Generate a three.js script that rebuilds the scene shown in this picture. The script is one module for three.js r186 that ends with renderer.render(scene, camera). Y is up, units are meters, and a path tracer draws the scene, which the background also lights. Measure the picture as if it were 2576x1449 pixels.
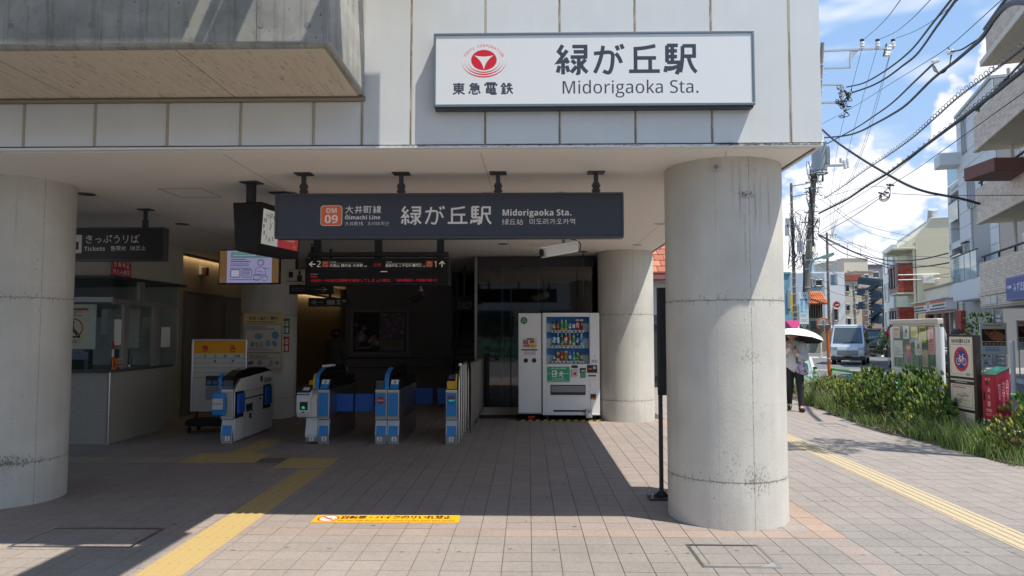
import * as THREE from 'three';
import { mergeGeometries, mergeVertices, toCreasedNormals } from 'three/addons/utils/BufferGeometryUtils.js';
import { RoundedBoxGeometry } from 'three/addons/geometries/RoundedBoxGeometry.js';
import { MarchingCubes } from 'three/addons/objects/MarchingCubes.js';
import { RectAreaLightUniformsLib } from 'three/addons/lights/RectAreaLightUniformsLib.js';

// ---------------------------------------------------------------- camera, sky, sun, exposure
RectAreaLightUniformsLib.init();
const scene = new THREE.Scene();
const EYE = 1.56, PITCH = 3.399, YAW = 1.264, FOCAL = 1810;         // focal length for a picture 2576 wide
const camera = new THREE.PerspectiveCamera(43.63, 1024 / 576, 0.05, 2000);
camera.position.set(0, EYE, 0);
camera.rotation.order = 'YXZ';
camera.rotation.set(PITCH * Math.PI / 180, YAW * Math.PI / 180, 0);
camera.updateMatrixWorld();
const renderer = new THREE.WebGLRenderer({ antialias: true });
renderer.setSize(1024, 576);
renderer.toneMapping = THREE.LinearToneMapping;
renderer.toneMappingExposure = 1.22;
renderer.shadowMap.enabled = true;
const SUNDIR = new THREE.Vector3(0.41, 1, 0.245).normalize();
const sun = new THREE.DirectionalLight(new THREE.Color().setRGB(1.0, 0.95, 0.865), 4.9);
sun.position.copy(SUNDIR).multiplyScalar(60).add(new THREE.Vector3(4, 0, -14));
sun.target.position.set(4, 0, -14);
sun.castShadow = true;
sun.shadow.mapSize.set(4096, 4096);
Object.assign(sun.shadow.camera, { left: -40, right: 40, top: 40, bottom: -40, near: 1, far: 160 });
scene.add(sun, sun.target);
scene.background = makeSky();
scene.environment = scene.background;

// ---------------------------------------------------------------- noise
function rng(seed) { let s = seed >>> 0; return () => { s = (s + 0x6d2b79f5) | 0; let t = Math.imul(s ^ (s >>> 15), 1 | s); t = (t + Math.imul(t ^ (t >>> 7), 61 | t)) ^ t; return ((t ^ (t >>> 14)) >>> 0) / 4294967296; }; }
function hash2(x, y, s) { let h = Math.imul(x, 374761393) + Math.imul(y, 668265263) + Math.imul(s, 982451653); h = Math.imul(h ^ (h >>> 13), 1274126177); return ((h ^ (h >>> 16)) >>> 0) / 4294967296; }
function vnoise(x, y, s, per) {        // value noise, repeats every per cells when per > 0
  const xi = Math.floor(x), yi = Math.floor(y), fx = x - xi, fy = y - yi, u = fx * fx * (3 - 2 * fx), v = fy * fy * (3 - 2 * fy);
  const m = per ? (a) => ((a % per) + per) % per : (a) => a, x0 = m(xi), x1 = m(xi + 1), y0 = m(yi), y1 = m(yi + 1);
  const a = hash2(x0, y0, s), b = hash2(x1, y0, s), c = hash2(x0, y1, s), d = hash2(x1, y1, s);
  return a + (b - a) * u + (c - a) * v + (a - b - c + d) * u * v;
}
function fbm(x, y, s, oct, per) { let a = 0, w = 0.5, t = 0; for (let i = 0; i < oct; i++) { a += w * vnoise(x, y, s + i * 17, per); t += w; w *= 0.5; x *= 2; y *= 2; if (per) per *= 2; } return a / t; }
function sstep(a, b, x) { const t = Math.min(1, Math.max(0, (x - a) / (b - a))); return t * t * (3 - 2 * t); }

// ---------------------------------------------------------------- the sky: blue air and fair-weather cumulus all round
function makeSky() {
  const W = 4096, H = 2048, data = new Float32Array(W * H * 4), R = rng(77);
  const heaps = [];                     // heap: azimuth (degrees clockwise from north = -z), foot elevation, half width, height
  // the heaps above the street, then heaps of the same kind all round
  heaps.push([24.4, 7.5, 4.4, 6.6], [24.5, 0, 6.5, 8.6], [29.4, 9.2, 1.9, 2.2], [29, 0, 4.2, 6.6], [31, 13.2, 1.7, 3.6], [33.6, 17, 1.6, 2.6], [34, 3, 3.4, 6], [20, 3, 4, 9]);
  for (let a = 44; a < 376; a += 6 + R() * 8) heaps.push([a, R() * 9, 3 + R() * 5, 4 + R() * 8]);
  for (let a = 44; a < 376; a += 5) heaps.push([a + R() * 4, -2, 5 + R() * 4, 5 + R() * 5]);
  for (let y = 0; y < H; y++) {
    const el = ((y + 0.5) / H - 0.5) * 180;                       // first row is straight down
    const row = el > -4;
    const near = heaps.filter(([, hf, , hh]) => el <= hf + hh * 1.6);
    for (let x = 0; x < W; x++) {
      const o = (y * W + x) * 4;
      const inView = el > -2 && el < 30 && x > W * 0.28 && x < W * 0.4;
      if (row && !inView && ((x & 1) || (y & 1))) {                     // half as fine where the camera does not look
        const q = ((y & 1 ? y - 1 : y) * W + (x & 1 ? x - 1 : x)) * 4;
        if (data[q + 3] === 1 && ((y - (y & 1) + 0.5) / H - 0.5) * 180 > -4) { for (let k = 0; k < 4; k++) data[o + k] = data[q + k]; continue; }
      }
      if (!row) { data[o] = 0.24; data[o + 1] = 0.235; data[o + 2] = 0.23; data[o + 3] = 1; continue; }
      const ang = (x + 0.5) / W * 360 - 180;                      // atan2(z, x)
      let az = (ang + 90 + 720) % 360;                            // clockwise from -z
      const e = Math.max(0, el), t = Math.pow(1 - e / 90, 3.2), low = Math.exp(-e / 6.5);
      let r = 0.18 + 0.24 * t + 0.25 * low, g = 0.36 + 0.25 * t + 0.16 * low, b = 0.69 + 0.19 * t + 0.06 * low;
      const wx = az * 0.62, wy = el * 0.9;
      let den = -1;
      const n1 = el > 34 ? 0.5 : fbm(wx * 0.45 + 40, wy * 0.45, 5, 4);
      for (const [ha, hf, hw, hh] of near) {
        let da = az - ha; if (da > 180) da -= 360; if (da < -180) da += 360;
        if (Math.abs(da) > hw * 1.8) continue;
        const q = Math.abs(da) / hw, topE = hf + hh * Math.sqrt(Math.max(0, 1 - q * q)) * (0.72 + 0.56 * n1) ;
        const d = Math.min((topE - el) / (hh * 0.34), (el - hf + 1.2) / 1.8, (1.25 - q) * 3);
        if (d > den) den = d;
      }
      const puff = den < -1.4 ? -9 : den + (fbm(wx * 2.1, wy * 2.1, 9, 4) - 0.5) * 1.7 + (n1 - 0.5) * 0.5;
      let c = sstep(0.0, 0.62, puff);
      const veil = sstep(0.5, 0.78, fbm(wx * 0.22 + 9, wy * 0.5 + 3, 31, 4)) * 0.62 * sstep(2, 14, el);   // thin wisps
      const lit = 0.90 + 0.1 * sstep(0.1, 1.2, puff) - (c > 0 ? 0.13 * sstep(0.35, 0.75, fbm(wx * 0.9 + 3, wy * 1.3, 23, 4)) : 0);
      c = Math.max(c * 0.97, veil);
      c *= sstep(-3, 1.0, el);
      r += (lit * 0.97 - r) * c; g += (lit * 0.985 - g) * c; b += (lit * 1.02 - b) * c;
      data[o] = r; data[o + 1] = g; data[o + 2] = b; data[o + 3] = 1;
    }
  }
  const t = new THREE.DataTexture(data, W, H, THREE.RGBAFormat, THREE.FloatType);
  t.mapping = THREE.EquirectangularReflectionMapping; t.magFilter = THREE.LinearFilter; t.needsUpdate = true;
  return t;
}
// ---------------------------------------------------------------- naming and placing
const used = new Map();
function numbered(n) { const k = used.get(n) ?? 0; used.set(n, k + 1); return k ? n + '_' + String(k).padStart(3, '0') : n; }
function tag(o, label, category, group, kind) { if (label) o.userData.label = label; if (category) o.userData.category = category; if (group) o.userData.group = group; if (kind) o.userData.kind = kind; return o; }
function thing(name, label, category, pos = [0, 0, 0], turn = 0, group) { const o = new THREE.Group(); o.name = numbered(name); o.position.set(...pos); o.rotation.y = turn; scene.add(o); o.updateMatrixWorld(); return tag(o, label, category, group); }
function merged(g) {
  if (!Array.isArray(g)) g = [g];
  g = g.map((x) => { let y = x.index ? x.toNonIndexed() : x; for (const k of Object.keys(y.attributes)) if (!['position', 'normal', 'uv', 'color'].includes(k)) y.deleteAttribute(k); if (!y.attributes.normal) y.computeVertexNormals(); if (!y.attributes.uv) y.setAttribute('uv', new THREE.BufferAttribute(new Float32Array(y.attributes.position.count * 2), 2)); y.clearGroups(); y.morphAttributes = {}; return y; });
  const withColor = g.some((x) => x.attributes.color);
  if (withColor) for (const x of g) if (!x.attributes.color) x.setAttribute('color', new THREE.BufferAttribute(new Float32Array(x.attributes.position.count * 3).fill(1), 3));
  return g.length === 1 ? g[0] : mergeGeometries(g);
}
// part: geometry in world coordinates, hung under a thing (or, without parent, a top-level mesh)
function part(name, g, m, parent, opt = {}) {
  let geo = merged(g);
  if (opt.uv) metreUV(geo, opt.uv === true ? 1 : opt.uv);
  const o = new THREE.Mesh(geo, m);
  o.castShadow = o.receiveShadow = true;
  if (parent) {
    if (!opt.local) { parent.updateWorldMatrix(true, false); geo.applyMatrix4(new THREE.Matrix4().copy(parent.matrixWorld).invert()); }
    o.name = name; parent.add(o);
  } else { o.name = numbered(name); scene.add(o); }
  if (opt.label) o.userData.label = opt.label;
  if (opt.kind) o.userData.kind = opt.kind;
  return o;
}
const lp = (name, g, m, parent, opt = {}) => part(name, g, m, parent, { ...opt, local: true });
// box-projected uv in metres
function metreUV(g, k = 1, off = [0, 0]) {
  const p = g.attributes.position, n = g.attributes.normal, uv = new Float32Array(p.count * 2);
  for (let i = 0; i < p.count; i++) {
    const ax = Math.abs(n.getX(i)), ay = Math.abs(n.getY(i)), az = Math.abs(n.getZ(i));
    let u, v;
    if (ay >= ax && ay >= az) { u = p.getX(i); v = -p.getZ(i); } else if (ax >= az) { u = -p.getZ(i); v = p.getY(i); } else { u = p.getX(i); v = p.getY(i); }
    uv[i * 2] = u * k + off[0]; uv[i * 2 + 1] = v * k + off[1];
  }
  g.setAttribute('uv', new THREE.BufferAttribute(uv, 2));
  return g;
}
const V = (x, y, d) => new THREE.Vector3(x, y, -d);             // d = metres away from the camera's plane
// a point of the place from a direction of sight (2576-wide picture) and its distance d
function at(px, py, d) {
  const v = new THREE.Vector3((px - 1288) / FOCAL, -(py - 724.5) / FOCAL, -1).applyEuler(camera.rotation);
  return v.multiplyScalar(-d / v.z).add(camera.position);
}
// ---------------------------------------------------------------- geometry
function box(x0, x1, y0, y1, z0, z1) { const g = new THREE.BoxGeometry(Math.abs(x1 - x0), Math.abs(y1 - y0), Math.abs(z1 - z0)); return g.translate((x0 + x1) / 2, (y0 + y1) / 2, (z0 + z1) / 2); }
const bD = (x0, x1, y0, y1, d0, d1) => box(x0, x1, y0, y1, -d1, -d0);     // same with distances
function rbox(x0, x1, y0, y1, z0, z1, r = 0.01, s = 2) { const w = Math.abs(x1 - x0), h = Math.abs(y1 - y0), d = Math.abs(z1 - z0); return new RoundedBoxGeometry(w, h, d, s, Math.min(r, w / 2.01, h / 2.01, d / 2.01)).translate((x0 + x1) / 2, (y0 + y1) / 2, (z0 + z1) / 2); }
const rD = (x0, x1, y0, y1, d0, d1, r, s) => rbox(x0, x1, y0, y1, -d1, -d0, r, s);
function cyl(r0, r1, h, x, y, z, seg = 20, open = false) { return new THREE.CylinderGeometry(r1, r0, h, seg, 1, open).translate(x, y + h / 2, z); }   // r0 bottom, y = foot
function rod(a, b, r, seg = 8, r2 = r) { const d = new THREE.Vector3().subVectors(b, a), g = new THREE.CylinderGeometry(r2, r, d.length(), seg); g.translate(0, d.length() / 2, 0); g.applyQuaternion(new THREE.Quaternion().setFromUnitVectors(new THREE.Vector3(0, 1, 0), d.normalize())); return g.translate(a.x, a.y, a.z); }
function bar(a, b, w, h) { const d = new THREE.Vector3().subVectors(b, a), g = new THREE.BoxGeometry(w, h, d.length()); const m = new THREE.Matrix4().lookAt(a, b, new THREE.Vector3(0, 1, 0)); g.applyMatrix4(m); return g.translate((a.x + b.x) / 2, (a.y + b.y) / 2, (a.z + b.z) / 2); }
function tube(pts, r, seg = 24, rad = 6) { return new THREE.TubeGeometry(new THREE.CatmullRomCurve3(pts, false, 'centripetal'), seg, r, rad); }
function plane(w, h, x, y, z, ry = 0) { return new THREE.PlaneGeometry(w, h).rotateY(ry).translate(x, y, z); }
function extr(pts, depth, bevel = 0) { const s = new THREE.Shape(pts.map(([x, y]) => new THREE.Vector2(x, y))); return new THREE.ExtrudeGeometry(s, bevel ? { depth: depth - 2 * bevel, bevelEnabled: true, bevelSize: bevel, bevelThickness: bevel, bevelSegments: 2, bevelOffset: -bevel } : { depth, bevelEnabled: false }).translate(0, 0, bevel); }
function lathe(pts, seg = 48) { return new THREE.LatheGeometry(pts.map(([r, y]) => new THREE.Vector2(r, y)), seg); }
function ring(r, t, seg = 40) { return new THREE.TorusGeometry(r, t, 10, seg); }
function tint(g, c) { const n = g.attributes.position.count, a = new Float32Array(n * 3); for (let i = 0; i < n; i++) { a[i * 3] = c[0]; a[i * 3 + 1] = c[1]; a[i * 3 + 2] = c[2]; } g.setAttribute('color', new THREE.BufferAttribute(a, 3)); return g; }

// ---------------------------------------------------------------- materials and textures
const lin = (c) => (c <= 0.0031308 ? c * 12.92 : 1.055 * Math.pow(c, 1 / 2.4) - 0.055);
function std(rgb, rough = 0.7, metal = 0, extra = {}) { const m = new THREE.MeshStandardMaterial({ roughness: rough, metalness: metal, ...extra }); m.color.setRGB(...rgb); return m; }
function phy(rgb, rough, extra = {}) { const m = new THREE.MeshPhysicalMaterial({ roughness: rough, ...extra }); m.color.setRGB(...rgb); return m; }
function dataTex(n, fn, srgb, rep = 1) {                    // fn(u, v) -> [r, g, b] linear 0..1
  const d = new Uint8Array(n * n * 4);
  for (let y = 0; y < n; y++) for (let x = 0; x < n; x++) { const c = fn(x / n, y / n), o = (y * n + x) * 4; for (let k = 0; k < 3; k++) { const v = Math.min(1, Math.max(0, c[k])); d[o + k] = Math.round(255 * (srgb ? lin(v) : v)); } d[o + 3] = 255; }
  const t = new THREE.DataTexture(d, n, n); t.wrapS = t.wrapT = THREE.RepeatWrapping; t.magFilter = THREE.LinearFilter; if (srgb) t.colorSpace = THREE.SRGBColorSpace; t.repeat.set(rep, rep); t.needsUpdate = true; return t;
}
function canvasTex(w, h, draw, opt = {}) { const c = document.createElement('canvas'); c.width = w; c.height = h; draw(c.getContext('2d'), w, h); const t = new THREE.CanvasTexture(c); if (!opt.data) t.colorSpace = THREE.SRGBColorSpace; if (opt.repeat) { t.wrapS = t.wrapT = THREE.RepeatWrapping; } return t; }
function printed(w, h, draw, rough = 0.55, extra = {}) { return new THREE.MeshStandardMaterial({ map: canvasTex(w, h, draw), roughness: rough, ...extra }); }
const fine = dataTex(512, (u, v) => { const n = fbm(u * 32, v * 32, 3, 4, 32), m = vnoise(u * 256, v * 256, 8, 256); const q = 0.5 + (n - 0.5) * 0.7 + (m - 0.5) * 0.5; return [q, q, q]; });
const patchy = dataTex(512, (u, v) => { const q = fbm(u * 6, v * 6, 13, 6, 6); return [q, q, q]; });
const soil = dataTex(512, (u, v) => { const a = fbm(u * 8, v * 8, 51, 6, 8), b = vnoise(u * 128, v * 128, 52, 128); const q = 0.04 + 0.07 * a + 0.05 * b * a; return [q * 1.15, q * 0.95, q * 0.7]; }, true);
function withRepeat(t, r) { const c = t.clone(); c.repeat.set(r, r); c.needsUpdate = true; return c; }
// exposed concrete: grey-beige, blotches, pores, grain (one repeat = 2 m)
function concreteTex(seed, base, warm) {
  return dataTex(1024, (u, v) => {
    const a = fbm(u * 4, v * 4, seed, 6, 4), b = fbm(u * 10, v * 3, seed + 40, 4, 0 || 10), c = vnoise(u * 300, v * 300, seed + 7, 300), e = vnoise(u * 90, v * 90, seed + 3, 90);
    let q = base * (0.82 + 0.34 * a + 0.10 * (b - 0.5) + 0.05 * (c - 0.5));
    if (e > 0.955) q *= 0.78;
    return [q * (1 + warm), q, q * (1 - warm * 1.3)];
  }, true, 0.5);
}
const concreteA = concreteTex(101, 0.4, 0.03), concreteWarm = concreteTex(211, 0.40, 0.10);
const M = {
  concrete: std([1, 1, 1], 0.86, 0, { map: concreteA, bumpMap: withRepeat(fine, 1), bumpScale: 0.0007 }),
  concreteWarm: std([1, 1, 1], 0.9, 0, { map: concreteWarm, bumpMap: withRepeat(fine, 1), bumpScale: 0.002 }),
  panel: std([0.7, 0.705, 0.69], 0.36, 0, { bumpMap: withRepeat(patchy, 0.7), bumpScale: 0.0012 }),
  joint: std([0.40, 0.36, 0.29], 0.8), jointDark: std([0.1, 0.09, 0.08], 0.9),
  soffit: std([0.83, 0.785, 0.73], 0.75, 0, { bumpMap: withRepeat(patchy, 0.5), bumpScale: 0.003 }),
  black: std([0.012, 0.012, 0.014], 0.5), satin: std([0.02, 0.02, 0.022], 0.38), dark: std([0.035, 0.035, 0.04], 0.5),
  steel: std([0.55, 0.54, 0.52], 0.32, 1), brushed: std([0.42, 0.41, 0.40], 0.42, 1), galv: std([0.45, 0.47, 0.48], 0.5, 0.6), alu: std([0.62, 0.62, 0.62], 0.4, 0.85),
  iron: std([0.05, 0.052, 0.06], 0.5, 0.2), white: std([0.78, 0.78, 0.76], 0.42), offwhite: std([0.66, 0.65, 0.61], 0.5), cream: std([0.72, 0.66, 0.5], 0.8),
  blue: std([0.025, 0.24, 0.62], 0.4), flap: std([0.02, 0.12, 0.5], 0.5), yellow: std([0.72, 0.42, 0.03], 0.5), tactile: std([0.47, 0.335, 0.135], 0.72, 0, { bumpMap: withRepeat(fine, 6), bumpScale: 0.0008 }),
  red: std([0.45, 0.018, 0.03], 0.45), green: std([0.06, 0.42, 0.07], 0.4), orange: std([0.62, 0.14, 0.03], 0.5), brown: std([0.035, 0.022, 0.018], 0.55), rubber: std([0.018, 0.018, 0.019], 0.85),
  glass: phy([0.86, 0.93, 0.92], 0.02, { transmission: 1, thickness: 0, ior: 1.5, side: THREE.DoubleSide }), tintGlass: phy([0.2, 0.3, 0.34], 0.03, { transmission: 1, thickness: 0, ior: 1.8, side: THREE.DoubleSide }),
  paneDark: phy([0.03, 0.04, 0.045], 0.06, { clearcoat: 0.6, clearcoatRoughness: 0.03 }), wire: std([0.02, 0.021, 0.024], 0.6), cableGrey: std([0.045, 0.046, 0.05], 0.6), porcelain: std([0.8, 0.8, 0.78], 0.2), skin: std([0.5, 0.3, 0.22], 0.55), hair: std([0.015, 0.012, 0.01], 0.5),
  paper: std([0.75, 0.74, 0.7], 0.7), wallTile: null,
};

// ---------------------------------------------------------------- lettering that the fonts at hand do not have: each sign's strokes on a 100 x 100 field
const GL = {
  糸: 'M48 3 20 24 50 38;M78 20 18 58 82 54;M66 44 86 62;M50 58 50 98;M25 70 12 92;M74 70 88 90', 彔: 'M15 8 88 8 88 42;M22 25 88 25;M5 42 97 42;M50 42 50 90 Q50 97 36 94;M12 52 32 64;M8 92 38 72;M88 50 62 66;M54 58 Q70 80 97 92',
  緑: '@糸 2 2 44 96;@彔 44 2 55 96', が: 'M8 32 48 28 Q66 27 65 42 Q64 78 55 90 Q50 95 36 86;M36 8 Q30 55 10 92;M74 32 Q86 45 90 62;M76 8 82 22;M90 4 96 18', 丘: 'M84 9 Q55 17 24 18 L24 88;M24 47 86 47;M68 47 68 88;M4 88 97 88',
  馬: 'M18 6 18 62;M18 6 88 6;M18 24 82 24;M18 43 82 43;M52 6 52 62;M18 62 92 62 Q92 90 84 96 L70 93;M14 74 5 94;M32 74 34 90;M50 74 54 88;M66 72 73 84', 尺: 'M18 8 85 8 85 42 18 42;M18 8 Q20 60 3 95;M52 44 Q64 80 97 95', 駅: '@馬 1 3 47 94;@尺 47 3 52 94',
  東: 'M6 15 94 15;M18 31 82 31 82 63 18 63 Z;M18 47 82 47;M50 3 50 98;M48 65 Q32 84 5 94;M52 65 Q68 84 96 94', 急: 'M34 4 Q24 20 8 32;M32 14 64 14 54 28;M18 30 80 30 80 58 12 58;M18 44 80 44;M14 70 6 92;M34 66 34 86 Q34 95 46 94 L62 94 Q70 94 70 82;M46 66 56 78;M78 68 92 88',
  電: 'M12 6 88 6;M6 30 6 18 94 18 94 30;M50 6 50 46;M20 30 38 30;M20 42 38 42;M62 30 80 30;M62 42 80 42;M18 54 82 54 82 84 18 84 Z;M18 69 82 69;M50 54 50 88 Q50 96 60 96 L84 96 Q92 96 92 86', 金: 'M50 3 Q34 24 6 38;M50 3 Q66 24 94 38;M28 38 72 38;M16 56 84 56;M50 38 50 92;M24 68 34 84;M76 68 66 84;M6 94 94 94', 失: 'M28 6 Q24 24 8 40;M22 24 84 24;M6 52 96 52;M50 3 Q50 60 6 95;M52 54 Q64 82 96 95', 鉄: '@金 2 3 46 94;@失 46 3 52 94',
  大: 'M6 34 94 34;M50 4 Q50 64 6 95;M52 36 Q64 78 95 95', 井: 'M10 28 90 28;M4 62 96 62;M34 5 34 55 Q33 82 14 96;M68 5 68 96', 町: 'M8 12 48 12 48 84 8 84 Z;M28 12 28 84;M8 48 48 48;M54 14 98 14;M78 14 78 84 Q78 94 62 92', 泉: 'M48 3 40 14;M20 14 80 14 80 44 20 44 Z;M20 29 80 29;M50 44 50 90 Q50 96 38 94;M6 60 34 60 Q26 80 6 90;M84 52 62 66;M54 58 Q68 82 96 92', 線: '@糸 2 2 44 96;@泉 44 2 55 96',
  纟: 'M48 4 20 28 50 42;M78 22 18 62 80 54;M10 92 84 80', 线: '@纟 0 2 44 96;@戋 42 2 56 96', 戋: 'M10 30 80 20;M8 56 90 42;M36 4 Q44 70 92 94 L96 78;M82 58 Q60 82 20 94;M62 4 76 14', 绿: '@纟 0 2 44 96;@彔 44 2 55 96', 立: 'M50 4 50 20;M10 24 92 24;M30 36 36 78;M72 34 62 78;M4 86 96 82', 占: 'M46 4 46 48;M46 24 92 24;M14 48 86 48 86 94 14 94 Z', 站: '@立 2 4 44 94;@占 46 4 52 94',
  き: 'M16 22 Q50 22 80 14;M14 42 Q52 42 84 32;M44 4 Q54 38 78 62;M78 62 Q60 52 44 56;M24 66 Q20 92 50 94 L74 92', っ: 'M20 56 Q60 38 78 52 Q88 74 44 92', ぷ: 'M40 12 Q54 18 58 24;M50 30 Q40 42 52 54 Q62 72 48 84 Q40 90 28 82;M26 54 Q16 76 8 84;M74 54 Q84 68 92 80;O86 16 9', う: 'M36 8 Q52 12 66 14;M18 40 Q60 20 76 38 Q86 76 38 96', り: 'M28 8 Q22 40 30 58;M70 6 Q82 66 42 96', ば: 'M20 8 Q10 50 20 92;M38 32 84 28;M62 8 64 76 Q50 98 38 84 Q40 70 64 76 Q80 80 88 90;M80 4 86 16;M92 2 98 13',
  售: 'M26 4 Q20 20 6 34;M22 20 22 54;M24 16 88 16;M24 28 82 28;M24 40 82 40;M22 53 90 53;M54 8 54 53;M20 64 80 64 80 96 20 96 Z', 票: 'M8 8 92 8;M18 20 82 20 82 42 18 42 Z;M40 8 40 42;M60 8 60 42;M22 54 78 54;M8 68 92 68;M50 68 50 94;M28 76 14 92;M72 76 88 92', 处: 'M30 4 Q24 40 6 58;M24 24 52 24 Q46 70 6 94;M18 44 Q50 86 96 92;M70 4 70 76;M72 30 92 46',
  危: 'M36 4 Q26 18 8 30;M32 12 62 12 52 28;M8 30 94 30;M22 30 Q22 74 6 94;M40 46 76 46 76 64 Q72 70 62 66;M40 46 40 84 Q40 93 50 93 L80 93 Q90 92 90 78', 険: 'M10 6 10 96;M10 8 38 8 26 34 Q42 50 34 66 L18 62;M68 4 Q58 26 42 36;M68 4 Q80 24 96 34;M54 36 84 36;M48 46 88 46 88 64 48 64 Z;M68 36 68 64 Q62 84 42 96;M70 66 Q78 86 96 96', 物: 'M16 12 8 40;M12 28 44 28;M28 4 28 96;M4 64 46 52;M60 4 Q56 28 44 44;M56 22 94 22 Q94 84 82 94 L72 90;M72 24 Q64 54 46 70;M84 24 Q76 66 54 90', 品: 'M30 6 70 6 70 40 30 40 Z;M8 54 44 54 44 94 8 94 Z;M56 54 92 54 92 94 56 94 Z',
  寺: 'M50 4 50 34;M16 18 84 18;M6 36 96 36;M6 56 96 56;M68 44 68 88 Q68 96 50 92;M22 66 36 80', 扌: 'M8 26 92 26;M54 4 54 88 Q54 96 26 92;M8 62 92 48', 持: '@扌 1 2 40 96;@寺 42 2 56 96', 込: 'M38 14 52 14 Q60 50 34 70;M54 22 Q64 54 94 68;M10 12 20 22;M4 42 20 42 20 74 Q14 86 4 92;M20 76 Q34 92 96 92', み: 'M18 18 48 16 Q36 60 20 80 Q6 84 10 66 Q30 48 92 66;M76 40 Q74 74 52 94',
  厳: 'M24 6 30 18;M50 4 50 18;M76 6 68 18;M10 24 94 24;M14 24 Q14 70 4 94;M24 38 54 38;M30 38 30 84;M48 38 48 94;M30 52 48 52;M30 66 48 66;M22 88 56 80;M70 32 Q66 50 56 62;M66 48 96 48;M88 48 Q82 80 56 96;M64 58 Q76 84 96 96', 禁: 'M6 14 46 14;M26 2 26 48;M24 16 6 38;M28 18 44 32;M54 14 94 14;M74 2 74 48;M72 16 54 36;M76 18 94 36;M24 56 76 56;M8 70 92 70;M50 70 50 96;M28 78 14 94;M70 78 88 92', 告: 'M26 6 16 28;M20 22 86 22;M50 4 50 46;M6 46 94 46;M20 60 80 60 80 96 20 96 Z',
  月: 'M26 6 26 52 Q26 80 10 96;M26 6 78 6 78 88 Q78 96 64 94;M26 34 78 34;M26 60 78 60', 日: 'M20 6 80 6 80 94 20 94 Z;M20 50 80 50', 時: '@日 0 8 40 80;@寺 38 2 60 96', 分: 'M36 6 Q26 32 4 50;M62 6 Q74 32 96 48;M22 52 76 52 Q76 84 62 94 L50 90;M44 52 Q40 80 12 96', 頃: 'M10 6 10 70;M10 30 34 24;M6 76 36 62;M44 8 96 8;M68 8 62 22;M50 22 90 22 90 74 50 74 Z;M50 39 90 39;M50 56 90 56;M60 78 44 96;M78 78 94 96',
  手: 'M80 6 Q50 14 18 14;M12 36 88 36;M4 58 96 58;M52 14 52 86 Q52 96 36 94', 回: 'M8 8 92 8 92 94 8 94 Z;M32 32 68 32 68 68 32 68 Z', の: 'M54 14 Q44 66 24 80 Q6 78 10 50 Q20 14 58 14 Q92 18 90 54 Q86 82 58 90', ご: 'M24 22 70 22;M22 62 Q14 88 50 88 L78 86;M80 6 86 18;M92 3 98 14', 案: 'M10 26 10 12 90 12 90 24;M50 3 50 12;M8 36 92 36;M42 20 Q34 44 18 54;M28 44 Q58 46 80 58;M70 36 Q56 54 14 58;M6 68 94 68;M50 60 50 98;M48 70 10 92;M52 70 90 92', 内: 'M10 22 10 96;M10 22 90 22 90 86 Q90 95 74 92;M50 4 Q50 52 22 74;M52 40 78 70',
  岡: 'M10 8 10 96;M10 8 90 8 90 86 Q90 95 74 92;M34 18 40 30;M66 18 60 30;M24 36 76 36;M50 36 50 78;M26 54 26 78 74 78 74 54', 山: 'M50 6 50 88;M12 34 12 88 88 88;M88 34 88 94', 旗: 'M24 4 24 18;M4 20 46 20;M18 20 Q18 70 4 94;M18 44 40 44 Q40 84 34 92 L26 90;M62 4 50 22;M56 14 96 14;M54 32 94 32;M64 24 64 70;M84 24 84 70;M64 44 84 44;M64 56 84 56;M50 72 98 72;M64 78 52 94;M82 78 94 94', 台: 'M40 4 24 40;M10 42 84 36;M66 18 90 44;M20 56 80 56 80 94 20 94 Z', 方: 'M50 4 50 20;M6 22 94 22;M40 22 Q38 70 8 95;M38 46 78 46 Q76 86 64 94 L52 90', 面: 'M6 8 94 8;M46 8 42 26;M10 26 90 26 90 94 10 94 Z;M36 26 36 92;M64 26 64 92;M36 48 64 48;M36 68 64 68',
  自: 'M48 3 40 18;M18 18 82 18 82 95 18 95 Z;M18 42 82 42;M18 68 82 68', 由: 'M14 26 86 26 86 92 14 92 Z;M50 5 50 92;M14 58 86 58', 二: 'M18 22 82 22;M6 82 94 82', 子: 'M16 10 82 10 50 36;M50 36 50 86 Q50 96 34 92;M5 50 95 50', 玉: 'M12 12 88 12;M16 48 84 48;M6 90 94 90;M50 12 50 90;M66 62 78 76', 川: 'M18 8 Q18 64 6 94;M50 10 50 86;M84 6 84 96', 溝: 'M8 8 20 18;M4 34 16 44;M6 92 22 62;M32 14 94 14;M30 28 98 28;M46 4 46 42;M78 4 78 42;M30 42 98 42;M40 52 40 96;M40 52 86 52 86 88 Q86 96 76 94;M40 66 86 66;M30 80 96 80;M62 42 62 80', 口: 'M14 14 86 14 86 88 14 88 Z',
  車: 'M8 14 92 14;M18 28 82 28 82 66 18 66 Z;M18 47 82 47;M4 80 96 80;M50 3 50 98', 云: 'M16 18 88 18;M4 44 98 44;M46 46 22 88 82 82;M70 62 90 94', 転: '@車 2 3 46 94;@云 50 3 48 94', バ: 'M30 24 Q26 62 8 82;M62 22 Q78 50 92 82;M76 6 84 18;M90 3 98 14', イ: 'M78 8 Q54 40 12 56;M54 34 54 96', ク: 'M38 6 Q30 32 8 52;M36 22 82 22 Q76 74 24 96', い: 'M16 16 Q12 62 30 82 L40 70;M76 22 Q90 42 92 68', れ: 'M24 4 24 96;M6 26 36 24 4 72;M14 60 Q50 14 64 26 Q70 36 66 70 Q66 88 80 86 L96 72', 止: 'M50 6 50 90;M50 42 88 42;M20 38 20 90;M4 90 96 90', '・': 'O50 50 7',
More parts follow.
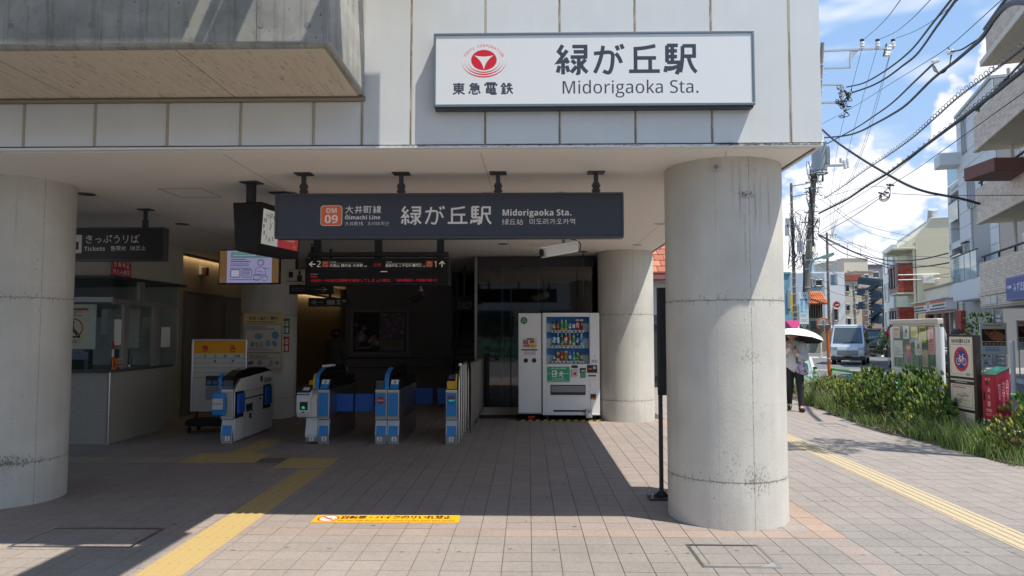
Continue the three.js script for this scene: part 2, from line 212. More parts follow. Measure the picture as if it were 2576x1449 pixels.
  放: 'M24 4 24 20;M4 22 48 22;M22 22 Q20 74 4 94;M20 46 42 46 Q42 86 34 92 L26 90;M64 4 Q60 30 48 48;M60 26 98 26;M88 26 Q80 76 46 96;M58 36 Q72 78 98 94', 置: 'M10 6 90 6 90 26 10 26 Z;M36 6 36 26;M64 6 64 26;M6 38 94 38;M52 28 50 48;M28 48 80 48 80 84 28 84 Z;M28 60 80 60;M28 72 80 72;M10 46 10 94 94 94', 区: 'M92 10 10 10 10 92 94 92;M74 22 Q60 62 22 80;M26 30 Q56 46 80 78', 域: 'M4 34 34 34;M19 6 19 78;M2 84 36 74;M38 24 98 24;M42 40 64 40 64 62 42 62 Z;M38 84 66 76;M70 4 Q74 72 94 94 L98 80;M92 40 Q82 74 56 94;M82 6 92 14',
  消: 'M8 8 20 18;M4 36 16 44;M6 92 22 64;M62 4 62 36;M38 10 46 26;M88 10 78 26;M38 38 38 96;M38 38 88 38 88 88 Q88 96 76 94;M38 56 88 56;M38 72 88 72', 火: 'M20 28 30 52;M80 24 68 48;M50 4 Q52 66 8 95;M52 46 Q64 80 94 95', 器: 'M10 6 42 6 42 30 10 30 Z;M58 6 90 6 90 30 58 30 Z;M6 46 94 46;M48 32 Q44 56 6 64;M52 46 Q66 60 94 64;M10 70 42 70 42 94 10 94 Z;M58 70 90 70 90 94 58 94 Z', 目: 'M20 6 80 6 80 94 20 94 Z;M20 35 80 35;M20 64 80 64', 黒: 'M16 8 84 8 84 44 16 44 Z;M16 26 84 26;M50 8 50 72;M12 57 88 57;M4 72 96 72;M16 80 8 96;M38 80 40 94;M60 80 64 94;M82 80 92 94', 米: 'M16 10 28 36;M82 10 70 36;M50 3 50 98;M4 48 96 48;M48 50 6 88;M52 50 94 86', 粉: '@米 2 4 44 92;@分 46 4 52 92', 末: 'M6 24 94 24;M14 46 86 46;M50 3 50 98;M48 48 6 88;M52 48 95 88',
  あ: 'M16 20 82 18;M44 4 Q42 60 54 84;M70 34 Q54 84 24 88 Q4 78 30 56 Q70 36 88 58 Q92 86 58 94', お: 'M10 28 66 26;M36 4 36 86 Q16 96 12 78 Q30 52 70 54 Q96 70 66 92;M76 16 92 34', ぞ: 'M24 12 70 12 16 44 88 38 Q44 52 46 74 Q52 92 80 90;M78 4 84 16;M92 2 98 12', ら: 'M34 6 64 18;M24 30 20 68 Q54 42 78 58 Q86 86 38 94', 整: 'M6 10 48 10;M26 2 26 52;M10 20 42 20 42 36 10 36 Z;M66 2 54 28;M60 16 98 16;M88 18 56 52;M64 28 96 52;M10 60 90 60;M50 60 50 94;M50 76 80 76;M24 74 24 94;M4 94 96 94', 形: 'M4 10 56 10;M2 44 58 44;M20 10 Q20 72 4 94;M42 10 42 96;M92 6 62 28;M94 36 62 58;M98 64 Q84 86 58 96', 外: 'M26 4 Q20 34 4 52;M24 22 50 22 Q44 70 6 94;M18 46 34 60;M70 4 70 98;M72 40 96 58', 科: 'M42 6 8 16;M4 34 50 34;M26 12 26 98;M24 38 4 70;M28 40 48 60;M62 14 74 26;M58 38 72 50;M50 70 98 60;M84 4 84 98',
  ず: 'M6 22 94 20;M54 4 54 56 Q34 70 34 48 Q44 36 56 50 Q56 86 34 96;M80 4 86 12;M92 3 97 11', ほ: 'M16 8 Q8 50 16 92;M40 14 90 14;M40 40 92 40;M66 14 66 76 Q50 96 38 82 Q44 68 68 76 L90 90', 艮: 'M16 8 82 8 82 46 16 46;M16 27 82 27;M16 8 16 92 48 82;M50 46 Q64 78 96 94;M86 56 64 70', 銀: '@金 2 3 46 94;@艮 48 3 50 94', 行: 'M32 4 6 30;M34 30 4 60;M20 50 20 98;M46 14 94 14;M42 42 98 42;M76 42 76 88 Q76 96 60 92', ん: 'M50 6 12 92 Q40 44 52 62 Q54 94 70 90 L92 64', な: 'M6 24 52 22;M32 4 8 58;M70 16 92 30;M60 42 62 76 Q44 96 34 82 Q40 66 64 76 L88 92',
  ち: 'M10 24 88 20;M44 4 26 54 Q60 36 80 52 Q88 82 36 94', め: 'M20 16 Q28 60 50 84;M66 6 Q50 86 20 86 Q4 70 32 44 Q70 22 88 48 Q92 84 56 94', る: 'M22 10 74 10 16 60 Q66 34 84 58 Q84 94 50 92 Q30 84 44 76 Q58 74 62 90', も: 'M44 4 36 76 Q40 94 70 90 Q90 80 82 58;M12 28 72 28;M10 52 70 52', し: 'M30 6 28 70 Q34 96 64 90 Q80 80 86 66', て: 'M8 18 88 14 Q44 34 46 64 Q52 90 76 90', ま: 'M16 22 84 22;M18 46 82 46;M52 4 52 76 Q36 98 22 84 Q30 68 54 76 L82 92', た: 'M8 26 54 24;M32 4 8 92;M54 46 86 44;M50 70 Q54 92 92 88', は: 'M16 8 Q8 50 16 92;M38 32 92 30;M66 8 66 76 Q50 96 38 82 Q44 68 68 76 L92 90', に: 'M18 8 Q10 50 18 92;M46 24 88 22;M44 62 Q46 88 92 84', を: 'M14 20 80 18;M48 4 20 54 Q50 38 56 64;M86 40 Q34 62 36 84 Q44 96 80 92',
  定: 'M50 3 50 14;M8 30 8 16 92 16 92 28;M22 38 80 38;M52 38 52 88;M52 62 82 62;M28 52 Q24 80 6 94;M22 74 Q40 94 96 92', 期: 'M4 20 50 20;M14 6 14 72;M40 6 40 72;M14 38 40 38;M14 54 40 54;M2 72 52 72;M18 78 6 94;M36 78 46 92;M62 8 62 60 Q62 80 52 96;M62 8 94 8 94 88 Q94 96 84 94;M62 34 94 34;M62 58 94 58', 券: 'M26 6 34 18;M74 6 66 18;M16 24 84 24;M6 42 94 42;M50 4 Q46 40 6 68;M58 44 Q74 62 94 68;M26 62 72 62 Q70 92 56 94;M46 62 Q40 86 20 96', 紛: '@糸 2 2 44 96;@分 46 4 52 92', 再: 'M8 10 92 10;M20 26 80 26;M20 26 20 96;M80 26 80 88 Q80 96 66 94;M20 46 80 46;M4 66 96 66;M50 10 50 66', 発: 'M8 12 40 12 Q30 40 4 54;M14 28 24 36;M62 6 Q74 36 96 50;M86 12 70 26;M96 26 80 38;M24 50 78 50;M10 68 90 68;M38 50 Q38 84 8 96;M64 50 64 88 Q66 96 92 92 L94 80', 取: 'M4 8 54 8;M14 8 14 78;M42 8 42 98;M14 30 42 30;M14 52 42 52;M2 80 56 70;M54 18 92 18 Q84 70 50 94;M58 36 Q72 80 98 94', 扱: '@扌 0 2 40 96;M46 10 82 10 74 40 94 40 Q88 76 44 96;M58 10 Q58 70 38 94;M60 44 Q72 80 98 94', '、': 'M20 72 38 92', '「': 'M90 8 60 8 60 60', '」': 'M10 92 40 92 40 40',
  오: 'O50 30 22;M50 54 50 82;M6 84 94 84', 이: 'O32 48 24;M80 4 80 96', 마: 'M10 20 54 20 54 76 10 76 Z;M76 4 76 96;M76 46 97 46', 치: 'M20 8 46 8;M8 24 60 24 Q50 60 6 78;M36 46 60 76;M80 4 80 96', 선: 'M34 6 Q30 30 6 50;M36 24 58 46;M56 28 80 28;M80 4 80 64;M24 66 24 92 86 92', 미: 'M10 20 54 20 54 76 10 76 Z;M80 4 80 96', 도: 'M80 10 20 10 20 46 82 46;M50 46 50 82;M6 84 94 84', 리: 'M8 16 54 16 54 46 10 46 10 78 60 76;M80 4 80 96', 가: 'M8 18 50 18 Q46 60 6 80;M72 4 72 96;M72 46 96 46', 카: 'M8 18 50 18 Q46 60 6 80;M10 48 46 46;M72 4 72 96;M72 46 96 46', 역: 'O28 28 19;M46 20 78 20;M46 36 78 36;M78 4 78 60;M20 68 78 68 78 97', 매: 'M6 20 42 20 42 76 6 76 Z;M62 8 62 92;M84 4 84 96;M62 46 84 46', 표: 'M14 8 86 8;M34 8 34 42;M66 8 66 42;M10 42 90 42;M34 54 34 82;M66 54 66 82;M6 84 94 84', 소: 'M50 4 Q46 34 14 52;M52 22 86 52;M50 54 50 82;M6 84 94 84',
};
function strokes(g, def, x, y, w, h) {
  for (const piece of def.split(';')) {
    if (piece[0] === '@') { const [n, ...q] = piece.slice(1).split(' '); const [a, b, c, d] = q.map(Number); strokes(g, GL[n], x + a / 100 * w, y + b / 100 * h, c / 100 * w, d / 100 * h); continue; }
    g.beginPath();
    if (piece[0] === 'O') { const [a, b, r] = piece.slice(1).split(' ').map(Number); g.ellipse(x + a / 100 * w, y + b / 100 * h, r / 100 * w, r / 100 * h, 0, 0, 7); g.stroke(); continue; }
    const tk = piece.replace(/([MLQZ])/g, ' $1 ').trim().split(/\s+/);
    let mode = 'M', n = [], first = true;
    for (const t of tk) {
      if (/[MLQZ]/.test(t)) { mode = t; n = []; if (t === 'Z') g.closePath(); continue; }
      n.push(Number(t));
      if (mode === 'Q' ? n.length === 4 : n.length === 2) {
        const X = (k) => x + n[k] / 100 * w, Y = (k) => y + n[k] / 100 * h;
        if (mode === 'M' && first) { g.moveTo(X(0), Y(1)); first = false; } else if (mode === 'Q') g.quadraticCurveTo(X(0), Y(1), X(2), Y(3)); else g.lineTo(X(0), Y(1));
        if (mode === 'M') mode = 'L';
        n = [];
      }
    }
    g.stroke();
  }
}
// writes a line: x, y = left end and top of the em box; size in pixels; wt = stroke width in % of the size; sx squeezes
function say(g, text, x, y, size, wt = 8, opt = {}) {
  const sx = opt.sx ?? 1, gap = (opt.gap ?? 0.02) * size, font = opt.font ?? (wt > 9.5 ? 'bold ' : '') ;
  g.lineWidth = size * wt / 100; g.lineCap = 'butt'; g.lineJoin = 'miter'; g.miterLimit = 3;
  if (opt.vertical) { for (const ch of text) { if (GL[ch]) strokes(g, GL[ch], x, y, size * sx, size); else if (ch !== ' ') { g.font = `${font}${size}px sans-serif`; g.textBaseline = 'alphabetic'; g.textAlign = 'left'; g.fillText(ch, x + size * 0.2, y + size * 0.85); } y += size * (opt.pitch ?? 1.04); } return y; }
  for (const ch of text) {
    if (GL[ch]) { strokes(g, GL[ch], x + 0.02 * size, y + 0.02 * size, size * sx * 0.96, size * 0.96); x += size * sx + gap; } else if (ch === '　') x += size * sx * (opt.space ?? 0.6);
    else { g.font = `${font}${size}px sans-serif`; g.textBaseline = 'alphabetic'; g.textAlign = 'left'; g.save(); g.translate(x, y + size * 0.88); g.scale(sx, 1); g.fillText(ch, 0, 0); g.restore(); x += g.measureText(ch).width * sx + gap * 0.2; }
  }
  return x;
}
function ink(g, c) { g.fillStyle = g.strokeStyle = c; return g; }
function latin(g, text, x, y, size, width, bold) { g.font = `${bold ? 'bold ' : ''}${size}px sans-serif`; g.textAlign = 'left'; g.textBaseline = 'alphabetic'; const w = g.measureText(text).width, k = width ? width / w : 1; g.save(); g.translate(x, y); g.scale(k, 1); g.fillText(text, 0, 0); g.restore(); return w * k; }
// rows of unreadably small print
function smallPrint(g, x, y, w, h, rows, seed, c) { const R = rng(seed); g.fillStyle = c; const p = h / rows; for (let r = 0; r < rows; r++) { let q = x; const end = x + w * (0.6 + 0.4 * R()); while (q < end) { const l = p * (0.3 + R() * 0.6); g.fillRect(q, y + r * p, l * 0.75, p * 0.42); q += l; } } }
// ================================================================ GROUND AND PAVING
const CEIL = 2.961, FD = 5.47, RX = 2.247;
const asphalt = dataTex(1024, (u, v) => { const a = fbm(u * 5, v * 5, 61, 5, 5), b = vnoise(u * 340, v * 340, 62, 340), c = vnoise(u * 170, v * 170, 66, 170); const q = 0.145 * (0.75 + 0.4 * a) * (0.8 + 0.25 * b + 0.2 * c); return [q * 1.02, q, q * 0.97]; }, true, 0.35);
M.asphalt = std([1, 1, 1], 0.92, 0, { map: asphalt, bumpMap: withRepeat(fine, 3), bumpScale: 0.002 });
{
  const g = new THREE.PlaneGeometry(900, 900).rotateX(-Math.PI / 2).translate(0, -0.03, -100);
  tag(part('ground', g, M.asphalt, null, { uv: true }), null, null, null, 'structure');
}
// paving: ribbed clay tiles 200 x 200 mm, every tile its own piece with an open joint
const ribs = canvasTex(512, 512, (g) => { g.fillStyle = '#777'; g.fillRect(0, 0, 512, 512); const R = rng(5); for (let i = 0; i < 24; i++) { const x = i * 512 / 24; const gr = g.createLinearGradient(x, 0, x + 512 / 24, 0); gr.addColorStop(0, '#1c1c1c'); gr.addColorStop(0.3, '#e0e0e0'); gr.addColorStop(0.7, '#e0e0e0'); gr.addColorStop(1, '#1c1c1c'); g.fillStyle = gr; g.fillRect(x, 0, 512 / 24 + 1, 512); } for (let i = 0; i < 2600; i++) { g.fillStyle = R() < 0.5 ? 'rgba(0,0,0,.35)' : 'rgba(255,255,255,.25)'; g.fillRect(R() * 512, R() * 512, 2 + R() * 4, 1 + R() * 3); } }, { data: true, repeat: true });
ribs.repeat.set(5.02, 5.02);
const tileMap = dataTex(1024, (u, v) => { const a = fbm(u * 4, v * 4, 71, 5, 4), b = vnoise(u * 256, v * 256, 72, 256), c = vnoise(u * 96, v * 96, 75, 96); const q = 0.83 + 0.14 * a + 0.2 * (b - 0.5) + 0.14 * (c - 0.5); return [q, q * 0.995, q * 0.985]; }, true, 0.62);
{ const d = tileMap.image.data, R = rng(57); for (let i = 0; i < 70; i++) { const cx = R() * 1024, cy = R() * 1024, r = i < 14 ? 5 + R() * 9 : 1 + R() * 3, k = R() < 0.7 ? 0.62 + 0.25 * R() : 1.08; for (let y = -r; y <= r; y++) for (let x = -r; x <= r; x++) if (x * x + y * y < r * r * (0.6 + 0.4 * hash2(x | 0, y | 0, i))) { const o = (((cy + y + 1024) & 1023) * 1024 + ((cx + x + 1024) & 1023)) * 4; for (let c = 0; c < 3; c++) d[o + c] = Math.min(255, d[o + c] * k); } } }
M.paving = std([1, 1, 1], 0.74, 0, { map: tileMap, vertexColors: true, bumpMap: ribs, bumpScale: 0.0016 });
M.pavingRough = std([1, 1, 1], 0.86, 0, { map: tileMap, vertexColors: true, bumpMap: withRepeat(fine, 9), bumpScale: 0.0022 });
const walkEdge = (d) => 5.52 + 0.16 * Math.sin(d * 0.9) * 0.3 + (d > 12 ? (d - 12) * 0.095 : 0) + (d < 9 ? (9 - d) * 0.35 : 0);   // where the planting begins
const pavement = new THREE.Group(); pavement.name = 'pavement'; pavement.userData.kind = 'structure'; scene.add(pavement);
{
  part('bedding', bD(-7, 9.2, -0.028, -0.006, 2.2, 22), std([0.08, 0.07, 0.062], 0.95), pavement, { uv: true });
  const T = 0.199, gap = 0.005, R = rng(31), all = [], rough = [];
  const fr = new THREE.Frustum().setFromProjectionMatrix(new THREE.Matrix4().multiplyMatrices(camera.projectionMatrix, new THREE.Matrix4().copy(camera.matrixWorld).invert()));
  camera.updateProjectionMatrix();
  fr.setFromProjectionMatrix(new THREE.Matrix4().multiplyMatrices(camera.projectionMatrix, new THREE.Matrix4().copy(camera.matrixWorld).invert()));
  for (let j = -10; j < 92; j++) for (let i = -34; i < 46; i++) {
    const x0 = 0.024 + i * T, d0 = 4.973 + j * T - 4 * T, xc = x0 + T / 2, dc = d0 + T / 2;
    if (xc < -6.6 || dc > 21.6 || dc < 2.6) continue;
    if (xc > walkEdge(dc) || (dc > 12.9 && xc < 2.4 && xc > -0.9)) continue;
    if (dc > 17.2 && xc < 2.4) continue;
    const front = dc < 5.66 && xc < 2.3, side = xc > 2.36;
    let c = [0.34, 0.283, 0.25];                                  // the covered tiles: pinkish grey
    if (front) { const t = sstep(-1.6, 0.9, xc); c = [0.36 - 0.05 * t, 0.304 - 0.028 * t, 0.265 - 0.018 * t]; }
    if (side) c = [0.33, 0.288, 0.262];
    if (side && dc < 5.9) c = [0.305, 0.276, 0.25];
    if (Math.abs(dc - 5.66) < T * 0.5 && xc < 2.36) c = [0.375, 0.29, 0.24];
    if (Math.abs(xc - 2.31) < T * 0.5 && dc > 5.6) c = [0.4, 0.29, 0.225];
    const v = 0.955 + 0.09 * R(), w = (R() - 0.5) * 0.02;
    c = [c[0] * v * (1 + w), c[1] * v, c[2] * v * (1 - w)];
    const h = -0.0012 * R();
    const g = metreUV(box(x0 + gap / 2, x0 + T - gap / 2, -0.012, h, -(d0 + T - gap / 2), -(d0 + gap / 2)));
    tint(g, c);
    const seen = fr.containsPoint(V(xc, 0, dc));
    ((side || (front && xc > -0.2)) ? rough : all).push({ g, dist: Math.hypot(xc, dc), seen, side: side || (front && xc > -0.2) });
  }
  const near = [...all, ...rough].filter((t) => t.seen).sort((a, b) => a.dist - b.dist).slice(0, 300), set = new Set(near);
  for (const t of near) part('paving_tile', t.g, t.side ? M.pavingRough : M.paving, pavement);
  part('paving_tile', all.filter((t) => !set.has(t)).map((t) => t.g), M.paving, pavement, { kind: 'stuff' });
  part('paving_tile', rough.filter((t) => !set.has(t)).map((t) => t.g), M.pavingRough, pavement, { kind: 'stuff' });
}
// tactile tiles: 300 mm plates with four raised bars, or 5 x 5 studs
function tactilePlate(x, d, turn, dots, m) {
  const g = [rbox(-0.149, 0.149, -0.012, 0.0035, -0.149, 0.149, 0.003, 1)];
  if (dots) for (let i = 0; i < 5; i++) for (let j = 0; j < 5; j++) g.push(new THREE.CylinderGeometry(0.012, 0.017, 0.006, 8).translate(-0.12 + i * 0.06, 0.006, -0.12 + j * 0.06));
  else for (let i = 0; i < 4; i++) g.push(rbox(-0.1275 + i * 0.075, -0.0975 + i * 0.075, 0.001, 0.0085, -0.138, 0.138, 0.004, 1));
  const q = merged(g); metreUV(q, 1, [x, d]); q.rotateY(turn).translate(x, 0, -d);
  part('tactile_tile', q, m, pavement);
}
M.tactileWorn = std([0.31, 0.26, 0.19], 0.8, 0, { bumpMap: withRepeat(fine, 6), bumpScale: 0.0008 });
M.tactilePale = std([0.47, 0.385, 0.25], 0.75, 0, { bumpMap: withRepeat(fine, 6), bumpScale: 0.0008 });
for (let i = 0; i < 18; i++) { const d = 3.2 + i * 0.3015; if (d < 8.25) tactilePlate(-2.36 - 0.0185 * (d - 4.4), d, 0.0185, false, M.tactile); }
for (let i = 0; i < 2; i++) for (let j = 0; j < 2; j++) tactilePlate(-2.46 - i * 0.301, 8.415 + j * 0.301, 0, true, M.tactile);
for (let i = 0; i < 3; i++) for (let j = 0; j < 2; j++) tactilePlate(-3.4 - i * 0.301, 8.72 + j * 0.301, 0, true, M.tactile);
for (let i = 0; i < 4; i++) tactilePlate(-3.66, 9.32 + i * 0.3015, 0, false, M.tactile);
for (let i = 0; i < 5; i++) tactilePlate(-4.3 - i * 0.301, 8.72, Math.PI / 2, false, M.tactileWorn);
for (let i = 0; i < 2; i++) tactilePlate(-3.09 + i * 0.0, 8.72, Math.PI / 2, false, M.tactileWorn);
for (let i = 0; i < 6; i++) tactilePlate(-3.66, 12.0 + i * 0.3015, 0, false, M.tactileWorn);
for (let i = 0; i < 58; i++) { const d = 3.9 + i * 0.3015; tactilePlate(3.655 + 0.022 * (d - 5.4), d, -0.022, false, M.tactilePale); }

// ================================================================ THE STATION
const station = thing('station_building', 'white panelled elevated station building carried on round concrete columns', 'building', [-2, 0, -9]);
{
  const Y0 = 2.997, YT = 4.9, top = [-1.285, at(1035, 60, FD).x, at(1221, 40, FD).x, at(1407, 40, FD).x, at(1596, 40, FD).x, at(1787, 40, FD).x, at(1983, 40, FD).x, RX];
  const low = [-7.4, -6.83, -6.26, -5.69, -5.12, -4.55, at(60, 320, FD).x, at(239, 320, FD).x, at(421, 320, FD).x, at(605, 320, FD).x, at(789, 320, FD).x, -1.285];
  const J = 0.0085;
  const R = rng(8);
  const streak = dataTex(512, (u, v) => { const a = fbm(u * 40, v * 2, 141, 4, 0), b = fbm(u * 6, v * 6, 143, 4, 6), c = hash2(u * 512, v * 512, 7); const k = 0.955 + 0.06 * a * b + 0.03 * (b - 0.5) + (c > 0.9994 ? -0.3 : 0); return [k, k * 0.997, k * 0.985]; }, true, 0.9);
  const pm = [0.98, 1, 1.015, 0.99].map((k) => std([0.70 * k, 0.705 * k, 0.69 * k], 0.34, 0, { map: streak, bumpMap: withRepeat(patchy, 0.7), bumpScale: 0.0015 }));
  for (let i = 0; i + 1 < top.length; i++) part('wall_panel', rD(top[i] + J, top[i + 1] - (i === top.length - 2 ? 0 : J), Y0, YT, FD, FD + 0.05, 0.004, 1), pm[i % 4], station, { uv: true });
  for (let i = 0; i + 1 < low.length; i++) part('wall_panel', rD(low[i] + J, low[i + 1] - J, Y0, 3.338, FD, FD + 0.05, 0.004, 1), pm[(i + 1) % 4], station, { uv: true });
  // sealant beads in the joints, with their dirt
  const sealTex = (seed, dirt) => canvasTex(32, 512, (g, w, h) => { g.fillStyle = '#c4b9a4'; g.fillRect(0, 0, w, h); const q = rng(seed); for (let i = 0; i < 60; i++) { g.fillStyle = `rgba(${50 + q() * 40},${42 + q() * 30},${34 + q() * 20},${dirt * (0.15 + 0.5 * q())})`; g.fillRect(q() * w * 0.7, q() * h, 2 + q() * 9, 6 + q() * 90); } });
  const seal = [new THREE.MeshStandardMaterial({ map: sealTex(41, 0.9), roughness: 0.85 }), new THREE.MeshStandardMaterial({ map: sealTex(71, 0.45), roughness: 0.85 })];
  for (let i = 1; i + 1 < top.length; i++) part('sealant_joint', rD(top[i] - J - 0.001, top[i] + J + 0.001, Y0 - 0.004, YT, FD + 0.0012, FD + 0.03, 0.003, 1), seal[i % 2 ? 0 : i % 4 === 0 ? 0 : 1], station);
  for (let i = 1; i + 1 < low.length; i++) part('sealant_joint', cyl(0.0115, 0.0115, 0.336, low[i], Y0 - 0.002, -FD - 0.002, 10), M.joint, station);
  part('sealant_joint', rD(-1.2935, -1.2765, Y0, YT, FD - 0.004, FD + 0.03, 0.003, 1), seal[1], station);
  part('sealant_bead', rod(V(-7.4, 3.357, FD - 0.012), V(-1.26, 3.357, FD - 0.012), 0.02, 10), std([0.36, 0.30, 0.22], 0.85, 0, { map: canvasTex(1024, 32, (g, w, h) => { g.fillStyle = '#fff'; g.fillRect(0, 0, w, h); const q = rng(4); for (let i = 0; i < 160; i++) { g.fillStyle = `rgba(40,28,18,${0.1 + 0.5 * q()})`; g.fillRect(q() * w, 0, 1 + q() * 5, h); } }) }), station);
  part('edge_flashing', [rD(-7.4, RX + 0.004, 2.966, 2.986, FD - 0.012, FD + 0.06, 0.003, 1)], std([0.74, 0.745, 0.73], 0.35), station);
  part('flashing_gap', bD(-7.4, RX - 0.004, 2.983, 2.999, FD + 0.006, FD + 0.05), std([0.06, 0.052, 0.045], 0.95), station);
  // grime creeping out of the gap under the panels
  const grime = canvasTex(2048, 64, (g, w, h) => { g.clearRect(0, 0, w, h); const q = rng(19); for (let i = 0; i < 900; i++) { const x = q() < 0.5 ? w * (0.78 + 0.22 * q()) : w * q(), y = h * (0.3 + 0.4 * q()); g.fillStyle = `rgba(25,20,16,${0.25 * q() + 0.08})`; g.beginPath(); g.ellipse(x, y, 2 + q() * 9, 1.5 + q() * 4, 0, 0, 7); g.fill(); } });
  part('grime', new THREE.PlaneGeometry(3.56, 0.05).translate(RX - 1.79, 2.983, -FD + 0.0145), new THREE.MeshStandardMaterial({ map: grime, transparent: true, roughness: 0.95 }), station);
  part('upper_storey', [bD(-7.4, RX - 0.002, 2.99, 8.6, FD + 0.052, 17.5)], M.panel, station, { uv: true });
  part('side_panel', [bD(RX - 0.002, RX + 0.003, 2.99, 8.6, FD + 0.001, 17.5)], M.panel, station, { uv: true });
  // soffit: the white ceiling over the forecourt, with a groove along the street edge
  part('ceiling', [bD(-7.4, 2.19, CEIL, 2.985, FD + 0.045, 13.4), bD(-6.3, 2.19, CEIL, 2.985, 13.4, 30)], M.soffit, station, { uv: true });
  part('edge_trim', [bD(2.222, RX, CEIL - 0.004, 2.985, FD + 0.06, 17.5)], std([0.7, 0.68, 0.63], 0.6), station, { uv: true });
  part('groove', bD(2.19, 2.226, CEIL + 0.008, 2.985, FD + 0.06, 17.5), std([0.12, 0.1, 0.085], 0.9), station);
  const seam = (a, b) => bar(V(a.x, CEIL - 0.0006, a.d), V(b.x, CEIL - 0.0006, b.d), 0.004, 0.002);
  part('ceiling_seam', [seam({ x: -0.37, d: 5.6 }, { x: -0.28, d: 13.3 }), seam({ x: -2.42, d: 5.6 }, { x: -2.46, d: 13.3 }), seam({ x: 1.73, d: 6.8 }, { x: 1.775, d: 12.5 }), seam({ x: -4.5, d: 7.3 }, { x: -4.53, d: 13 }), seam({ x: 1.55, d: 5.58 }, { x: 1.6, d: 5.8 })], std([0.3, 0.27, 0.24], 0.8), station);
  const hat = (x0, x1, d0, d1) => [bD(x0, x1, CEIL - 0.003, CEIL + 0.001, d0, d0 + 0.006), bD(x0, x1, CEIL - 0.003, CEIL + 0.001, d1 - 0.006, d1), bD(x0, x0 + 0.006, CEIL - 0.003, CEIL + 0.001, d0, d1), bD(x1 - 0.006, x1, CEIL - 0.003, CEIL + 0.001, d0, d1)];
  const hm = std([0.2, 0.18, 0.16], 0.7);
  for (const b of [...hat(-3.65, -3.215, 6.95, 7.42), ...hat(-2.5, -2.0, 10.4, 10.8)]) part('hatch_edge', b, hm, station);
  // the concrete box girder that stands out over the entrance
  const gird = rbox(-7.4, -1.262, 3.376, 5.6, -FD + 0.001, -4.46, 0.035, 1);
  const gt = canvasTex(2048, 1024, (g, w, h) => { g.fillStyle = '#bdbab2'; g.fillRect(0, 0, w, h); const q = rng(33); for (let i = 0; i < 900; i++) { const x = q() * w, y = q() * h, r = 20 + q() * 120; g.fillStyle = q() < 0.55 ? `rgba(92,92,88,${0.02 + 0.05 * q()})` : `rgba(206,202,190,${0.02 + 0.05 * q()})`; g.beginPath(); g.ellipse(x, y, r, r * (0.3 + q()), q() * 3, 0, 7); g.fill(); } for (let i = 0; i < 1500; i++) { const x = (Math.floor(q() * 26) + q() * 0.5) / 26 * w; g.strokeStyle = `rgba(70,68,62,${0.02 + 0.09 * q()})`; g.lineWidth = 1 + q() * 9; const y = q() * h, l = h * (0.05 + 0.3 * q()); g.beginPath(); g.moveTo(x, y); g.lineTo(x + (q() - 0.5) * 8, y + l); g.stroke(); } for (let i = 0; i < 500; i++) { g.fillStyle = `rgba(58,56,52,${0.2 + 0.4 * q()})`; g.beginPath(); g.arc(q() * w, q() * h, 0.8 + q() * 2.4, 0, 7); g.fill(); } }, { repeat: true }); gt.repeat.set(0.26, 0.52);
  part('concrete_girder', gird, std([0.8, 0.8, 0.8], 0.9, 0, { map: gt, bumpMap: withRepeat(fine, 1), bumpScale: 0.0006 }), station, { uv: true });
  part('girder_soffit', bD(-7.36, -1.31, 3.3735, 3.38, 4.51, FD - 0.002), new THREE.MeshStandardMaterial({ roughness: 0.92, map: canvasTex(2048, 512, (g, w, h) => {
    g.fillStyle = '#cfc3b0'; g.fillRect(0, 0, w, h); const q = rng(15);
    for (let i = 0; i < 2200; i++) { const d = q(); g.strokeStyle = d < 0.55 ? `rgba(98,78,54,${0.03 + 0.13 * q()})` : `rgba(228,216,196,${0.03 + 0.12 * q()})`; g.lineWidth = 0.6 + q() * q() * 5; const x = q() * w, y = q() * h, l = h * (0.1 + 0.5 * q()); g.beginPath(); g.moveTo(x, y); g.lineTo(x + (q() - 0.5) * 14, y + l); g.stroke(); }
    for (const x of [0.21, 0.42, 0.63, 0.84]) { g.strokeStyle = 'rgba(60,44,26,.6)'; g.lineWidth = 2.2; g.beginPath(); g.moveTo(x * w, 0); g.lineTo(x * w, h); g.stroke(); }
    for (let i = 0; i < 380; i++) { const x = w * (0.62 + 0.36 * q()), y = q() * h; g.fillStyle = `rgba(48,36,22,${0.05 + 0.25 * q()})`; g.fillRect(x, y, 1 + q() * 3, 6 + q() * 40); }
  }) }), station);
  const holes = []; for (const [px, py] of [[27, 65], [229, 63], [470, 60], [657, 62], [774, 63]]) { const p = at(px, py, 4.46); holes.push(new THREE.CylinderGeometry(0.021, 0.021, 0.004, 20).rotateX(Math.PI / 2).translate(p.x, p.y, -4.4605)); }
  for (const h of holes) part('form_tie_plug', h, std([0.23, 0.225, 0.21], 0.95), station);
  part('girder_joint', [bD(at(774, 90, 4.46).x - 0.33, at(774, 90, 4.46).x - 0.326, 3.41, 5.5, 4.4575, 4.4605)], std([0.16, 0.155, 0.15], 0.9), station);
  // what stands above the entrance out of sight and lets the sun through in strips
  const xo = (g) => g + 0.41 * 5.2, Do = (d) => d - 0.245 * 5.2;
  part('overhead_beam', [bD(xo(-3.27), xo(-2.605), 5.18, 5.22, Do(3.4), Do(5.255)), bD(xo(-2.83), xo(-2.605), 5.18, 5.22, Do(5.255), Do(5.62)), bD(xo(-9), xo(-3.625), 5.18, 5.22, Do(5.3), Do(5.62)), bD(xo(-3.53), xo(-3.479), 5.18, 5.22, Do(5.255), Do(5.62)), bD(xo(-3.457), xo(-3.274), 5.18, 5.22, Do(5.255), Do(5.62)), bD(-8, -1.15, 5.18, 5.22, 0.4, 3.28)], M.concrete, station, { uv: true });
